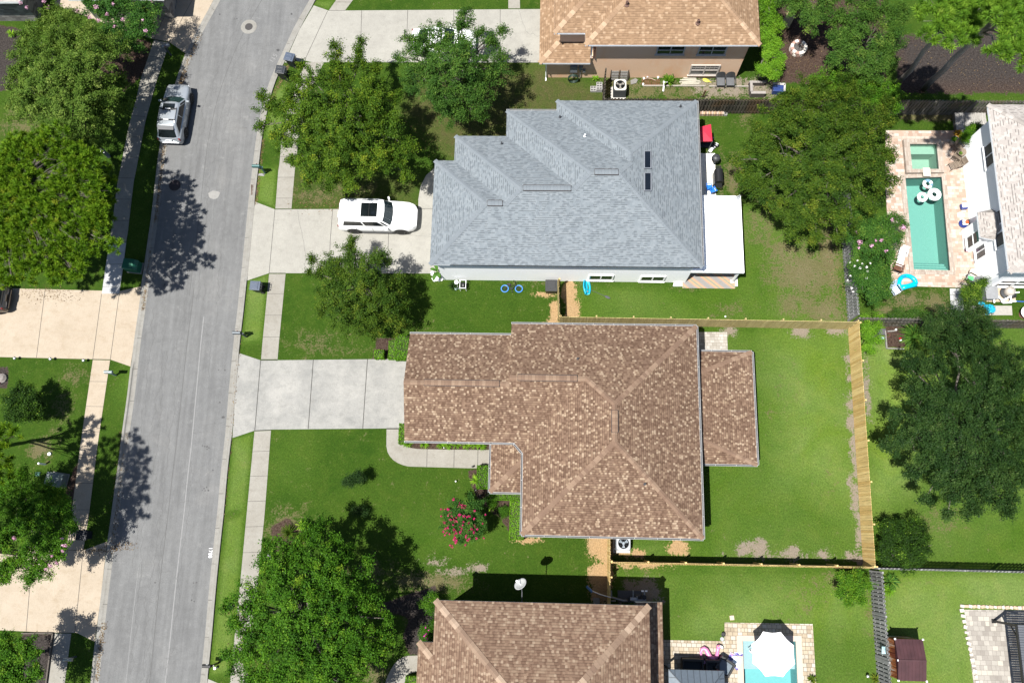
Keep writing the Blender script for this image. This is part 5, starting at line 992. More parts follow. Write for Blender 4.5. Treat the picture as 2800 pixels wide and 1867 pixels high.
# ---- pines: brushes of needles
def pine(name, label, base, L, z, mat, seed, dens=9, needle=.26, top=None, bark=BARKD, trunk=.17, group=None, flat=.5, wide=.020, nper=44, cl=.3):
    rng = np.random.default_rng(seed); lb = lobes_px(L, z, flat); b0 = Vector((base.x, base.y, 0)); t_ = thing(name, label, "tree", b0, 0, group)
    cx = np.mean([l[0] for l in lb]); cy = np.mean([l[1] for l in lb]); mb = MB(); tp = np.array([b0.x*.5+cx*.5 if top is None else top[0], b0.y*.5+cy*.5 if top is None else top[1], z*.97])
    limb(mb, rng, (b0.x, b0.y, -.1), tp, trunk, trunk*.5, 9, .05, 9)
    V = []; tn = []
    for (x, y, zz, r, rz) in lb:
        f = rng.uniform(.72, .95); s = np.array([b0.x, b0.y, 0])*(1-f) + tp*f; pts = limb(mb, rng, s, (x, y, zz), trunk*.35, .03)
        n = int(dens*r*r)+4
        for k in range(n):
            d = unit(rng.normal(0, 1, 3)); d[2] = abs(d[2])*.9 - .2; c = np.array([x, y, zz]) + d*np.array([r, r, rz])*rng.uniform(.15, 1.08)**.6
            a = unit(d*[1, 1, .2] + rng.normal(0, .25, 3) + [0, 0, .9]); p0 = pts[rng.integers(2, 6)]
            if rng.random() < .5: limb(mb, rng, p0, c, .02, .01, 3, .2, 3)
            tl = rng.uniform(.15, cl); u = rng.uniform(0, 1, (nper, 1))**.8; bb = c + a*tl*u
            dd = unit(unit(rng.normal(0, 1, (nper, 3))) + a*(.25+u*.9)); ln = needle*rng.uniform(.7, 1.15, (nper, 1)); sd = unit(np.cross(dd, rng.normal(0, 1, (nper, 3))))*wide*.5
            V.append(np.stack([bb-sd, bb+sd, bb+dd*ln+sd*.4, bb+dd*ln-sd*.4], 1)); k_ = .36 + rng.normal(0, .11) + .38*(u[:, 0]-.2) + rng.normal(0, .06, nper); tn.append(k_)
    mb.v = [tuple(Vector(v)-b0) for v in mb.v]; mb.build("trunk", bark, t_, smooth=True, uv=False)
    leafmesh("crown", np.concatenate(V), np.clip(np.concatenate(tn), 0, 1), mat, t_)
    return t_
pine("pine_tree", "bushy pine at the left edge above the cream driveway", G(150, 610), [(60, 420, 55), (140, 395, 55), (225, 440, 50), (70, 520, 65), (170, 545, 65), (255, 600, 50), (60, 640, 60), (150, 690, 65), (80, 735, 40), (235, 680, 42), (315, 670, 20), (265, 525, 40), (20, 480, 50), (15, 580, 50), (20, 690, 45), (210, 620, 55), (150, 755, 28), (200, 480, 50), (110, 590, 60), (215, 745, 20), (265, 585, 30), (30, 755, 30)] + [(x_, y_, 62, -2.6) for x_, y_ in ((60, 440), (150, 420), (230, 470), (70, 540), (170, 560), (245, 590), (70, 650), (160, 690), (210, 630), (20, 600), (100, 500), (30, 710), (250, 530))], 7.6, L_PINE, 41, 46, .25, wide=.038, nper=76, cl=.34, group="pines", bark=BARK)
pine("pine_tree", "tall longleaf pine whose trunk rises from the fence at the top right", G(2454, 228), [(2560, 60, 45), (2615, 35, 50), (2680, 25, 42), (2600, 105, 40), (2555, 10, 45), (2640, 95, 30), (2535, 100, 22), (2670, 70, 30), (2620, -20, 50), (2580, -30, 40), (2660, -25, 40)], 13.5, L_LONG, 42, 34, .29, wide=.036, nper=90, top=tuple(G(2600, 62, 13.0))[:2], group="pines", trunk=.18, cl=.25, bark=plain("pine_bark", (.34, .30, .27), .95, var=.5, scale=12))
pine("pine_tree", "second tall longleaf pine with a long bare trunk nearer the corner", G(2526, 244), [(2745, 60, 40), (2770, 115, 38), (2740, 140, 26), (2800, 80, 45), (2770, 10, 40), (2800, 150, 40), (2730, -10, 35), (2830, 20, 50), (2715, 150, 14)], 16.5, L_LONG, 43, 34, .29, wide=.036, nper=90, top=tuple(G(2770, 10, 16.0))[:2], group="pines", trunk=.21, cl=.25, bark=plain("pine_bark", (.34, .30, .27), .95, var=.5, scale=12))
pine("pine_tree", "pine branch tips reaching in at the left edge over the shaded lawn", G(-60, 1240), [(10, 1195, 30), (0, 1260, 42), (42, 1190, 14), (15, 1295, 30), (-30, 1220, 50)], 5.5, L_PINE, 44, 26, .25, wide=.036, nper=80, cl=.4, group="pines")
bp = G(50, 1510); LW = [(1.2, .2, 1.1), (2.6, 1.0, 1.2), (.2, 1.6, 1.2), (1.8, 2.2, 1.2), (3.0, 2.9, 1.0), (.9, 3.4, 1.1), (2.3, 4.0, .9), (-.8, .4, 1.2), (1.6, -1.0, .9), (3.2, -.1, .8)]
LP = []
for dx, dy, r in LW:
    u_, v_ = PX((bp.x+dx, bp.y+dy, 13.5)); u2, v2 = PX((bp.x+dx+r, bp.y+dy, 13.5)); LP.append((u_, v_, abs(u2-u_)))
pine("pine_tree", "tall pine hidden behind the lower left crape myrtle, shading the verge", bp, LP, 13.5, L_LONG, 45, 20, .29, wide=.036, nper=80, group="pines", trunk=.2, top=(bp.x+1.2, bp.y+1.5))
# ---- clipped hedges and strap-leaved plants
def hedge(label, poly, h, mat, seed, tint=.5, dens=420, group=None, name="clipped_hedge"):
    """box of leaves on a footprint given in photo points of its top"""
    rng = np.random.default_rng(seed); P = [G(a, b, h) for a, b in poly]; x0 = min(p.x for p in P); x1 = max(p.x for p in P); y0 = min(p.y for p in P); y1 = max(p.y for p in P)
    t_ = thing(name, label, "hedge", ((x0+x1)/2, (y0+y1)/2, 0), 0, group); V = []; T = []
    areas = [((x1-x0)*(y1-y0), 'z'), ((x1-x0)*h, 's'), ((x1-x0)*h, 'n'), ((y1-y0)*h, 'w'), ((y1-y0)*h, 'e')]
    for A, k in areas:
        n = int(A*dens); a = rng.uniform(0, 1, n); b = rng.uniform(0, 1, n); dp = np.abs(rng.normal(0, .05, n))
        X = x0+(x1-x0)*a; Y = y0+(y1-y0)*b; Z = np.full(n, h)
        if k == 'z': Z = h - dp + rng.normal(0, .02, n)
        else:
            Z = h*rng.uniform(.05, 1, n)
            if k in 'sn': Y = np.where(k == 's', y0+dp, y1-dp); 
            else: X = np.where(k == 'w', x0+dp, x1-dp)
        p = np.stack([X, Y, Z], 1); ax = unit(rng.normal(0, 1, (n, 3))); nn = {'z': (0, 0, 1), 's': (0, -1, .4), 'n': (0, 1, .4), 'w': (-1, 0, .4), 'e': (1, 0, .4)}[k]
        nn = unit(np.array(nn) + rng.normal(0, .5, (n, 3))); sd = unit(np.cross(ax, nn)); ax = unit(np.cross(nn, sd)); L = .085*rng.uniform(.7, 1.3, (n, 1))
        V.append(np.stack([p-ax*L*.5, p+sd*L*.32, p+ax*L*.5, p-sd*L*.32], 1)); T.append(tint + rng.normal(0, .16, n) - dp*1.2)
    leafmesh("foliage", np.concatenate(V), np.clip(np.concatenate(T), 0, 1), mat, t_)
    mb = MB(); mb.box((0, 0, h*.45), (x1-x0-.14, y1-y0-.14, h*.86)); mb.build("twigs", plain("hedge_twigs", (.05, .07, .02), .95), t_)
    return t_
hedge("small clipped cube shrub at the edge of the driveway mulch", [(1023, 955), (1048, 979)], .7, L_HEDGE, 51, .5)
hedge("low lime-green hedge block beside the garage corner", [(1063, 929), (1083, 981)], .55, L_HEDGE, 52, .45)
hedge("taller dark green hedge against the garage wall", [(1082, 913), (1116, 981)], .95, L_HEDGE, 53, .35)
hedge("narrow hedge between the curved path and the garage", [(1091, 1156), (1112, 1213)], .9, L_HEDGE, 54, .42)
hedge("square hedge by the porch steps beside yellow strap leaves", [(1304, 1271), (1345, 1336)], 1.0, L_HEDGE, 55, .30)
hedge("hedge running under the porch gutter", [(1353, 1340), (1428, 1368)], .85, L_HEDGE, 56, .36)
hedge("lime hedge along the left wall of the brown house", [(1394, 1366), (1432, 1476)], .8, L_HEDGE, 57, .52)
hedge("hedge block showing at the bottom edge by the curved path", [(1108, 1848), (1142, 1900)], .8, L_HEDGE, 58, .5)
def strap(label, px, py, r, h, n, mat, seed, wd=.03, name="strap_leaf_plant", cat="plant", group=None, z=0.0, tint=.55):
    rng = np.random.default_rng(seed); c = G(px, py, z); t_ = thing(name, label, cat, c, 0, group); V = []; T = []
    for k in range(n):
        a = rng.uniform(0, 6.283); rr = r*rng.uniform(.55, 1.05); hh = h*rng.uniform(.5, 1.1); d = np.array([math.cos(a), math.sin(a), 0]); s = np.array([-d[1], d[0], 0])*wd*.5; tt = tint+rng.normal(0, .15)
        pr = [np.array(c) + rng.normal(0, .03, 3)*[1, 1, 0], np.array(c)+d*rr*.35+[0, 0, hh*.75], np.array(c)+d*rr*.72+[0, 0, hh], np.array(c)+d*rr+[0, 0, hh*.72]]; w_ = (.8, 1.0, .8, .12)
        for i in range(3): V.append(np.stack([pr[i]-s*w_[i], pr[i]+s*w_[i], pr[i+1]+s*w_[i+1], pr[i+1]-s*w_[i+1]])); T.append(tt)
    leafmesh("leaves", np.array(V), np.clip(np.array(T), 0, 1), mat, t_); return t_
GRP = "strap-leaved clumps in the red mulch bed"
for i, (px, py, lab) in enumerate(((1161, 1214, "lone strap-leaf clump left in the red mulch under the garage gutter"), (1117, 1212, "strap-leaf clump beside the narrow hedge at the path bend"), (1205, 1214, "first strap-leaf clump of the row under the gutter, from the left"), (1228, 1216, "widest strap-leaf clump in the row along the path"), (1250, 1214, "strap-leaf clump next to the small white light in the bed"), (1277, 1217, "strap-leaf clump next to the last one in the bed, on its left"), (1318, 1218, "strap-leaf clump nearest the porch post"), (1302, 1215, "strap-leaf clump overhanging the path near the porch"))):
    strap(lab, px, py, .42, .4, 46, L_VINE, 60+i, .035, group=GRP, tint=.42)
strap("yellow-green strap leaves beside the square porch hedge", 1301, 1312, .45, .35, 50, L_VINE, 71, .035, tint=.62)
strap("strap-leaf plant between the red crape myrtle and ball shrub", 1346, 1385, .42, .35, 46, L_VINE, 72, .035, tint=.5)
strap("spiky yucca on the grass right of the silvered fence", 2431, 1588, .62, .55, 60, L_MYRT, 73, .06, name="yucca", tint=.72)
strap("trailing grass tuft below the yucca by the silvered fence", 2427, 1613, .45, .4, 60, L_VINE, 74, .03, tint=.45)
strap("fan palm with long blades below the old fence", 2492, 925, 1.25, 1.1, 130, L_MYRT, 75, .05, name="fan_palm", tint=.72)
strap("tuft of ornamental grass above the big lower oak", 795, 1455, .7, .6, 170, L_OLIVE, 76, .02, tint=.62)
strap("small pale spiky plant beside the ornamental grass", 826, 1436, .42, .35, 26, L_VINE, 77, .06, tint=.75)
strap("broad-leaved green plant against the apricot wall by the pipes", 1826, 227, .55, .6, 60, L_BRIGHT, 78, .07, tint=.6)
strap("small bright weed beside the stacked cinder blocks", 1628, 218, .3, .3, 24, L_VINE, 79, .06, tint=.5)
strap("dark spiky bush at the foot of the white wall beside the hose reel", 1240, 785, .45, .5, 60, L_LIVE, 80, .03, tint=.6)
strap("yellow-green spiky plant in the dark mulch of the corner house", 36, 97, .42, .4, 50, L_VINE, 81, .04, tint=.6)
strap("potted-looking yellowish plant at the bottom of the pool deck", 2218, 1855, .35, .35, 40, L_OLIVE, 82, .05, tint=.8)
strap("pale weed clump at the foot of the silvered fence", 2392, 1853, .4, .35, 60, L_OLIVE, 83, .03, tint=.85)
t_ = thing("banana_plant", "broad-leaved banana plant at the corner of the white wall", "plant", G(1200, 752))
for i, (a, L, wd) in enumerate(((1.8, .95, .34), (-1.9, .75, .28), (2.9, .5, .2), (-1.2, .6, .25))):
    V = []; p = np.array(t_.location); d = np.array([math.cos(a), math.sin(a), 0]); s = np.array([-d[1], d[0], 0]); prof = (.15, .7, 1, .85, .1); pts = [p + d*L*f + [0, 0, .75+.35*math.sin(f*2.6)] for f in (0, .25, .5, .8, 1)]
    for k in range(4): V.append(np.stack([pts[k]-s*wd*.5*prof[k], pts[k]+s*wd*.5*prof[k], pts[k+1]+s*wd*.5*prof[k+1], pts[k+1]-s*wd*.5*prof[k+1]]))
    leafmesh("leaf", np.array(V), np.full(4, .7), L_MYRT, t_)
mb = MB(); mb.tube([(0, 0, 0), (.02, 0, .8)], [.07, .04], 7); mb.build("stem", plain("banana_stem", (.2, .24, .1), .7), t_)
# ================================================================== VEHICLES
def carpaint(name, col, metal=.0, rough=.28): 
    t = NT(name); n = t.noise(t.coord(), 3, 4); c = t.ramp(n, [(.3, [x*.94 for x in col]), (.7, col)]); return t.done(c, rough, metal, .5, Coat_Weight=.6, Coat_Roughness=.08)
CGLASS = glassm("car_glass", (.010, .014, .016), .05); CTEAL = glassm("windscreen_glass", (.02, .045, .042), .05); RIM = plain("alloy_rim", (.55, .56, .58), .3, .7); TAIL = plain("tail_light_red", (.20, .012, .012), .25); LAMP = plain("headlight_clear", (.6, .62, .65), .15); TRIM = plain("black_trim", (.015, .015, .016), .5)
def car(name, label, loc, rz, L, Wd, H, paint, hood=1.05, belt=1.15, xw=(.95, .35), xr=(-.98, -.86), roofw=.80, roof='plain', rails=True, ws=CGLASS, wheel=.38, group=None, dark_rear=False, rear_glass=.9):
    """x forward; xw = windscreen foot / roof front and xr = rear glass foot / roof rear as fractions of half length"""
    t_ = thing(name, label, "car", loc, rz, group); h = L/2; w2 = Wd/2
    st = [(-1.0, .80, .62, .38), (-.985, .90, .80, .30), (-.93, .97, .97, .26), (-.7, 1.0, 1.0, .24), (-.3, 1.0, 1.0, .22), (.15, 1.0, 1.0, .22), (xw[0]*.92, 1.0, .99, .22), (.62, .99, None, .22), (.80, .96, None, .24), (.92, .86, None, .28), (.975, .74, None, .34), (1.0, .60, None, .42)]
    hz = {.62: hood, .80: hood*.965, .92: hood*.90, .975: hood*.78, 1.0: hood*.62}; mb = MB(); ring = []
    for fx, fw, fz, zb in st:
        zt = belt*fz if fz else hz[fx]; w_ = w2*fw; half = [(0, zb), (w_*.86, zb), (w_*.97, zb+.10), (w_, zb+(zt-zb)*.45), (w_*.985, zt-.14), (w_*.93, zt-.03), (w_*.80, zt), (w_*.4, zt+.035), (0, zt+.045)]
        full = half + [(-y, z) for y, z in half[-2:0:-1]]; ring.append([(fx*h, y, z) for y, z in full])
    n = len(ring[0]); vs = [v for r in ring for v in r]; fs = []
    for i in range(len(ring)-1):
        for j in range(n): fs.append((i*n+j, i*n+(j+1) % n, (i+1)*n+(j+1) % n, (i+1)*n+j))
    fs += [tuple(range(n)), tuple(range((len(ring)-1)*n, len(ring)*n))[::-1]]; mb.mesh(vs, [f[::-1] for f in fs])
    wb = w2*.90; wt = w2*roofw; zb_ = belt-.03
    def rg(xf, xb, w_, z, nose): return [(xf, 0, z), (xf-nose*.25, w_*.55, z), (xf-nose, w_*.93, z), (xf-nose-.28, w_, z), ((xf+xb)/2, w_, z), (xb+.32, w_*.985, z), (xb+.05, w_*.86, z), (xb, w_*.5, z), (xb, 0, z)]
    lo = rg(xw[0]*h, xr[0]*h, wb, zb_, .16); hi = rg(xw[1]*h, xr[1]*h, wt, H-.06, .10); tp = rg(xw[1]*h-.14, xr[1]*h+.12, wt*.88, H-.01, .10)
    full = lambda r: r + [(x, -y, z) for x, y, z in r[-2:0:-1]]; lo, hi, tp = full(lo), full(hi), full(tp); m = len(lo); base = len(mb.v)
    for r in (lo, hi, tp): mb.v += r
    for k in range(2):
        for j in range(m): mb.f.append((base+k*m+j, base+k*m+(j+1) % m, base+(k+1)*m+(j+1) % m, base+(k+1)*m+j)); mb.m.append(0)
    mb.f.append(tuple(base+2*m+j for j in range(m))); mb.m.append(0)
    mb.build("body", paint, t_, smooth=True, sub=0, uv=False)
    def glass(nm, ids, mat, u0=0.0, u1=1.0, v0=.08, v1=.93, split=()):
        g = MB()
        for q, j in enumerate(ids):
            a, b, c, d = [Vector(p) for p in (lo[j], lo[(j+1) % m], hi[(j+1) % m], hi[j])]; nrm = (b-a).cross(d-a).normalized(); cen = (a+b+c+d)/4
            if nrm.dot(cen-Vector((0, 0, H*.6))) < 0: nrm = -nrm
            ua, ub = (u0 if q == 0 else 0), (u1 if q == len(ids)-1 else 1)
            P = lambda u, v: (a*(1-u)+b*u)*(1-v) + (d*(1-u)+c*u)*v + nrm*.012
            vt = [P(ua, v0), P(ub, v0), P(ub, v1), P(ua, v1)]; g.face(vt if (vt[1]-vt[0]).cross(vt[3]-vt[0]).dot(nrm) > 0 else vt[::-1])
        return g.build(nm, mat, t_, smooth=False, uv=False)
    glass("windscreen", [0, 1], ws, 0, .96); o = glass("windscreen", [m-2, m-1], ws, .04, 1) 
    for a, b, c in ((3, 4, 2), (m-5, m-4, m-3)):
        glass("side_window", [3] if a == 3 else [m-5, ] if False else [m-4], CGLASS, .03, .95); glass("side_window", [4] if a == 3 else [m-5], CGLASS, .05, .97)
    glass("quarter_window", [2], CGLASS, .35, .95, .08, .8); glass("quarter_window", [m-3], CGLASS, .05, .65, .08, .8)
    glass("rear_window", [6, 7], CGLASS, .15, 1, .12, rear_glass); glass("rear_window", [m-8, m-7], CGLASS, 0, .85, .12, rear_glass)
    for sx in (.60, -.60):
        for sy in (1, -1):
            w_ = MB(); pr = [(wheel*.45, -.11), (wheel*.93, -.11), (wheel, -.06), (wheel, .06), (wheel*.93, .11), (wheel*.62, .11)]; pts = []
            w_.lathe(pr, (0, 0, 0), 22); w_.v = [(v[0], v[2]*sy, v[1]) for v in w_.v]
            wh = thing("wheel", None, None, (sx*h, sy*(w2-.085), wheel)); wh.parent = t_
            w_.build("tyre", RUBBER, wh, smooth=False, uv=False)
            r_ = MB(); r_.lathe([(wheel*.62, .09), (wheel*.60, .045), (wheel*.2, .04), (wheel*.16, .10), (.001, .10)], (0, 0, 0), 20, 1)
            for k in range(5):
                a = k*6.283/5; r_.beam((wheel*.1*math.cos(a), wheel*.1*math.sin(a), .09), (wheel*.62*math.cos(a), wheel*.62*math.sin(a), .085), .075, .03, 0)
            r_.lathe([(wheel*.62, .085), (wheel*.68, .112), (wheel*.60, .105)], (0, 0, 0), 22, 0)
            r_.v = [(v[0], v[2]*sy, v[1]) for v in r_.v]; r_.build("rim", [RIM, BLACKM], wh, uv=False)
            ar = MB(); ar.lathe([(wheel*1.18, -.02), (wheel*1.18, .012), (.001, .012)], (0, 0, 0), 24); ar.v = [(v[0]+sx*h, sy*(w2*.995+v[2]), max(.16, v[1]+wheel)) for v in ar.v]; ar.build("wheel_arch", TRIM, t_, uv=False)
    for sy in (1, -1):
        q = MB(); q.box((h*.90, sy*w2*.68, hood*.74), (.20, .34, .12), rz=-sy*.55); q.build("headlight", LAMP, t_, bevel=.02, uv=False)
        q = MB(); q.box((-h*.962, sy*w2*.84, belt*.80), (.10, .13, .30)); q.build("tail_light", TAIL, t_, bevel=.02, uv=False)
        q = MB(); q.box((xw[0]*h-.42, sy*(w2+.10), belt+.02), (.13, .22, .15), rz=sy*.3); q.beam((xw[0]*h-.40, sy*w2*.9, belt-.06), (xw[0]*h-.42, sy*(w2+.05), belt-.02), .06, .05); q.build("mirror", paint, t_, bevel=.03, uv=False)
        for fx in (.14, -.30): q = MB(); q.box((fx*h, sy*(w2+.006), belt-.20), (.2, .03, .035)); q.build("door_handle", paint, t_, bevel=.008, uv=False)
        q = MB()
        for fx in (.34, -.09, -.5): q.box((fx*h, sy*(w2*.998), belt*.62), (.012, .012, belt*.55))
        q.build("door_seam", TRIM, t_, uv=False)
        q = MB(); q.box((.0, sy*(w2-.02), .27), (L*.42, .10, .07)); q.build("side_step", TRIM, t_, bevel=.02, uv=False)
        if rails: q = MB(); q.tube([(xw[1]*h-.45, sy*wt*.84, H-.01), (xw[1]*h-.6, sy*wt*.86, H+.05), (xr[1]*h+.5, sy*wt*.86, H+.05), (xr[1]*h+.35, sy*wt*.84, H-.01)], .022, 6); q.build("roof_rail", TRIM if roof != 'bars' else ALU, t_, uv=False)
    q = MB(); q.box((h*.985, 0, hood*.55), (.06, w2*.95, .26)); q.build("grille", BLACKM, t_, bevel=.02, uv=False)
    q = MB(); q.box((-h*1.0, 0, .52), (.07, w2*1.4, .14)); q.box((-h*.995, 0, belt*.80), (.05, .5, .14)); q.build("rear_bumper", paint if not dark_rear else TRIM, t_, bevel=.02, uv=False)
    q = MB(); q.beam((xw[0]*h+.02, -.55, belt+.0), (xw[0]*h-.35, .1, belt+.13), .02, .02); q.beam((xw[0]*h+.03, .05, belt+.0), (xw[0]*h-.3, .65, belt+.10), .02, .02); q.build("wiper", TRIM, t_, uv=False)
    if roof == 'pano': q = MB(); q.box((xw[1]*h-.98, 0, H+.0), (1.12, wt*1.22, .03)); q.build("sunroof", CGLASS, t_, bevel=.05, uv=False); q = MB(); q.box((xw[1]*h-.98, 0, H+.017), (.02, wt*1.2, .01)); q.build("sunroof_seam", TRIM, t_, uv=False)
    if roof == 'bars':
        q = MB(); q.box((xw[1]*h-.42, 0, H+.0), (.50, wt*1.25, .03)); q.build("sunroof", CGLASS, t_, bevel=.04, uv=False)
        for fx in (-.25, -1.1): q = MB(); q.box((fx, 0, H+.075), (.07, wt*1.75, .03)); q.box((fx, 0, H+.092), (.045, wt*.55, .012), m=1); q.build("crossbar", [TRIM, WHITE], t_, uv=False)
        q = MB(); q.box((xr[1]*h-.03, 0, H-.05), (.30, wt*1.7, .035), ry=-.25); q.build("spoiler", DKGREY, t_, bevel=.015, uv=False)
    return t_
PW = carpaint("white_car_paint", (.80, .81, .82)); PS = carpaint("silver_car_paint", (.52, .56, .60), .45, .3); PB_ = carpaint("bronze_car_paint", (.12, .11, .10), .5, .3)
car("parked_suv", "large white SUV with dark sunroof parked on the grey house driveway", G(1039, 603) + Vector((0, 0, .02)), math.radians(-.6), 5.42, 2.06, 1.90, PW, 1.16, 1.22, (.44, .22), (-.975, -.90), .80, 'pano', wheel=.42, ws=glassm("blue_windscreen", (.012, .026, .034), .05), group="cars parked along the street")
wa = G(527, 281); wb = G(513, 366); dv = (wa-wb); ang = math.atan2(dv.y, dv.x); lf = Vector((-math.sin(ang), math.cos(ang), 0)); mid = (wa+wb)/2 + lf*.83
car("parked_suv", "silver SUV with roof bars parked at the left kerb", (mid.x, mid.y, .004), ang, 4.55, 1.82, 1.66, PS, .98, 1.06, (.50, .16), (-.985, -.72), .76, 'bars', ws=CTEAL, wheel=.35, group="cars parked along the street", dark_rear=False)
car("parked_car", "dark bronze car backing out of frame on the cream left driveway", G(38, 826) + Vector((-2.42, .06, .02)), math.pi, 4.9, 1.92, 1.72, PB_, 1.0, 1.1, (.45, .18), (-.95, -.72), .78, 'plain', wheel=.38, group="cars parked along the street")
car("parked_car", "white car mostly hidden under the oak on the top driveway", G(1215, 128) + Vector((0, 0, .02)), 0, 4.7, 1.84, 1.47, PW, .92, .98, (.40, .05), (-.80, -.40), .74, 'plain', rails=False, wheel=.34, group="cars parked along the street")

# ================================================================== STREET THINGS
def text(parent, s, p, size, rz, mat, name="lettering", rx=0):
    cu = bpy.data.curves.new(name, 'FONT'); cu.body = s; cu.size = size; cu.align_x = 'CENTER'; cu.align_y = 'CENTER'; cu.extrude = .001; cu.materials.append(mat)
    o = bpy.data.objects.new(name, cu); C.objects.link(o); o.location = p; o.rotation_euler = (rx, 0, rz)
    me = bpy.data.meshes.new_from_object(o); p_, r_ = o.location.copy(), o.rotation_euler.copy(); bpy.data.objects.remove(o); o = bpy.data.objects.new(name, me); C.objects.link(o); o.location = p_; o.rotation_euler = r_
    if parent is not None: o.parent = parent
    return o
PAINTW = plain("road_paint_white", (.62, .62, .62), .8)
text(road, "1788", G(575, 1510) + Vector((0, 0, .0105)), .34, math.radians(-87), PAINTW, "road_number"); text(road, "115", G(748, 160) + Vector((0, 0, .0105)), .5, math.radians(62), plain("faded_paint", (.27, .27, .27), .9), "road_number")
for name, lab, px, py, r, ring in (("manhole_cover", "manhole cover in a pale concrete ring near the top of the road", 680.5, 74, .29, True), ("manhole_cover", "dark manhole cover in the shade on the left side of the road", 478, 507, .42, False)):
    t_ = thing(name, lab, "manhole", G(px, py), 0, "manhole covers in the road"); m = MB()
    if ring: m.lathe([(.60, .004), (.60, .014), (r+.02, .014), (r+.02, .010)], n=32); m.build("concrete_ring", KERB, t_, uv=False)
    m = MB(); m.lathe([(r, .006), (r, .018), (r-.03, .020), (r-.035, .016), (.001, .016)], n=32)
    for k in range(-4, 5):
        y = k*r/5; q = math.sqrt(max(0, (r*.88)**2-y*y)); m.box((0, y, .018), (2*q, .02, .006)); m.box((y, 0, .0185), (.02, 2*q, .006))
    m.build("cover", plain("cast_iron", (.075, .07, .07) if ring else (.05, .04, .045), .7, .3), t_, uv=False)
t_ = thing("storm_drain", "rusty storm drain grate in the right gutter", "drain", G(695, 519), math.radians(-83)); m = MB()
for k in range(7): m.box((-.33+k*.11, 0, .022), (.05, .36, .03))
m.box((0, .19, .02), (.8, .04, .03)); m.box((0, -.19, .02), (.8, .04, .03)); m.build("grate", plain("rusty_iron", (.12, .075, .055), .8), t_); m = MB(); m.box((0, 0, .008), (.78, .36, .006)); m.build("pit", plain("black_void", (.008, .008, .008), .9), t_)
def bin_(label, loc, rz, body, lidc, group="wheelie bins at the kerb", num=None):
    t_ = thing("wheelie_bin", label, "bin", loc, rz, group); m = MB()
    m.box((0, 0, .50), (.48, .50, .86), tap=1.0); vs = []
    m = MB(); b = [(-.21, -.23), (.24, -.23), (.24, .23), (-.21, .23)]; tpp = [(-.30, -.29), (.30, -.29), (.30, .29), (-.30, .29)]
    m.mesh([(x, y, .08) for x, y in b] + [(x, y, .98) for x, y in tpp], [(3, 2, 1, 0), (4, 5, 6, 7), (0, 1, 5, 4), (1, 2, 6, 5), (2, 3, 7, 6), (3, 0, 4, 7)]); m.box((0, 0, .95), (.64, .62, .06)); m.box((.02, 0, .5), (.5, .06, .5)); m.build("body", body, t_, bevel=.03, uv=False)
    m = MB(); m.box((-.02, 0, 1.015), (.70, .64, .07)); m.box((-.06, 0, 1.06), (.50, .52, .035)); m.box((-.06, .13, 1.08), (.40, .05, .02)); m.box((-.06, -.13, 1.08), (.40, .05, .02)); m.build("lid", lidc, t_, bevel=.025, uv=False)
    m = MB(); m.tube([(.40, -.24, 1.0), (.43, -.24, 1.0), (.43, .24, 1.0), (.40, .24, 1.0)], .018, 6); 
    for y in (-.18, 0, .18): m.box((.37, y, 1.0), (.12, .03, .04))
    m.build("handle", body, t_, uv=False)
    for sy in (1, -1): m = MB(); m.lathe([(.07, -.03), (.12, -.03), (.12, .03), (.07, .03)], n=16); m.v = [(v[0]+.24, v[2]+sy*.24, v[1]+.12) for v in m.v]; m.build("wheel", RUBBER, t_, uv=False)
    if num: text(t_, num, (-.25, 0, 1.0525), .17, math.radians(-90), WHITE, "lid_number")
    return t_
BINB = plain("bin_body", (.018, .026, .028), .5); LIDB = plain("bin_lid_blue", (.085, .11, .16), .4); LIDG = plain("bin_lid_grey", (.045, .05, .058), .4); BIND = plain("bin_dark", (.012, .016, .03), .5)
bin_("blue-lidded wheelie bin standing on the top driveway apron", G(803, 178), math.radians(-14), BINB, LIDB, num="805"); bin_("dark grey wheelie bin at the kerb on the grass by the top driveway", G(779, 212), math.radians(-8), BINB, LIDG); bin_("blue-grey wheelie bin on the grass strip below the grey house driveway", G(712, 793), math.radians(-3), BINB, LIDB, num="805"); bin_("black wheelie bin in the shade beside the lower left sidewalk", G(246, 1462), math.radians(180), BIND, BIND)
def mailbox(label, loc, rz, col, post, off=.28, flag=True, mark=None, h=1.05):
    t_ = thing("mailbox", label, "mailbox", loc, rz, "kerbside mailboxes"); m = MB(); m.box((0, 0, h/2), (.10, .10, h)); m.box((-off/2, 0, h-.06), (off+.3, .09, .06)); m.beam((0, 0, h*.55), (-off, 0, h-.08), .05, .05); m.lathe([(.08, h), (.03, h+.06), (.05, h+.10), (.001, h+.14)], n=8); m.build("post", post, t_, bevel=.01, uv=False)
    m = MB(); pr = [(-.10, 0), (.10, 0), (.10, .13), (.085, .18), (.05, .215), (0, .225), (-.05, .215), (-.085, .18), (-.10, .13)]; n = len(pr); vs = [(x, y, h+z) for x in (-off-.24, -off+.28) for y, z in pr]
    m.mesh(vs, [tuple(range(n)), tuple(range(n, 2*n))[::-1]] + [(k, n+k, n+(k+1) % n, (k+1) % n) for k in range(n)]); m.build("box", col, t_, uv=False)
    m = MB(); m.box((-off-.245, 0, h+.11), (.012, .19, .2)); m.build("door", col, t_, uv=False)
    if flag: m = MB(); m.box((-off+.05, .108, h+.16), (.03, .012, .18)); m.box((-off+.09, .108, h+.235), (.09, .012, .05)); m.build("flag", plain("flag_red", (.25, .03, .03), .5) if mark is None else WHITE, t_, uv=False)
    return t_
TEAL = plain("teal_green_metal", (.06, .15, .15), .45, .2); PALET = plain("pale_teal_metal", (.26, .34, .35), .45, .2); SLATE = plain("slate_metal", (.10, .12, .14), .45, .2)
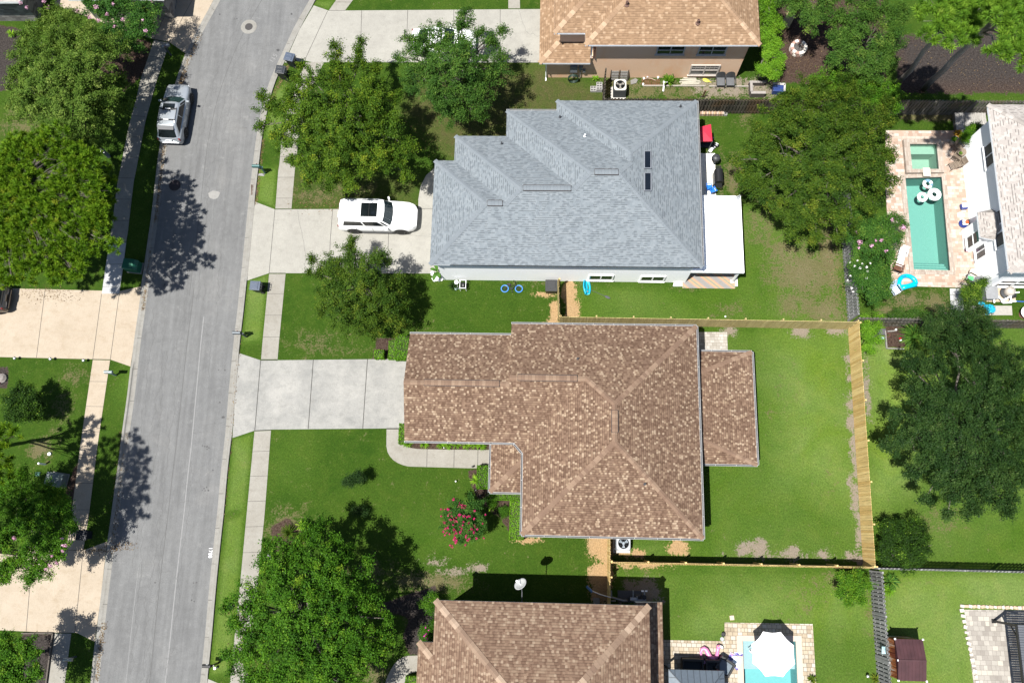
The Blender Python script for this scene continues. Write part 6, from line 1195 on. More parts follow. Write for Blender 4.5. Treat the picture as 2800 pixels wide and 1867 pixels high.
mailbox("teal mailbox at the right kerb above the storm drain", G(726, 474), 0, TEAL, TEAL, .3); mailbox("slate grey mailbox on the grass strip by the brown house driveway", G(674, 921), 0, SLATE, SLATE, .26)
mailbox("pale teal mailbox below the cream driveway on the left", G(317, 1026), math.pi, PALET, PALET, .12); mailbox("black mailbox with white marks at the lower right kerb", G(596, 1812), 0, BLACKM, BLACKM, .26, mark=1); mailbox("silver mailbox in the shade at the bottom left kerb", G(208, 1794), math.pi, ALU, SLATE, .18); mailbox("light grey mailbox under the trees at the top left kerb", G(468, 152), math.radians(200), ALU, SLATE, .15)
def marker(label, px, py, h, r, mat, cap=None, tilt=0.0, name="pipe_stub", cat="pipe", group=None):
    t_ = thing(name, label, cat, G(px, py), 0, group); m = MB(); m.lathe([(r, 0), (r, h)], n=14); m.build("pipe", mat, t_, uv=False); m = MB(); m.lathe([(r*1.25, h-.08), (r*1.25, h), (r*.9, h+.03), (.001, h+.03)], n=14); m.build("cap", cap or mat, t_, uv=False); return t_
marker("tall white marker pipe on the left lawn", 124, 1269, .75, .055, WHITE); marker("short white pipe cap on the left lawn", 137, 1241, .12, .09, WHITE); marker("white capped pipe by the black mailbox", 592, 1824, .3, .07, WHITE)
t_ = thing("rock", "small pale angular rock beside the teal mailbox", "rock", G(715, 478)); m = MB(); m.mesh([(-.25, -.08, 0), (.2, -.1, 0), (.24, .1, 0), (-.2, .1, 0), (-.12, 0, .14), (.1, .02, .2)], [(0, 1, 5, 4), (1, 2, 5), (2, 3, 4, 5), (3, 0, 4)]); m.build("stone", plain("pale_stone", (.42, .41, .42), .8), t_)
GRP = "path lights along the cream driveway"
for i, (px, py) in enumerate(((49, 982), (146, 984), (236, 988))):
    t_ = thing("path_light", ("path light nearest the left edge below the cream driveway", "middle path light below the cream driveway", "path light nearest the sidewalk below the cream driveway")[i], "garden light", G(px, py), 0, GRP); m = MB(); m.lathe([(.012, 0), (.012, .38)], n=8); m.build("stake", DKGREY, t_, uv=False); m = MB(); m.lathe([(.06, .30), (.06, .38), (.11, .39), (.05, .45), (.001, .46)], n=14); m.build("lamp_head", ALU, t_, uv=False)
def utility(label, px, py, rz, d, col, lid=True):
    t_ = thing("utility_box", label, "utility box", G(px, py), rz, "utility boxes on the verges"); m = MB(); m.box((0, 0, .04), (d[0]*1.12, d[1]*1.12, .08)); m.build("pad", KERB, t_); m = MB(); m.box((0, 0, .08+d[2]*.36), (d[0], d[1], d[2]*.72)); m.build("cabinet", col, t_, bevel=.03, uv=False)
    m = MB(); a, b, c = d; z0 = .08+c*.72; m.mesh([(-a*.52, -b*.52, z0), (a*.52, -b*.52, z0), (a*.52, b*.52, z0), (-a*.52, b*.52, z0), (-a*.50, -b*.50, z0+c*.28), (a*.30, -b*.50, z0+c*.28), (a*.30, b*.50, z0+c*.28), (-a*.50, b*.50, z0+c*.28)], [(0, 3, 2, 1), (4, 5, 6, 7), (0, 1, 5, 4), (1, 2, 6, 5), (2, 3, 7, 6), (3, 0, 4, 7)]); m.build("hood", col, t_, bevel=.02, uv=False); return t_
tg = utility("bright green utility cabinet on the shaded verge by the pine", 371, 733, math.radians(-6), (.95, .72, .85), plain("utility_green", (.01, .13, .075), .5)); utility("grey-green transformer box beside the lower left sidewalk", 164, 1312, math.radians(-8), (1.0, .85, .75), plain("transformer_green", (.17, .21, .20), .6))
text(None, "115", (0, 0, 0), .1, 0, WHITE) if False else None
t_ = thing("utility_pedestal", "slim grey utility pedestal with a bright top near the left sidewalk", "utility box", G(298, 428), .5); m = MB(); m.box((0, 0, .5), (.22, .28, 1.0)); m.build("post", GREYP, t_, bevel=.02); m = MB(); m.box((0, 0, 1.08), (.28, .34, .16)); m.box((0, -.15, .7), (.16, .05, .3)); m.build("cap", ALU, t_, bevel=.02)
t_ = thing("valve_box", "low green irrigation valve box lid on the lower left lawn", "valve box", G(104, 1296)); m = MB(); m.box((0, 0, .03), (.36, .28, .06)); m.build("rim", plain("valve_green_dark", (.02, .10, .06), .6), t_, bevel=.01); m = MB(); m.box((0, 0, .068), (.30, .22, .02)); m.build("lid", plain("valve_green", (.03, .16, .12), .6), t_)
t_ = thing("junction_box", "small square dark box with a round lid near the front sidewalk", "utility box", G(741, 1522)); m = MB(); m.box((0, 0, .12), (.34, .34, .24)); m.build("case", BLACKM, t_, bevel=.02); m = MB(); m.lathe([(.10, .24), (.10, .26), (.07, .265), (.06, .25), (.001, .25)], n=18); m.build("lid", GREYP, t_, uv=False)
# ================================================================== AROUND THE APRICOT HOUSE
def aircon(label, loc, d, h, top, body, rz=0):
    t_ = thing("air_conditioner", label, "air conditioner", loc, rz, "air conditioners beside the houses"); m = MB(); m.box((-.05, -.08, .03), (d+.22, d+.2, .06)); m.build("pad", plain("ac_pad", (.6, .58, .54), .8), t_); m = MB(); m.box((0, 0, .06+h/2), (d, d, h))
    for k in range(9): m.box((0, 0, .12+k*h/9.5), (d+.02, d+.02, .02))
    m.build("cabinet", body, t_, bevel=.03, uv=False); m = MB(); R_ = d*.39; z = .06+h
    n = 28; sq = []
    for j in range(n):
        a = 2*math.pi*j/n; c_, s_ = math.cos(a), math.sin(a); k = d*.5/max(abs(c_), abs(s_)); k = min(k, d*.62); sq.append((c_*k, s_*k))
    i0 = len(m.v); m.v += [(x, y, z+.05) for x, y in sq] + [(R_*math.cos(2*math.pi*j/n), R_*math.sin(2*math.pi*j/n), z+.06) for j in range(n)] + [(x, y, z) for x, y in sq]
    for j in range(n): k = (j+1) % n; m.f += [(i0+j, i0+k, i0+n+k, i0+n+j), (i0+2*n+j, i0+2*n+k, i0+k, i0+j)]; m.m += [0, 0]
    m.build("top_ring", top, t_, uv=False); m = MB(); m.lathe([(R_, .012), (.001, .012)], (0, 0, z), 24); m.build("fan_well", DKGREY, t_, uv=False)
    m = MB(); m.lathe([(.09, .03), (.09, .05), (.001, .055)], (0, 0, z), 14)
    for k in range(3):
        a = k*2.094+.5; m.mesh([(.07*math.cos(a-.3), .07*math.sin(a-.3), z+.025), (R_*.9*math.cos(a-.35), R_*.9*math.sin(a-.35), z+.022), (R_*.92*math.cos(a+.35), R_*.92*math.sin(a+.35), z+.038), (.07*math.cos(a+.5), .07*math.sin(a+.5), z+.035)], [(0, 1, 2, 3)])
    m.build("fan_blade", plain("fan_grey", (.36, .34, .30) if h > .8 else (.30, .36, .42), .5), t_, uv=False)
    m = MB()
    for r in (.35, .6, .85, 1.0): m.tube([(R_*r*math.cos(2*math.pi*j/24), R_*r*math.sin(2*math.pi*j/24), z+.07) for j in range(24)], .006, 4, closed=True)
    for k in range(10): a = k*.628; m.beam((.05*math.cos(a), .05*math.sin(a), z+.07), (R_*math.cos(a), R_*math.sin(a), z+.07), .008, .008)
    m.build("guard", DKGREY, t_, uv=False); return t_
aircon("air conditioner with a cream top ring behind the apricot house", G(1692, 254), .86, .95, plain("cream_metal", (.66, .64, .58), .5), plain("ac_dark", (.035, .04, .045), .6)); aircon("grey-blue air conditioner half under the brown house eave", G(1701, 1484), .85, .75, plain("ac_grey", (.42, .45, .48), .5), plain("ac_grey_body", (.16, .18, .2), .6))
t_ = thing("timber_rack", "weathered slatted timber rack leaning on the apricot wall behind the air conditioner", "rack", G(1692, 222)); OW = wood("driftwood", (.20, .19, .18), (.34, .33, .31))
for sx in (-.32, .32):
    m = MB()
    for k in range(6): m.box((sx, .02+k*.075, .2+k*.2), (.5, .03, .15), rx=-.3)
    m.build("slat_panel", OW, t_)
for sx in (-.62, 0, .62): m = MB(); m.beam((sx, 0, 0), (sx, .42, 1.4), .06, .06); m.build("upright", OLDD, t_)
CB = plain("cinder_block", (.46, .45, .44), .95)
def cinder():
    m = MB()
    for x in (-.19, 0, .19): m.box((x, 0, .1), (.035, .19, .2))
    for y in (-.078, .078): m.box((-.095, y, .1), (.155, .034, .199)); m.box((.095, y, .1), (.155, .034, .199))
    return m
c0 = G(1638, 250); k = 0; first = None
for (dx, dy, lv) in ((0, 0, 0), (0, .2, 0), (0, .4, 0), (-.42, 0, 0), (-.42, .2, 0), (0, 0, 1), (0, .2, 1), (0, .4, 1)):
    lab = "cinder block stacked beside the dark fence end, " + ("upper row, front", "upper row, middle", "upper row, back")[[.0, .2, .4].index(dy)] if lv else "cinder block on the ground beside the dark fence end, " + (("right, front", "right, middle", "right, back") if dx == 0 else ("left, front", "left, back", ""))[[.0, .2, .4].index(dy)]
    o = cinder().build("cinder_block", CB) if first is None else first.copy()
    if first is None: first = o
    else: C.objects.link(o)
    o.location = c0 + Vector((dx, dy, .20*lv)); tag(o, lab, "block", "cinder blocks by the dark fence")
LOUNGE = plain("black_wicker", (.06, .063, .068), .45)
def egg(label, px, py):
    t_ = thing("patio_chair", label, "chair", G(px, py), math.radians(-90), "pair of black wicker chairs"); m = MB(); m.box((0, 0, .40), (.62, .60, .07)); m.build("seat", plain("silver_cushion", (.14, .145, .155), .5), t_, bevel=.03)
    m = MB(); n = 9; rows = []
    for i in range(n):
        a = math.pi*i/(n-1); rows.append((-.30-.12*math.sin(a)*0, -.32*math.cos(a), .35+.62*math.sin(a)**.6))
    for i in range(n-1):
        y0, z0 = rows[i][1:]; y1, z1 = rows[i+1][1:]; m.mesh([(-.30, y0, .38), (-.30, y1, .38), (-.42, y1, z1), (-.42, y0, z0)], [(0, 1, 2, 3)])
    m.tube([(-.42, r[1], r[2]) for r in rows], .025, 6)
    for k in range(-3, 4): m.beam((-.29, k*.09, .4), (-.405, k*.09, .38+.55*math.cos(k*.35)), .012, .012)
    m.build("backrest", LOUNGE, t_); 
    for sy in (1, -1): m = MB(); m.tube([(.32, sy*.33, 0), (.32, sy*.33, .6), (-.34, sy*.33, .62), (-.36, sy*.33, 0)], .02, 6); m.build("armrest", LOUNGE, t_)
    return t_
egg("left one of two black wicker chairs against the apricot wall", 1967, 232); egg("right one of two black wicker chairs against the apricot wall", 1993, 232)
t_ = thing("planter_wall", "U-shaped brown planter walls on bare ground right of the wicker chairs", "planter", G(2068, 252)); BW = plain("brown_block", (.13, .11, .10), .9); m = MB()
for c_, d_ in (((0, -.35, .25), (1.0, .18, .5)), ((-.47, .15, .25), (.16, .82, .5)), ((0, .55, .2), (1.1, .14, .4))): m.box(c_, d_)
m.build("block_wall", BW, t_); m = MB()
for c_, d_ in (((0, -.35, .52), (1.04, .2, .04)), ((-.47, .15, .52), (.18, .86, .04)), ((.0, .55, .42), (1.14, .16, .04))): m.box(c_, d_)
m.build("capping", plain("pale_cap", (.36, .33, .31), .9), t_)
t_ = thing("plank_pile", "pile of bleached planks on the ground below the lower window", "planks", G(1885, 224)); PK = wood("bleached_plank", (.45, .42, .34), (.58, .55, .46)); random.seed(5)
for k in range(6): m = MB(); m.box((random.uniform(-.15, .15), -.2+k*.09, .03+.03*(k % 2)), (random.uniform(.9, 1.5), .085, .035), rz=random.uniform(-.06, .06)); m.build("plank", PK, t_)
t_ = thing("toy_shovel", "yellow plastic toy lying on the bare strip by the planks", "toy", G(1930, 222), -.4); m = MB(); m.lathe([(.001, 0), (.2, .03), (.22, .1), (.1, .12), (.001, .12)], n=14, sx=1.2, sy=.6); m.build("scoop", plain("yellow_plastic", (.75, .70, .10), .5), t_); m = MB(); m.tube([(.2, 0, .06), (.4, .02, .05)], .025, 6); m.build("handle", plain("yellow_plastic", (.75, .70, .10), .5), t_)
t_ = thing("drain_pipe", "white forked drain pipe standing in the weeds by the green plant", "pipe", G(1813, 236)); m = MB(); m.tube([(0, -.45, .06), (.02, -.1, .25), (0, .0, .5)], .055, 8); m.build("pipe", WHITE, t_); m = MB(); m.tube([(0, 0, .42), (.22, .05, .5)], .055, 8); m.lathe([(.08, .46), (.08, .56), (.001, .56)], n=12); m.build("branch", WHITE, t_)
for px, py, lab in ((1760, 217, "white pipe stub by the apricot wall, left one of three"), (1770, 212, "white ball-topped stub by the apricot wall, middle one of three"), (1799, 215, "white cap by the apricot wall, right one of three"), (1758, 233, "lone white ball in the weeds left of the forked pipe")): marker(lab, px, py, .16, .055, WHITE)
t_ = thing("stone_slab", "grey broken slab lying in the weeds right of the air conditioner", "slab", G(1733, 224), .4); m = MB(); m.prism([(-.3, -.15), (.1, -.2), (.32, 0), (.2, .18), (-.2, .16)], 0, .07); m.build("slab", OW, t_); 
t_ = thing("edging_mesh", "rusty red mesh patch with a bent rod on the ground by the apricot wall", "mesh", G(1777, 226)); m = MB()
for k in range(9): m.beam((-.6+k*.15, -.2, .03), (-.5+k*.15, .2, .03), .012, .012)
for k in range(5): m.beam((-.62, -.2+k*.1, .035), (.72, -.2+k*.1, .035), .012, .012)
m.build("wire_mesh", plain("red_rust", (.30, .06, .05), .8), t_); m = MB(); m.tube([(-.5, .15, .1), (-.2, .28, .12), (.1, .25, .1), (.4, .12, .08)], .03, 6); m.build("rod", plain("tan_rod", (.5, .36, .28), .7), t_)
t_ = thing("leaning_board", "brown board standing upright against the dark fence", "board", G(1921, 268)); m = MB(); m.box((0, 0, .55), (.12, .05, 1.1), rx=.1); m.build("board", plain("brown_board", (.22, .13, .06), .8), t_); m = MB(); m.box((.0, .05, .1), (.3, .06, .12)); m.build("foot", OLDD, t_)
t_ = thing("edge_beam", "long pale timber edging across the bare strip behind the apricot house", "timber", G(1900, 236)); m = MB(); m.box((-1.5, 0, .04), (4.5, .09, .08)); m.box((2.6, -.03, .04), (3.2, .09, .08)); m.build("timber", wood("grey_timber", (.34, .31, .27), (.45, .42, .37)), t_)
SB = plain("salvaged_brick", (.45, .30, .22), .9, var=.3); SB2 = plain("pale_brick", (.62, .50, .40), .9, var=.3); SB3 = plain("tan_brick", (.60, .42, .25), .9, var=.3); random.seed(9); fb_ = None
for k in range(14):
    m = MB(); m.box((0, 0, .15), (.10, .40, .3)); o = m.build("paving_brick", (SB, SB2, SB3)[k % 3]) if k < 3 else bpy.data.objects["paving_brick" if k % 3 == 0 else "paving_brick.%03d" % (k % 3)].copy()
    if k >= 3: C.objects.link(o)
    o.location = G(1915 + k*4.6, 311); o.rotation_euler = (0, 0, random.uniform(-.12, .12)); tag(o, "salvaged brick in the stack beside the grey roof below the dark fence", "brick", "bricks stacked below the dark fence")
o = cinder().build("cinder_block", CB); o.location = G(1983, 311); o.rotation_euler = (0, 0, 1.57); tag(o, "grey block ending the salvaged brick stack", "block")
# ---- fire pit yard
t_ = thing("fire_pit", "round fire pit of pink and white blocks with ash inside", "fire pit", G(2180, 138)); random.seed(2); FB = [plain("pit_white", (.58, .54, .49), .9), plain("pit_pink", (.48, .30, .25), .9)]
for lv in range(2):
    for k in range(12):
        a = (k+.5*lv)*6.283/12; m = MB(); m.box((.48*math.cos(a), .48*math.sin(a), .12+lv*.22), (.22, .25, .21), rz=a); m.build("block", FB[(k+lv) % 2 if k % 5 else 0], t_, bevel=.02)
m = MB(); m.lathe([(.38, .16), (.2, .2), (.001, .18)], n=16); m.build("ash", plain("ash", (.12, .11, .105), .95, var=.6, scale=20), t_)
t_ = thing("wooden_bench", "tan plank bench beside the vine hedge near the fire pit", "bench", G(2150, 66), math.radians(62)); TB = wood("tan_plank", (.42, .32, .16), (.52, .43, .25))
for k in range(4): m = MB(); m.box((0, -.24+k*.16, .45), (1.25, .15, .05)); m.build("seat_plank", TB, t_)
for sx in (-.5, .5): m = MB(); m.box((sx, 0, .21), (.08, .55, .42)); m.build("leg", TB, t_)
t_ = thing("kettle", "small shiny black kettle on the ground below the plank bench", "kettle", G(2131, 88)); m = MB(); m.lathe([(.1, 0), (.17, .08), (.17, .2), (.1, .28), (.03, .3), (.03, .34), (.001, .35)], n=18); m.build("pot", plain("gloss_black", (.02, .02, .022), .15), t_); m = MB(); m.tube([(-.15, 0, .22), (-.1, 0, .4), (.1, 0, .4), (.15, 0, .22)], .012, 5); m.build("handle", BLACKM, t_)
t_ = thing("cooler", "blue box with a pale rim half under the myrtle by the planter walls", "cooler", G(2124, 250), -.1); m = MB(); m.box((0, 0, .25), (.75, .6, .5)); m.build("box", plain("navy_plastic", (.03, .06, .22), .4), t_, bevel=.03); m = MB(); m.box((0, .28, .52), (.85, .16, .06)); m.box((.4, 0, .52), (.12, .6, .06)); m.build("rim", plain("pale_rim", (.6, .58, .55), .7), t_)
# ================================================================== GREY HOUSE YARD
t_ = thing("shade_canopy", "red fabric canopy on thin poles tucked against the grey roof edge", "canopy", G(1925, 385)); RF = plain("red_fabric", (.62, .015, .05), .7); m = MB()
z = 1.9; A = [G(1909, 349, z), G(1944, 340, z+.15), G(1948, 386, z), G(1909, 387, z-.05)]; cen = sum(A, Vector())/4 + Vector((0, 0, .12)); loc = t_.location
for k in range(4): m.face([A[k]-loc, A[(k+1) % 4]-loc, cen-loc]); m.face([A[k]-loc-Vector((0, 0, .12)), A[(k+1) % 4]-loc-Vector((0, 0, .12)), A[(k+1) % 4]-loc, A[k]-loc])
m.build("fabric", RF, t_)
for k in range(4): m = MB(); m.tube([A[k]-loc-Vector((0, 0, .02)), Vector((A[k].x, A[k].y, 0))-Vector((loc.x, loc.y, 0))], .02, 6); m.build("pole", ALU, t_)
m = MB(); m.box((.1, -.45, .35), (.9, .5, .08)); m.box((.1, -.2, .6), (.9, .08, .5)); m.build("swing_seat", BLACKM, t_)
t_ = thing("grill", "round black kettle grill on the white slab edge", "grill", G(1951, 447)); m = MB(); m.lathe([(.001, .5), (.2, .53), (.29, .68), (.30, .78)], n=22); m.build("bowl", BLACKP, t_, smooth=True); m = MB(); m.lathe([(.30, .79), (.27, .93), (.14, 1.02), (.001, 1.04)], n=22); m.box((0, 0, 1.06), (.14, .04, .04)); m.build("lid", plain("charcoal_cover", (.05, .053, .06), .5), t_, smooth=True)
for k in range(3): a = k*2.094; m = MB(); m.tube([(.15*math.cos(a), .15*math.sin(a), .58), (.28*math.cos(a), .28*math.sin(a), 0)], .015, 5); m.build("leg", ALU, t_)
t_ = thing("gas_grill", "long black barbecue with side shelves beside the white patio roof", "grill", G(1958, 497)); m = MB(); m.box((0, 0, .45), (.55, .95, .7)); m.build("cart", BLACKM, t_, bevel=.02); m = MB(); m.lathe([(.3, -.47), (.3, .47)], n=18); m.v = [(v[0], v[2], max(.8, v[1]+.86)) for v in m.v]; m.build("hood", plain("grill_hood", (.03, .031, .034), .35, .3), t_)
for sy in (-.66, .66):
    m = MB()
    for k in range(4): m.box((0, sy-.12+k*.08, .82), (.42, .055, .03))
    m.build("side_shelf", BLACKM, t_)
m = MB(); m.tube([(-.30, -.3, .95), (-.36, -.3, .97), (-.36, .3, .97), (-.30, .3, .95)], .015, 6); m.build("handle", ALU, t_)
def chair(label, loc, rz, mat, seatmat=None, s=1.0, name="patio_chair", group=None, cat="chair", recl=.25, slats=0, long=0.0):
    t_ = thing(name, label, cat, loc, rz, group); m = MB()
    if slats:
        for k in range(slats): m.box((-.2*s+(.4+long)*s*k/(slats-1), 0, .42*s), ((.4+long)*s/slats*.75, .48*s, .03))
    else: m.box((long*s/2, 0, .42*s), ((.48+long)*s, .48*s, .05))
    m.build("seat", seatmat or mat, t_, bevel=.008); m = MB()
    if slats:
        for k in range(slats): m.box(((-.25-recl*.5*k/slats)*s, 0, (.5+.42*k/slats)*s), (.03, .48*s, .35*s/slats))
    else: m.box(((-.25-recl*.25)*s, 0, .70*s), (.05, .48*s, .55*s), ry=-recl)
    m.build("backrest", seatmat or mat, t_, bevel=.008)
    for sx in (-.22, .22+long):
        for sy in (-.22, .22): m = MB(); m.box((sx*s, sy*s, .2*s), (.04, .04, .4*s)); m.build("leg", mat, t_)
    for sy in (-.26, .26): m = MB(); m.box((0, sy*s, .62*s), (.46*s, .05, .035)); m.box((.2*s, sy*s, .5*s), (.035, .035, .22*s)); m.build("armrest", mat, t_)
    return t_
BLUEP = plain("sky_blue_plastic", (.02, .20, .75), .4); GB = "small blue chairs on the white slab"
chair("small blue chair nearest the house wall on the white slab", G(1937, 518), 0, BLUEP, s=.75, group=GB); chair("small blue chair beside the barbecue shelf on the white slab", G(1945, 525), 2.0, BLUEP, s=.75, group=GB)
t_ = thing("kick_scooter", "white and black ride-on toy beside the red canopy pole", "toy", G(1945, 411), .9); m = MB(); m.box((0, 0, .18), (.55, .22, .1)); m.box((.05, 0, .28), (.25, .18, .1)); m.build("body", WHITE, t_, bevel=.04)
for x, y in ((.28, .12), (.28, -.12), (-.25, 0)): m = MB(); m.lathe([(.05, -.03), (.11, -.03), (.11, .03), (.05, .03)], n=14); m.v = [(v[0]+x, v[2]+y, v[1]+.11) for v in m.v]; m.build("wheel", BLACKP, t_)
m = MB(); m.tube([(.22, 0, .25), (.30, 0, .6)], .02, 6); m.tube([(.30, -.2, .6), (.30, .2, .6)], .02, 6); m.build("handlebar", BLACKM, t_)
t_ = thing("ride_on_toy", "small black toy with white seat right of the red canopy", "toy", G(1957, 400), -.5); m = MB(); m.box((0, 0, .2), (.35, .2, .14)); m.build("body", BLACKP, t_, bevel=.03); m = MB(); m.box((0, 0, .29), (.2, .16, .05)); m.build("seat", WHITE, t_)
# ---- white wall side
t_ = thing("bicycle", "child's bicycle with blue tyres lying on the grass by the white wall", "bicycle", G(1399, 790)); 
BT = plain("blue_tyre", (.06, .25, .62), .6)
for x in (-.46, .50):
    wh = thing("wheel", None, None, (x, 0, .06)); wh.parent = t_; m = MB(); m.tube([(.24*math.cos(a*.2618), .24*math.sin(a*.2618), .0) for a in range(24)], .045, 7, closed=True); m.build("tyre", BT, wh, smooth=True, uv=False); m = MB(); m.tube([(.19*math.cos(a*.2618), .19*math.sin(a*.2618), .0) for a in range(24)], .014, 5, closed=True); m.lathe([(.05, -.03), (.05, .03)], n=10)
    for k in range(8): a = k*.785; m.beam((.04*math.cos(a), .04*math.sin(a), 0), (.19*math.cos(a), .19*math.sin(a), 0), .008, .008)
    m.build("rim", BLACKM, wh, uv=False)
m = MB(); fr = [(-.46, 0, .06), (-.02, -.02, .08), (.30, .22, .1), (-.15, .22, .1)]
for a, b in ((0, 1), (1, 2), (2, 3), (3, 0), (1, 3)): m.tube([fr[a], fr[b]], .025, 6)
m.tube([(.50, 0, .06), (.30, .22, .1), (.26, .34, .1)], .025, 6); m.build("frame", BLACKM, t_)
m = MB(); m.tube([(.26, .34, .1), (.22, .48, .1)], .018, 6); m.tube([(.10, .62, .12), (.22, .48, .1), (.45, .36, .25)], .016, 6); m.build("handlebar", BLACKM, t_); m = MB(); m.box((-.20, .30, .1), (.26, .12, .1)); m.build("saddle", BLACKP, t_, bevel=.02); m = MB(); m.lathe([(.09, -.01), (.09, .01)], n=14); m.v = [(v[0], v[1]-.02, v[2]+.12) for v in m.v]; m.box((.03, -.22, .1), (.1, .06, .03)); m.build("crank", BLACKM, t_)
t_ = thing("deck_box", "black resin deck box beside the short pine fence", "storage box", G(1507, 790)); m = MB(); m.box((0, 0, .36), (.72, .70, .72), tap=1.04); m.build("tub", BLACKP, t_, bevel=.04)
m = MB(); m.box((0, .0, .76), (.80, .80, .09)); m.box((0, .05, .815), (.55, .5, .03)); m.build("lid", plain("box_lid", (.028, .030, .034), .5), t_, bevel=.04)
t_ = thing("kayak", "turquoise child's kayak leaning on the white wall", "kayak", G(1600, 795)); t_.rotation_euler = (math.radians(38), 0, math.radians(94)); KT = plain("turquoise_plastic", (.01, .46, .66), .35); m = MB(); N = 14; ring = []
for i in range(N+1):
    f = i/N; w_ = .30*math.sin(math.pi*min(1, f*.86+.10))**.7+.02; x = -.30+f*1.15; ring.append([(x, -w_, .26), (x, -w_*1.05, .20), (x, -w_*.6, .03), (x, 0, 0), (x, w_*.6, .03), (x, w_*1.05, .20), (x, w_, .26), (x, w_*.78, .25), (x, w_*.6, .12), (x, 0, .09), (x, -w_*.6, .12), (x, -w_*.78, .25)])
n = 12; m.mesh([v for r in ring for v in r], [(i*n+j, (i+1)*n+j, (i+1)*n+(j+1) % n, i*n+(j+1) % n) for i in range(N) for j in range(n)] + [tuple(range(n)), tuple(range(N*n, N*n+n))[::-1]]); m.build("hull", KT, t_, smooth=True, uv=False)
m = MB(); m.box((-.05, 0, .16), (.3, .34, .12)); m.build("seat", KT, t_, bevel=.05); m = MB(); m.lathe([(.05, .235), (.001, .24)], (-.12, 0, 0), 10); m.build("badge", plain("orange_mark", (.6, .25, .12), .5), t_)
t_ = thing("paddle", "dark paddle lying on the lawn below the kayak", "paddle", G(1636, 802), math.radians(-24)); m = MB(); m.tube([(-.55, 0, .03), (.55, 0, .03)], .017, 6); m.build("shaft", DKGREY, t_); m = MB(); m.lathe([(.001, 0), (.9, .01), (1, .02), (.9, .035), (.001, .04)], n=18, sx=.20, sy=.09); m.v = [(v[0]+.68, v[1], v[2]+.015) for v in m.v]; m.build("blade", DKGREY, t_)
t_ = thing("hose_reel", "white hose reel cart with black hose against the white wall", "hose reel", G(1268, 785)); m = MB()
for sx in (-.2, .2): m.tube([(sx, -.28, .02), (sx, -.28, .7), (sx, .28, .7), (sx, .28, .02)], .025, 6)
m.tube([(-.2, .28, .7), (.2, .28, .7)], .025, 6); m.tube([(-.2, -.28, .7), (.2, -.28, .7)], .025, 6); m.build("frame", WHITE, t_); m = MB(); m.lathe([(.22, -.17), (.12, -.16), (.2, -.05), (.21, .06), (.12, .16), (.22, .17)], n=18); m.v = [(v[2], v[0], v[1]+.42) for v in m.v]; m.build("drum", BLACKP, t_)
t_ = thing("watering_can", "small mint green can beside the dark spiky bush", "can", G(1247, 791)); m = MB(); m.lathe([(.1, 0), (.1, .2), (.06, .24), (.001, .24)], n=14); m.build("body", plain("mint", (.45, .62, .55), .5), t_); m = MB(); m.tube([(.09, 0, .08), (.22, 0, .22)], .018, 6); m.build("spout", plain("mint", (.45, .62, .55), .5), t_)
t_ = thing("garden_sculpture", "white spindly garden stand beside the hose reel", "stand", G(1250, 778)); m = MB()
for k in range(5): a = k*1.257; m.tube([(0, 0, .5), (.25*math.cos(a), .25*math.sin(a), .02)], .015, 5)
m.build("legs", WHITE, t_); m = MB(); m.lathe([(.12, .5), (.14, .54), (.001, .54)], n=12); m.build("top", WHITE, t_)
random.seed(21); f_ = None
for k in range(11):
    m = MB(); pts = [Vector((math.cos(a)*random.uniform(.08, .14), math.sin(a)*random.uniform(.07, .12), 0)) for a in [i*1.047 for i in range(6)]]; m.prism([(p.x, p.y) for p in pts], 0, random.uniform(.10, .16)); m2 = m
    o = m.build("white_stone", plain("white_stone", (.66, .66, .66), .8)); q = ((1183, 752), (1189, 757), (1185, 763), (1192, 766), (1200, 767), (1207, 766), (1183, 747), (1194, 760), (1188, 767), (1201, 762), (1211, 760))[k]; o.location = G(*q); tag(o, "white edging stone at the foot of the banana plant", "stone", "white edging stones by the banana plant")
# ================================================================== BOTTOM HOUSE SIDE
t_ = thing("satellite_dish", "pale satellite dish on an arm from the bottom house eave", "satellite dish", G(1425, 1598, 4.9)); DG = plain("dish_grey", (.50, .51, .50), .5); m = MB(); m.lathe([(.001, 0), (.15, .015), (.28, .055), (.36, .10), (.365, .085), (.28, .04), (.001, -.02)], n=26, sx=1.1); R3 = Matrix.Rotation(math.radians(-50), 3, Vector((.7, .7, 0)).normalized()); m.v = [tuple(R3 @ Vector(v)) for v in m.v]; m.build("reflector", DG, t_, smooth=True, uv=False)
m = MB(); m.tube([(0, 0, -.05), (-.12, .10, .1), (-.24, .22, .32)], .02, 6); m.lathe([(.05, 0), (.06, .08), (.001, .1)], (-.24, .22, .3), 12); m.build("receiver_arm", WHITE, t_); m = MB(); m.tube([(0, 0, -.05), (.05, -.4, -.3), (.05, cy1-.45-t_.location.y, -.5)], .03, 6); m.build("mast", DKGREY, t_)
t_ = thing("exercise_frame", "grey tube exercise frame on gravel at the back of the bottom house", "exercise frame", G(1700, 1640)); L0 = t_.location; m = MB(); T = lambda px, py, z: G(px, py, z) - L0; FR = plain("frame_tube", (.45, .47, .52), .4, .5)
m.tube([T(1672, 1632, .5), T(1704, 1641, .3), T(1717, 1641, .3), T(1767, 1640, .3)], .06, 6); m.build("main_tube", FR, t_)
for a, b in (((1671.5, 1614, .6), (1671.5, 1631, .5)), ((1731, 1613.5, .6), (1731, 1635, .35)), ((1762, 1616, .6), (1762, 1630, .4)), ((1672, 1642, .2), (1684, 1642, .2)), ((1742, 1630, .4), (1742, 1644, .2))): m = MB(); m.tube([T(*a), T(*b)], .05, 6); m.build("crosspiece", FR, t_)
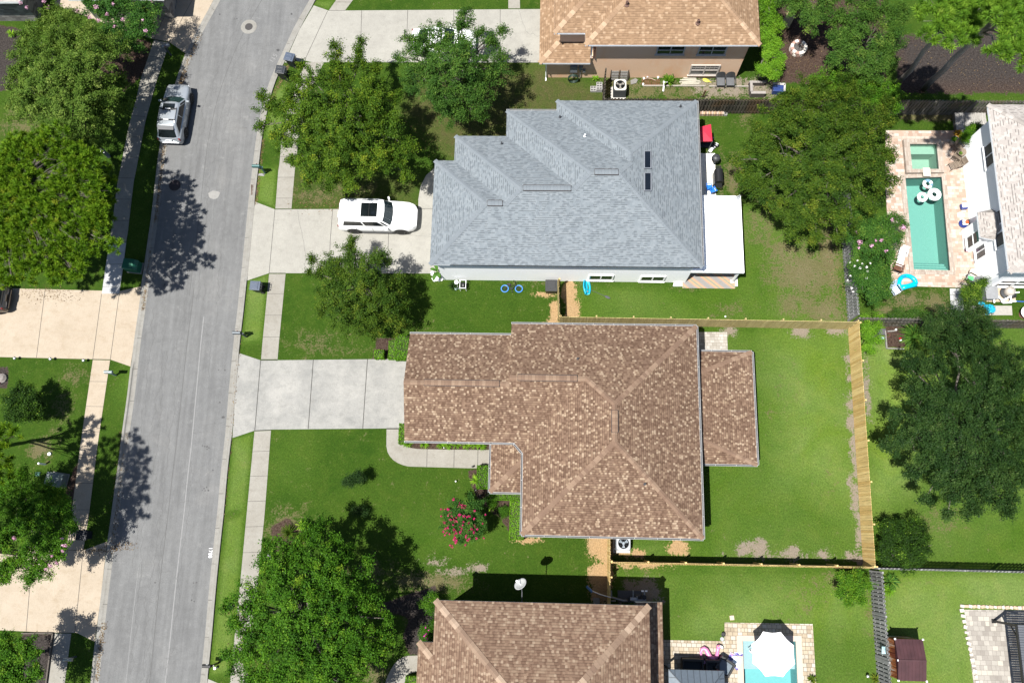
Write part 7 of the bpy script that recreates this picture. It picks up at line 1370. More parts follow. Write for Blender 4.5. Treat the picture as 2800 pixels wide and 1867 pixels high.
for p in ((1721, 1639, .35), (1761, 1632, .4)): m = MB(); c_ = T(*p); m.lathe([(.001, -.12), (.14, -.12), (.14, .12), (.001, .12)], c_, 14); m.build("joint", BLACKP, t_)
for p in ((1757, 1615, .6), (1767, 1615, .6)): m = MB(); c_ = T(*p); m.box(c_, (.14, .09, .07)); m.build("grip", WHITE, t_)
m = MB(); m.box(T(1732, 1637, .42), (.4, .2, .12)); m.build("seat", ALU, t_, bevel=.03); m = MB(); m.tube([T(1736, 1628, .3), T(1746, 1629, .35), T(1754, 1626, .3)], .06, 6); m.tube([T(1738, 1624, .25), T(1748, 1626, .3)], .05, 6); m.build("hoses", DKGREY, t_)
m = MB(); m.box(T(1722, 1630, .05), (1.5, .7, .08)); m.build("base_pad", DKGREY, t_)
t_ = thing("skimmer_pole", "pole with a blue end leaning over the yellow fence by the gravel", "pole", G(1640, 1625)); L0 = t_.location; m = MB(); m.tube([T(1617, 1614, 2.0), T(1640, 1624, 2.02), T(1671, 1633, 2.06)], .035, 6); m.build("shaft", ALU, t_); m = MB(); m.tube([T(1604, 1602, 1.97), T(1620, 1618, 2.0)], .075, 8); m.build("sleeve", plain("steel_blue", (.10, .22, .40), .5), t_); m = MB(); m.tube([T(1640, 1624, 2.0), T(1640, 1624, 0)], .03, 6); m.build("prop", DKGREY, t_)
t_ = thing("stepping_slab", "square paving slab in the shade against the bottom house", "slab", G(1631, 1641)); m = MB(); m.box((0, 0, .03), (.4, .34, .06)); m.build("slab", CS, t_); 
# ================================================================== POOLS
def watermat(name, tint, st=.5):
    t = NT(name); n = t.noise(t.coord(), 2.2, 3, .5, .6); t.bump(n, st, .03); t.done((.6, .9, .9), .03, 0, .5)
    tr = t.add('ShaderNodeBsdfTransparent'); tr.inputs[0].default_value = (*tint, 1); gl = t.add('ShaderNodeBsdfGlossy'); gl.inputs['Roughness'].default_value = .02
    fr = t.add('ShaderNodeFresnel'); fr.inputs[0].default_value = 1.33; bn = [x for x in t.n if x.bl_idname == 'ShaderNodeBump'][0]; t.link(bn.outputs[0], gl.inputs['Normal']); t.link(bn.outputs[0], fr.inputs['Normal'])
    mx = t.add('ShaderNodeMixShader'); t.link(fr.outputs[0], mx.inputs[0]); t.link(tr.outputs[0], mx.inputs[1]); t.link(gl.outputs[0], mx.inputs[2]); t.link(mx.outputs[0], t.n['Material Output'].inputs[0]); return t.m
def pool(label, quad, hole, depth, plaster, coping, water, cz=.06, wz=-.10, steps=0, ledge=None, base=0.0, spa=None, tile=None):
    Q = [G(a, b) for a, b in quad]; H_ = [G(a, b) for a, b in hole] if hole else None; c = sum(Q, Vector())/4; t_ = thing("swimming_pool", label, "pool", (c.x, c.y, 0)); L = lambda p, z: Vector((p.x-c.x, p.y-c.y, z))
    m = MB()
    for k in range(4):
        a, b = Q[k], Q[(k+1) % 4]; m.face([L(a, -depth), L(a, cz-.01), L(b, cz-.01), L(b, -depth)], 0); m.face([L(a, wz-.08), L(a, cz-.012), L(b, cz-.012), L(b, wz-.08)][::1], 1) if tile else None
    m.face([L(q, -depth) for q in Q]); 
    if tile: m.v = [v for v in m.v]
    m.build("basin", [plaster, tile or plaster], t_)
    if H_:
        m = MB(); z0 = .0
        for k in range(4):
            a, b, a2, b2 = Q[k], Q[(k+1) % 4], H_[k], H_[(k+1) % 4]; m.face([L(a, cz), L(b, cz), L(b2, cz), L(a2, cz)]); m.face([L(a2, z0), L(b2, z0), L(b2, cz), L(a2, cz)]); m.face([L(a, cz-.06), L(b, cz-.06), L(b, cz), L(a, cz)])
        m.build("coping", coping, t_)
    def band(f0, f1, z, name, mat=None, fx0=0.0, fx1=1.0):
        P = lambda f, s: (Q[0]*(1-f)+Q[3]*f)*(1-s) + (Q[1]*(1-f)+Q[2]*f)*s
        m = MB(); a, b, d, e = P(f0, fx0+.004), P(f0, fx1-.004), P(f1, fx1-.004), P(f1, fx0+.004); top = [L(p, z) for p in (a, b, d, e)]; m.face(top[::-1]); lo_ = [L(p, -depth+.01) for p in (a, b, d, e)]
        for k in range(4): m.face([lo_[k], lo_[(k+1) % 4], top[(k+1) % 4], top[k]])
        return m.build(name, mat or plaster, t_)
    for k in range(steps): band(.90+.033*k, .90+.033*(k+1)+(.0 if k < steps-1 else .0), -.62+.17*k, "step"); 
    if steps:
        for k in range(steps):
            f = .901+.033*k; P0 = Q[0]*(1-f)+Q[3]*f; P1 = Q[1]*(1-f)+Q[2]*f; m = MB()
            for i in range(26): p = P0 + (P1-P0)*((i+.5)/26); m.box(L(p, -.615+.17*k), (.055, .05, .012))
            m.build("step_tiles", plain("dark_tile", (.06, .16, .16), .4), t_)
    if ledge: band(0.0, ledge[0], ledge[1], "shallow_ledge", ledge[2])
    if spa: band(*spa, "bench")
    m = MB(); m.face([L(q, wz) for q in Q][::-1]); m.build("water_surface", water, t_); return t_
PL = plain("pool_plaster", (.22, .40, .35), .7, var=.05); PLC = plain("pool_plaster_blue", (.22, .47, .46), .7, var=.05); PLP = plain("ledge_plaster", (.43, .46, .47), .7, var=.05); TILE = plain("dark_waterline_tile", (.10, .12, .13), .4); COPE = pavers("coping_brick", [(0, (.50, .40, .33)), (.5, (.62, .52, .44)), (1, (.70, .64, .56))], .12, .35, .008, (.45, .38, .32)); PEACH = plain("peach_coping", (.62, .50, .41), .8, var=.05)
pool("long turquoise pool with three floats and tiled steps", POOL_E, [(2460, 478), (2586, 476), (2611, 752), (2487, 750)], 1.35, PL, COPE, watermat("pool_water", (.78, .97, .95)), steps=3, tile=TILE)
pool("square raised spa with an inner bench above the long pool", SPA_E, [(2466, 386), (2568, 386), (2578, 476), (2474, 477)], 1.0, plain("spa_plaster", (.33, .46, .37), .7, var=.05), COPE, watermat("spa_water", (.85, .98, .95), .3), cz=.28, wz=.12, tile=TILE, spa=(0.0, .30, -.15))
pool("pale blue pool under the white parasol at the bottom edge", POOL_C, [(2014, 1736), (2191, 1737), (2200, 1960), (2018, 1960)], 1.3, PLC, PEACH, watermat("blue_pool_water", (.80, .97, 1.0)), ledge=(.535, -.32, PLP))
m = MB(); a = G(2528, 476); m.box((a.x, a.y+.0, .31), (.5, .62, .05)); tag(m.build("spillway", plain("spill_stone", (.70, .66, .55), .7)), "pale slab spillway between the spa and the long pool", "spillway")
def ring(label, px, py, R_, r, mats, seg=8, z=-.02):
    c = G(px, py, z+.05); t_ = thing("swim_ring", label, "float", (c.x, c.y, z), 0, "swim rings floating in the long pool"); m = MB(); n = 32; k_ = 10; i0 = 0
    for i in range(n):
        a = 2*math.pi*i/n
        for j in range(k_): b = 2*math.pi*j/k_; m.v.append(((R_+r*math.cos(b))*math.cos(a), (R_+r*math.cos(b))*math.sin(a), r*.8*math.sin(b)))
    for i in range(n):
        for j in range(k_): m.f.append((i*k_+j, ((i+1) % n)*k_+j, ((i+1) % n)*k_+(j+1) % k_, i*k_+(j+1) % k_)); m.m.append((i*seg//n) % len(mats))
    m.build("tube", mats, t_, smooth=True, uv=False); m = MB(); m.lathe([(.02, 0), (.02, .03), (.001, .03)], (R_, 0, r*.8), 8); m.build("valve", mats[0], t_); return t_
WV = plain("white_vinyl", (.80, .80, .82), .3); BV = plain("blue_splash_vinyl", (.25, .45, .75), .3, var=.9, scale=14); RV = plain("pink_vinyl", (.78, .45, .50), .3)
ring("swim ring splashed with blue and red at the top of the long pool", 2538, 502, .245, .11, [WV, BV, BV, WV, WV, RV, WV, BV]); ring("largest white swim ring in the long pool", 2556, 531, .31, .155, [WV]); ring("plain white swim ring lower left of the three floats", 2523, 538, .245, .115, [WV])
t_ = thing("pool_float", "bright blue D-shaped float lying at the edge of the pool deck", "float", G(2479, 778), math.radians(15)); CY = plain("cyan_vinyl", (.0, .55, .82), .25); m = MB(); pts = [(.58*math.cos(a), .62*math.sin(a)-.05, .14) for a in [math.pi*i/14 for i in range(15)]]; m.tube(pts + [(-.3, -.12, .14), (.0, -.14, .14), (.3, -.12, .14)], .15, 9, closed=True); m.build("arch", CY, t_, smooth=True, uv=False); m = MB(); m.tube([(-.56, -.22, .13), (-.2, -.16, .13), (.2, -.16, .13), (.56, -.22, .13)], [.12, .16, .16, .12], 9); m.build("backrest", CY, t_, smooth=True, uv=False); m = MB(); m.box((-.1, .52, .29), (.28, .07, .02)); m.build("print", plain("navy_print", (.02, .15, .4), .4), t_)
TEAK = wood("grey_teak", (.22, .17, .13), (.32, .26, .20)); GT = "teak chairs by the white house wall"
chair("teak chair above the round table by the white house", G(2612, 409) , math.radians(-62), TEAK, slats=6, group=GT); chair("teak chair below the round table by the white house", G(2608, 437), math.radians(50), TEAK, slats=6, group=GT); chair("long slatted teak chair below the table set", G(2613, 455), math.radians(200), TEAK, slats=8, long=.35, group=GT)
t_ = thing("round_table", "round teak table with a green plant by the white house", "table", G(2616, 428)); m = MB(); m.lathe([(.30, .66), (.31, .70), (.30, .72), (.001, .72)], n=24); m.build("tabletop", TEAK, t_)
for k in range(3): a = k*2.094; m = MB(); m.tube([(.05*math.cos(a), .05*math.sin(a), .66), (.24*math.cos(a), .24*math.sin(a), 0)], .022, 5); m.build("leg", TEAK, t_)
strap("small green pot plant standing on the round teak table", 2625, 421, .16, .2, 30, L_MYRT, 90, .04, name="pot_plant", z=.72, tint=.8)
t_ = thing("planter_pot", "stone tub with a bushy plant at the corner of the pool deck", "planter", G(2604, 391)); m = MB(); m.lathe([(.22, 0), (.30, .38), (.32, .42), (.27, .42), (.25, .36), (.001, .36)], n=20); m.build("tub", plain("stone_tub", (.42, .39, .35), .8), t_, smooth=False)
strap("bushy green plant growing in the stone tub", 2607, 384, .26, .3, 60, L_HEDGE, 91, .06, name="tub_plant", z=.4, tint=.35); strap("orange-yellow shrub beside the stone tub", 2614, 372, .34, .5, 90, leafm("golden_leaves", [(0, (.35, .18, .02)), (1, (.7, .42, .06))]), 92, .08, name="golden_shrub", tint=.5)
t_ = thing("wooden_deck", "weathered plank deck between the old fence and the white house", "deck", G(2655, 335)); a = G(2610, 308, .35); b = G(2702, 364, .35); OD = wood("deck_plank", (.38, .36, .33), (.52, .50, .47)); k = int((b.x-a.x)/.15)
m = MB()
for i in range(k): m.box((a.x+(i+.5)*(b.x-a.x)/k - t_.location.x, (a.y+b.y)/2-t_.location.y, .33), ((b.x-a.x)/k*.95, a.y-b.y, .04))
m.build("boards", OD, t_); m = MB(); m.box((a.x-t_.location.x+.05, (a.y+b.y)/2-t_.location.y, .15), (.08, a.y-b.y, .3)); m.box(((a.x+b.x)/2-t_.location.x, b.y-t_.location.y+.05, .15), (b.x-a.x, .08, .3)); m.build("frame", OLDW, t_)
t_ = thing("pool_toy_chair", "white and navy baby float chair on the pool deck near the wall", "float", G(2632, 568), .1); m = MB(); m.box((.02, .05, .35), (.42, .34, .12)); m.build("cushion", WV, t_, bevel=.06); m = MB(); m.box((0, 0, .16), (.44, .40, .26)); m.build("base", plain("navy_vinyl", (.03, .05, .25), .4), t_, bevel=.06)
t_ = thing("kickboard", "white rounded kickboard lying on the pool deck", "kickboard", G(2625, 588), -.2); m = MB(); m.prism([(.28*math.cos(a)*(1 if math.cos(a) > 0 else .7), .17*math.sin(a)) for a in [i*.3927 for i in range(16)]], .02, .06); m.build("foam", WHITE, t_); m = MB(); m.box((-.1, 0, .063), (.06, .16, .006)); m.build("grip", ALU, t_)
t_ = thing("baby_walker", "navy and white chair with an orange towel on the pool deck", "chair", G(2631, 614)); m = MB(); m.lathe([(.28, .10), (.30, .16), (.26, .2), (.2, .16)], n=20); m.build("ring_base", plain("navy_vinyl", (.03, .05, .25), .4), t_); m = MB(); m.box((.03, .0, .36), (.38, .34, .10)); m.box((-.12, .04, .42), (.08, .3, .2)); m.build("seat", WV, t_, bevel=.04); m = MB(); m.lathe([(.001, .42), (.13, .42), (.14, .46), (.05, .52), (.001, .52)], (.1, .0, 0), 12); m.build("towel", plain("orange_towel", (.70, .12, .04), .8), t_)
t_ = thing("door_mat", "dark door mat with pale bars at the white house bay", "mat", G(2639, 649)); m = MB(); m.box((0, 0, .015), (.44, .62, .03)); m.build("mat", plain("mat_brown", (.10, .09, .08), .9), t_); m = MB()
for i in range(2):
    for j in range(5): m.box((-.09+i*.17, -.22+j*.11, .033), (.11, .05, .008))
m.build("inset", plain("mat_pale", (.4, .39, .37), .9), t_)
t_ = thing("pink_toy", "small pink toy lying on the pool deck", "toy", G(2644, 683)); m = MB(); m.lathe([(.16, 0), (.15, .12), (.05, .18), (.001, .18)], n=14); m.build("shell", plain("pink_plastic", (.78, .42, .70), .5), t_); m = MB(); m.box((.03, -.03, .17), (.06, .06, .06)); m.build("knob", plain("magenta_plastic", (.65, .05, .35), .5), t_)
BWM = plain("striped_fabric", (.42, .42, .44), .8, var=.9, scale=18)
t_ = chair("black and white striped chair with a green towel near the white house corner", G(2645, 766), math.radians(150), BLACKM, BWM, recl=.4); m = MB(); m.box((0, .02, .46), (.36, .28, .04), rz=.4); m.build("towel", plain("green_towel", (.12, .50, .22), .9), t_)
t_ = thing("side_table", "round cream side table beside the striped chair", "table", G(2653, 751)); m = MB(); m.lathe([(.27, .42), (.28, .46), (.001, .47)], n=22); m.build("tabletop", plain("cream_top", (.72, .64, .54), .6), t_)
for k in range(3): a = k*2.094; m = MB(); m.tube([(.05*math.cos(a), .05*math.sin(a), .42), (.2*math.cos(a), .2*math.sin(a), 0)], .02, 5); m.build("leg", TEAK, t_)
chair("red-brown garden chair under the crape myrtle by the pool", G(2447, 738), math.radians(70), wood("red_teak", (.16, .07, .045), (.24, .11, .07)), slats=5, s=1.15)
chair("white lounge chair half hidden by the white crape myrtle", G(2460, 698), math.radians(250), WHITE, slats=8, long=.7, name="sun_lounger"); chair("blue and white folding chair below the white crape myrtle", G(2440, 800), math.radians(-60), ALU, plain("blue_white_fabric", (.45, .52, .66), .8, var=.8, scale=20), s=1.1, recl=.5)
# ---- pool machinery
t_ = thing("pool_filter", "round beige pool filter with white plumbing behind the white house", "pool pump", G(2750, 802)); m = MB(); m.lathe([(.30, 0), (.32, .5), (.31, .62), (.2, .78), (.06, .83), (.06, .88), (.001, .88)], n=24); m.build("tank", plain("tank_beige", (.60, .55, .50), .5), t_, smooth=True); m = MB(); m.lathe([(.42, .0), (.42, .2), (.33, .3)], n=24); m.build("base", DKGREY, t_)
L0 = t_.location; wh_ = WHITE
for pts in (((2715, 792, .4), (2717, 806, .4), (2727, 808, .4), (2739, 820, .4), (2752, 816, .4)), ((2760, 802, .4), (2787, 799, .4)), ((2718, 812, .3), (2719, 828, .3)), ((2738, 826, .35), (2768, 806, .45)), ((2760, 824, .3), (2778, 824, .3)), ((2742, 828, .3), (2766, 827, .3)), ((2764, 812, .35), (2765, 824, .3))): m = MB(); m.tube([G(*p)-Vector((L0.x, L0.y, 0)) for p in pts], .05, 8); m.build("pipe", wh_, t_)
for p in ((2766, 811), (2707, 814)): m = MB(); c_ = G(*p)-L0; m.lathe([(.16, 0), (.17, .3), (.1, .36), (.001, .36)], c_, 16); m.build("motor", BLACKP, t_)
m = MB(); m.box(G(2735, 806)-L0+Vector((0, 0, .02)), (1.9, 1.0, .05)); m.build("pad", plain("tan_pad", (.55, .45, .33), .85), t_)
t_ = thing("utility_slab", "flat grey equipment lid beside the pool filter plumbing", "lid", G(2700, 803)); m = MB(); m.box((0, 0, .25), (.75, 1.0, .5)); m.build("case", GREYP, t_, bevel=.03); m = MB(); m.box((0, 0, .52), (.8, 1.05, .05)); m.build("lid", plain("lid_grey", (.3, .31, .33), .6), t_)
t_ = thing("blue_hose", "short blue pool hose lying right of the filter", "hose", G(2790, 824)); m = MB(); m.tube([(-.35, 0, .04), (.0, -.02, .04), (.8, -.05, .04)], .035, 7); m.build("hose", plain("hose_blue", (.04, .14, .55), .5), t_); m = MB(); m.tube([(-.45, 0, .04), (-.33, 0, .04)], .045, 7); m.build("coupling", WHITE, t_)
sheet("patio", [[(2652, 836), (2766, 836), (2768, 862), (2652, 862)]], .03, plain("grey_slab", (.42, .40, .37), .9)); random.seed(31)
for k, (px, py) in enumerate(((2681, 831), (2692, 841), (2703, 842), (2712, 843), (2700, 848), (2710, 852), (2697, 856))):
    t_ = thing("water_toy", ("turquoise toy nearest the shrub by the pool equipment", "turquoise toy under the dark branches, topmost of the heap", "turquoise toy in the middle of the heap on the grey slab", "turquoise toy at the right end of the heap on the grey slab", "lower turquoise toy beside the dark branches", "turquoise toy at the lower right of the heap", "turquoise toy lying nearest the old fence")[k], "toy", G(px, py), k*.7, "turquoise toys heaped on the grey slab"); m = MB(); m.lathe([(.05, 0), (.17, .05), (.19, .16), (.08, .24), (.001, .25)], n=12, sx=1.2, sy=.7); m.build("body", plain("aqua_plastic", (.02, .48, .72), .35), t_); m = MB(); m.tube([(-.1, 0, .2), (0, .02, .34), (.12, 0, .2)], .02, 5); m.build("handle", plain("aqua_plastic", (.02, .48, .72), .35), t_)
t_ = thing("trampoline_chair", "white rounded dish chair at the right edge above the old fence", "chair", G(2798, 860)); m = MB(); m.lathe([(.001, .35), (.2, .37), (.42, .5), (.43, .53), (.2, .41), (.001, .39)], n=24); m.build("seat", WHITE, t_, smooth=True); m = MB(); m.lathe([(.3, 0), (.31, .03), (.15, .34), (.13, .34)], n=18); m.build("base", plain("red_brown_frame", (.2, .09, .07), .6), t_)
t_ = thing("stone_mat", "dark slate step beside the little mulch bed below the corner bush", "slab", G(2410, 908)); m = MB(); m.box((0, 0, .05), (.55, .42, .1)); m.build("slab", DKGREY, t_); m = MB(); m.box((0.02, 0, .105), (.45, .34, .02)); m.build("tread", plain("slate_tread", (.10, .10, .11), .8), t_)
t_ = thing("bed_edging", "grey timber frame round the small mulch bed near the palm", "edging", G(2445, 925)); ge = wood("edging_grey", (.25, .24, .23), (.34, .33, .31)); 
for a, b in (((2419, 905), (2423, 953)), ((2423, 953), (2470, 955)), ((2425, 907), (2450, 905))): m = MB(); m.beam(G(*a)-t_.location+Vector((0, 0, .07)), G(*b)-t_.location+Vector((0, 0, .07)), .07, .14); m.build("board", ge, t_)
for px, py, lab in ((2448, 902, "white round lamp cap at the top of the mulch bed near the palm"), (2461, 931, "white round lamp cap beside the red ornament near the palm")): marker(lab, px, py, .15, .05, WHITE, name="garden_lamp", cat="garden light")
t_ = thing("garden_ornament", "small red ornament in the mulch bed near the palm", "ornament", G(2461, 927)); m = MB(); m.lathe([(.05, 0), (.09, .1), (.02, .2), (.001, .2)], n=12, sx=1.2); m.build("body", plain("ornament_red", (.55, .02, .02), .5), t_); m = MB(); m.box((.08, 0, .14), (.1, .03, .05)); m.build("wing", plain("ornament_red", (.55, .02, .02), .5), t_)
t_ = thing("hoop", "thin red-brown hoop lying on the mulch by the slate step", "hoop", G(2428, 916)); m = MB(); m.tube([(.13*math.cos(a*.2618), .13*math.sin(a*.2618), .03) for a in range(24)], .014, 5, closed=True); m.build("ring", plain("red_brown", (.22, .08, .06), .7), t_)
t_ = thing("foam_pad", "pale blue foam pad on the grass below the slate step", "pad", G(2410, 924), -.3); m = MB(); m.box((0, 0, .03), (.32, .18, .06)); m.build("pad", plain("pale_blue", (.42, .62, .66), .7), t_, bevel=.02)
# ---- pool terrace of the bottom house
t_ = thing("parasol", "large white octagonal parasol over the pale blue pool", "parasol", G(2118, 1781)); ctr = G(2119, 1790, 2.62); L0 = t_.location; Rr = 1.33; rim = []; m = MB(); N = 8
for i in range(N*4):
    a = (i/4+.5)*2*math.pi/N; f = (i % 4)/4; rr = Rr*(math.cos(math.pi/N)/math.cos((f-.5)*2*math.pi/N) if True else 1)*(1-.05*math.sin(math.pi*f)); rim.append(Vector((ctr.x + rr*math.cos(a), ctr.y + rr*math.sin(a), 2.25 + .05*math.sin(math.pi*f)))-Vector((L0.x, L0.y, 0)))
rim = [v for v in rim]; tp_ = Vector((ctr.x, ctr.y, 2.70))-Vector((L0.x, L0.y, 0)); n_ = len(rim); mid_ = [tp_*.5 + v*.5 + Vector((0, 0, .05)) for v in rim]
for i in range(n_): j = (i+1) % n_; m.face([rim[i], rim[j], mid_[j], mid_[i]]); m.face([mid_[i], mid_[j], tp_])
m.build("canopy", plain("parasol_white", (.82, .82, .83), .7), t_, smooth=False); m = MB(); m.lathe([(.03, 0), (.03, .06), (.012, .10), (.001, .1)], tp_, 10); m.build("finial", GREYP, t_)
m = MB(); m.tube([Vector((tp_.x, tp_.y, 0.0-.4)), tp_], .025, 8); m.build("pole", WHITE, t_)
for k in range(N): a = (k+.5)*2*math.pi/N; m = MB(); m.tube([Vector((tp_.x, tp_.y, 2.55)), Vector((tp_.x + Rr*math.cos(a)*.98, tp_.y + Rr*math.sin(a)*.98, 2.24))], .012, 4); m.build("rib", WHITE, t_)
t_ = thing("pool_ladder", "white handrail at the left edge of the parasol in the pale pool", "ladder", G(2056, 1776)); m = MB(); m.tube([(-.15, .1, -.3), (-.15, .1, .5), (-.1, -.05, .6), (.12, -.4, .55), (.15, -.45, -.3)], .025, 7); m.build("rail", WHITE, t_); m = MB(); m.box((0, -.15, .1), (.3, .05, .03), rz=-.6); m.box((0, -.15, -.1), (.3, .05, .03), rz=-.6); m.build("rung", WHITE, t_)
t_ = thing("gazebo", "slate-grey metal gazebo roof cut off by the bottom edge", "gazebo", G(1905, 1880)); L0 = t_.location; zg = 2.5; a = G(1828, 1829, zg); b = G(1980, 1829, zg); dp = 3.4; SG = plain("slate_roof", (.115, .145, .18), .5, .2); x0, x1, y1, y0 = a.x-L0.x, b.x-L0.x, a.y-L0.y, a.y-L0.y-dp; m = MB(); rg = 1.5; A_, B_, C_, D_ = Vector((x0, y0, zg)), Vector((x1, y0, zg)), Vector((x1, y1, zg)), Vector((x0, y1, zg)); R0 = Vector((x0+1.6, (y0+y1)/2, zg+.65)); R1 = Vector((x1-1.6, (y0+y1)/2, zg+.65))
m.face([A_, B_, R1, R0]); m.face([C_, D_, R0, R1]); m.face([D_, A_, R0]); m.face([B_, C_, R1])
for p, q in ((A_, B_), (B_, C_), (C_, D_), (D_, A_)): m.face([p-Vector((0, 0, .12)), q-Vector((0, 0, .12)), q, p])
m.build("roof", SG, t_); m = MB(); up = Vector((0, 0, .015))
for p, q in ((D_, R0), (C_, R1), (A_, R0), (B_, R1), (R0, R1)): m.beam(p+up, q+up, .05, .04)
for k in range(1, 9):
    x = x0+(x1-x0)*k/9; d_ = min(x-x0, x1-x); f = min(1, d_/1.6); m.beam(Vector((x, y1, zg))+up, Vector((x, y1-(y1-y0)/2*f, zg+.65*f))+up, .03, .03)
for k in range(1, 4):
    y = y1-(y1-y0)/2*k/4; f = k/4; m.beam(Vector((x0, y, zg))+up, Vector((x0+1.6*f, y, zg+.65*f))+up, .03, .03); m.beam(Vector((x1, y, zg))+up, Vector((x1-1.6*f, y, zg+.65*f))+up, .03, .03)
m.build("seams", plain("seam_dark", (.06, .075, .095), .5), t_)
for x, y in ((x0+.15, y1-.15), (x1-.15, y1-.15), (x0+.15, y0+.15), (x1-.15, y0+.15)): m = MB(); m.box((x, y, zg/2), (.1, .1, zg)); m.build("post", BLACKM, t_)
def sofa(label, px, py, w_, d_, mat, cush, rz=0, name="garden_sofa", cat="sofa"):
    t_ = thing(name, label, cat, G(px, py), rz, "dark garden seats by the gazebo"); m = MB(); m.box((0, 0, .2), (w_, d_, .3)); m.build("base", mat, t_, bevel=.03); m = MB(); m.box((0, d_/2-.08, .5), (w_, .14, .42)); m.build("backrest", mat, t_, bevel=.03); m = MB(); m.box((0, -.05, .40), (w_-.24, d_-.22, .12)); m.build("seat_cushion", cush, t_, bevel=.04)
    for sx in (-1, 1): m = MB(); m.box((sx*(w_/2-.06), 0, .42), (.12, d_, .26)); m.build("armrest", mat, t_, bevel=.03)
DNAVY = plain("dark_cushion", (.008, .016, .024), .8)
sofa("long dark sofa with a pale back edge beside the gazebo", 1890, 1814, 1.28, .78, BLACKP, DNAVY); sofa("dark seat under the flamingo float", 1944, 1815, .85, .7, BLACKP, DNAVY, name="garden_chair", cat="chair")
sofa("dark reclining chair with grey-blue cushion turned towards the pool", 1978, 1817, 1.0, .9, BLACKP, plain("slate_cushion", (.16, .20, .24), .8), rz=math.radians(-32), name="garden_chair", cat="chair")
t_ = thing("flamingo_float", "pink inflatable flamingo lying on the cream pavers", "float", G(1946, 1790)); L0 = t_.location; PKV = plain("flamingo_pink", (.80, .26, .50), .3, var=.05); zz = .18; T2 = lambda px, py, z=zz: G(px, py, z) - L0
m = MB(); m.tube([T2(1918, 1794), T2(1916, 1783), T2(1919, 1774), T2(1925, 1771), T2(1931, 1775), T2(1936, 1785), T2(1940, 1794), T2(1947, 1800), T2(1955, 1800)], [.05, .08, .11, .13, .15, .16, .17, .18, .17], 9); m.build("body", PKV, t_, smooth=True, uv=False); m = MB(); m.tube([T2(1955, 1800), T2(1960, 1793), T2(1962, 1782), T2(1963, 1773), T2(1964, 1768, .22)], [.16, .13, .11, .10, .10], 9); m.build("neck", PKV, t_, smooth=True, uv=False)
m = MB(); c_ = T2(1966, 1767, .24); m.lathe([(.001, -.1), (.10, -.06), (.13, .0), (.10, .07), (.001, .1)], c_, 12, sx=1.25); m.build("head", PKV, t_, smooth=True); m = MB(); m.tube([T2(1968, 1766, .26), T2(1974, 1768, .25), T2(1977, 1772, .22)], [.08, .08, .04], 8); m.build("beak", WHITE, t_, smooth=True); m = MB(); m.tube([T2(1976.5, 1771, .23), T2(1978.5, 1774, .2)], [.05, .01], 8); m.build("beak_tip", BLACKP, t_)
m = MB(); m.lathe([(.035, 0), (.001, .02)], T2(1965, 1766, .34), 10); m.build("eye", plain("amber", (.6, .35, .05), .4), t_)
t_ = thing("swim_tube_toy", "small lilac ring toy between the dark seats", "toy", G(1921, 1806)); m = MB(); m.tube([(.07*math.cos(a*.2618), .07*math.sin(a*.2618), .45) for a in range(24)], .025, 6, closed=True); m.build("ring", plain("lilac", (.42, .28, .55), .5), t_); m = MB(); m.lathe([(.03, 0), (.03, .43)], n=8); m.build("stand", BLACKM, t_)
t = NT("tropical_print"); o = t.coord(); v = t.add('ShaderNodeTexVoronoi'); v.inputs['Scale'].default_value = 9; t.link(o, v.inputs[0]); s_ = t.add('ShaderNodeSeparateColor'); t.link(v.outputs['Color'], s_.inputs[0]); PRT = t.done(t.ramp(s_.outputs[0], [(0, (.10, .08, .32)), (.3, (.25, .22, .55)), (.5, (.60, .62, .75)), (.75, (.70, .30, .42)), (1, (.75, .74, .78))], 'CONSTANT'), .8)
for lab, px, py, w_, d_, rz in (("folded tropical-print towel nearest the reclining chair", 2000, 1796, .34, .48, -.45), ("tropical-print towel edge touching the pool coping", 2020, 1788, .50, .17, -.12), ("small printed towel below the white lounge cushion", 2011, 1822, .44, .18, -.75)):
    t_ = thing("beach_towel", lab, "towel", G(px, py, .1), rz, "printed towels beside the pale pool"); t_.location.z = 0; m = MB(); m.box((0, 0, .06), (w_, d_, .06)); m.build("cloth", PRT, t_, bevel=.02); m = MB(); m.box((0, d_*.48, .06), (w_*1.02, .03, .05)); m.build("hem", WHITE, t_)
t_ = thing("lounge_cushion", "white lounge cushion between the printed towels at the pool edge", "cushion", G(2014, 1806), -.4); m = MB(); m.box((0, 0, .07), (.5, .5, .12)); m.build("cushion", plain("white_cloth", (.70, .74, .80), .8), t_, bevel=.04); m = MB(); m.box((.05, .1, .132), (.1, .02, .01), rz=.8); m.box((-.1, 0, .132), (.1, .02, .01), rz=-.6); m.build("strap", BLACKM, t_)
t_ = thing("paving_square", "single loose pale paver on the lawn above the pale pool", "paver", G(2001, 1688), .1); m = MB(); m.box((0, 0, .03), (.26, .26, .06)); m.build("paver", plain("loose_paver", (.68, .54, .42), .9), t_)
t_ = thing("plant_pot", "small black pot on the lawn corner of the pool deck", "pot", G(1976, 1733)); m = MB(); m.lathe([(.08, 0), (.12, .2), (.13, .22), (.1, .22), (.09, .16), (.001, .16)], n=14); m.build("pot", BLACKP, t_); m = MB(); m.lathe([(.1, .0), (.12, .03), (.001, .03)], (-.05, -.28, 0), 12); m.build("saucer", ALU, t_)
t_ = thing("floor_lamp", "small black garden lamp on the lawn left of the silvered fence", "garden light", G(2367, 1845)); m = MB(); m.lathe([(.02, 0), (.02, .3)], n=8); m.build("stake", BLACKM, t_); m = MB(); m.lathe([(.07, .3), (.1, .36), (.07, .42), (.001, .44)], n=14); m.build("lamp_head", ALU, t_)
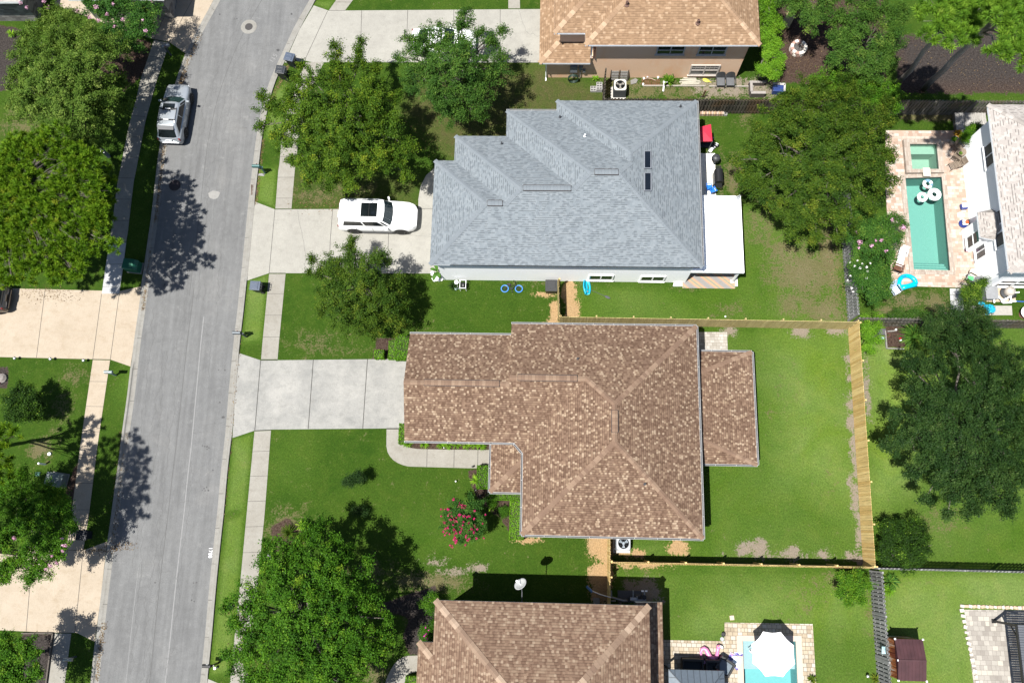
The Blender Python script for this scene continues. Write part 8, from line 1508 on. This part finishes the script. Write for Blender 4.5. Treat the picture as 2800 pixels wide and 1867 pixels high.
# ---- shed and pergola
t_ = thing("garden_shed", "rusty white metal shed with a maroon roof by the silvered fence", "shed", G(2486, 1797)); L0 = t_.location; zs = 2.05; P = [G(2450, 1747, zs), G(2526, 1748, zs), G(2536, 1862, zs), G(2458, 1862, zs)]; x0 = (P[0].x+P[3].x)/2-L0.x; x1 = (P[1].x+P[2].x)/2-L0.x; y1 = (P[0].y+P[1].y)/2-L0.y; y0 = (P[2].y+P[3].y)/2-L0.y
t = NT("rusting_metal"); o = t.coord(); sx = t.add('ShaderNodeSeparateXYZ'); t.link(o, sx.inputs[0]); n = t.noise(t.mapping(o, (.2, 3.2, .35)), 1.0, 5, .7); gr = t.math('ADD', n, t.math('MULTIPLY', sx.outputs[2], .13)); RUST = t.done(t.mix(1.0, t.ramp(gr, [(.52, (.62, .60, .55)), (.62, (.45, .17, .05)), (.72, (.20, .05, .02))]), t.ramp(t.noise(t.mapping(o, (9, 9, .5)), 1.0, 3), [(.3, .8), (.7, 1.1)]), 'MULTIPLY'), .8, .1)
m = MB(); m.box(((x0+x1)/2, (y0+y1)/2, .9), (x1-x0-.1, y1-y0-.1, 1.8))
for k in range(9): y = y0+.12+(y1-y0-.24)*k/8; m.box((x0+.045, y, .9), (.03, .05, 1.8)); m.box((x1-.045, y, .9), (.03, .05, 1.8))
m.build("wall", RUST, t_); MAR = plain("maroon_metal", (.075, .030, .034), .45, .1, var=.25, scale=2); m = MB(); zt = zs+.12; xm = (x0+x1)/2
m.face([(x0, y0, zs-.12), (x1, y0, zs-.12), (x1, (y0+y1)/2, zt), (x0, (y0+y1)/2, zt)]); m.face([(x0, (y0+y1)/2, zt), (x1, (y0+y1)/2, zt), (x1, y1, zs-.12), (x0, y1, zs-.12)]); m.face([(x0, y0, zs-.2), (x0, y0, zs-.12), (x0, (y0+y1)/2, zt), (x0, y1, zs-.12), (x0, y1, zs-.2)]); m.face([(x1, y0, zs-.2), (x1, y1, zs-.2), (x1, y1, zs-.12), (x1, (y0+y1)/2, zt), (x1, y0, zs-.12)]); m.face([(x0, y0, zs-.2), (x1, y0, zs-.2), (x1, y0, zs-.12), (x0, y0, zs-.12)]); m.face([(x1, y1, zs-.2), (x0, y1, zs-.2), (x0, y1, zs-.12), (x1, y1, zs-.12)])
for k in range(1, 8): x = x0+(x1-x0)*k/8; m.beam((x, y0, zs-.105), (x, (y0+y1)/2, zt+.015), .03, .02); m.beam((x, (y0+y1)/2, zt+.015), (x, y1, zs-.105), .03, .02)
m.build("roof", MAR, t_); m = MB(); m.beam((x0, (y0+y1)/2, zt+.02), (x1, (y0+y1)/2, zt+.02), .10, .03); m.build("ridge_cap", MAR, t_)
for x, y, z in ((x0, y0, zs-.1), (x1, y0, zs-.1), (x0, y1, zs-.1), (x1, y1, zs-.1), (x0, (y0+y1)/2, zt)): m = MB(); m.box((x, y, z), (.09, .09, .06)); m.build("corner_cap", WHITE, t_)
t_ = thing("cloth", "pale blue cloth caught on the silvered fence beside the shed", "cloth", G(2415, 1777, 1.7)); m = MB(); m.mesh([(-.1, -.2, .0), (.12, -.18, .05), (.14, .2, .0), (-.08, .22, .06), (.02, 0, .16)], [(0, 1, 4), (1, 2, 4), (2, 3, 4), (3, 0, 4)]); m.build("fabric", plain("pale_aqua", (.45, .68, .74), .8), t_)
t_ = thing("pergola", "dark metal pergola with a slatted roof at the bottom right corner", "pergola", G(2800, 1760)); L0 = t_.location; zp = 2.6; a = G(2782, 1708, zp); x0, y1 = a.x-L0.x, a.y-L0.y; m = MB()
for y in (y1, y1-4.6): m.beam((x0, y, zp-.1), (x0+4, y, zp-.1), .1, .16)
for x in (x0, x0+3.9): m.beam((x, y1-4.6, zp-.1), (x, y1, zp-.1), .1, .16)
m.build("frame", BLACKM, t_); m = MB()
for k in range(34): y = y1-.05-k*.137; m.beam((x0-.0, y, zp+.03), (x0+4, y, zp+.03), .115, .03)
m.build("roof_slats", plain("slat_grey", (.14, .15, .17), .5, .2), t_)
for x, y in ((x0+.05, y1-.05), (x0+.05, y1-4.5), (x0+3.9, y1-.05), (x0+3.9, y1-4.5)): m = MB(); m.box((x, y, zp/2), (.12, .12, zp)); m.box((x, y, .03), (.24, .24, .06)); m.build("post", BLACKM, t_)
for d in ((.0, -.75), (.75, .0)): m = MB(); m.beam((x0+.05, y1-.05, zp-.85), (x0+.05+d[0], y1-.05+d[1], zp-.15), .07, .07); m.build("brace", BLACKM, t_)
t_ = thing("edging_stones", "row of pale edging stones along the grey paver patio", "edging", G(2635, 1660)); random.seed(77); ES = plain("edging_pale", (.66, .60, .52), .9); EP = plain("edging_peach", (.62, .44, .32), .9)
for k in range(30):
    m = MB(); f = k/29
    if k < 16: p = G(2630+ (k)*11.2, 1656+k*.35)
    else: p = G(2629 + (k-16)*3.2, 1668 + (k-16)*15)
    m.box(p-L0+L0-t_.location+Vector((0, 0, .05)), (random.uniform(.18, .26), random.uniform(.15, .22), .1), rz=random.uniform(-.3, .3)); m.build("stone", EP if k < 16 and k % 2 else ES, t_, bevel=.02)
marker("white garden light standing on the front lawn left of the square hedge", 1247, 1316, .25, .04, WHITE, name="garden_lamp", cat="garden light"); marker("tiny white light in the red mulch under the garage gutter", 1214, 1224, .12, .04, WHITE, name="garden_lamp", cat="garden light")
for px, py, lab in ((1293, 1276, "black spotlight at the edge of the porch path"), (1302, 1340, "black landscape light by the red mulch near the square hedge"), (1314, 1355, "black landscape light deeper in the red mulch")): marker(lab, px, py, .3, .05, BLACKM, name="garden_lamp", cat="garden light", group="black landscape lights in the mulch")
t_ = thing("boulder", "round grey rock ring at the left edge of the lawn", "rock", G(8, 1035)); m = MB(); m.lathe([(.35, 0), (.34, .15), (.2, .28), (.001, .32)], n=9); m.build("stone", plain("grey_rock", (.3, .27, .25), .9, var=.4), t_); m = MB(); m.box((-.05, -.35, .25), (.12, .1, .1)); m.build("red_ornament", F_RED, t_)
t_ = thing("golf_ball", "tiny white ball on the lawn right of the grey house rear wall", "ball", G(1983, 866)); m = MB(); m.lathe([(.001, 0), (.05, .03), (.06, .06), (.05, .1), (.001, .12)], n=12); m.build("ball", WHITE, t_, smooth=True)
t_ = thing("timber_border", "dark timber border round the mulch bed in the bottom left corner", "edging", G(120, 1735)); tb = wood("dark_border", (.10, .085, .07), (.16, .14, .12))
for a, b in (((62, 1730), (147, 1730)), ((147, 1730), (127, 1880))): m = MB(); m.beam(G(*a)-t_.location+Vector((0, 0, .08)), G(*b)-t_.location+Vector((0, 0, .08)), .08, .16); m.build("board", tb, t_)
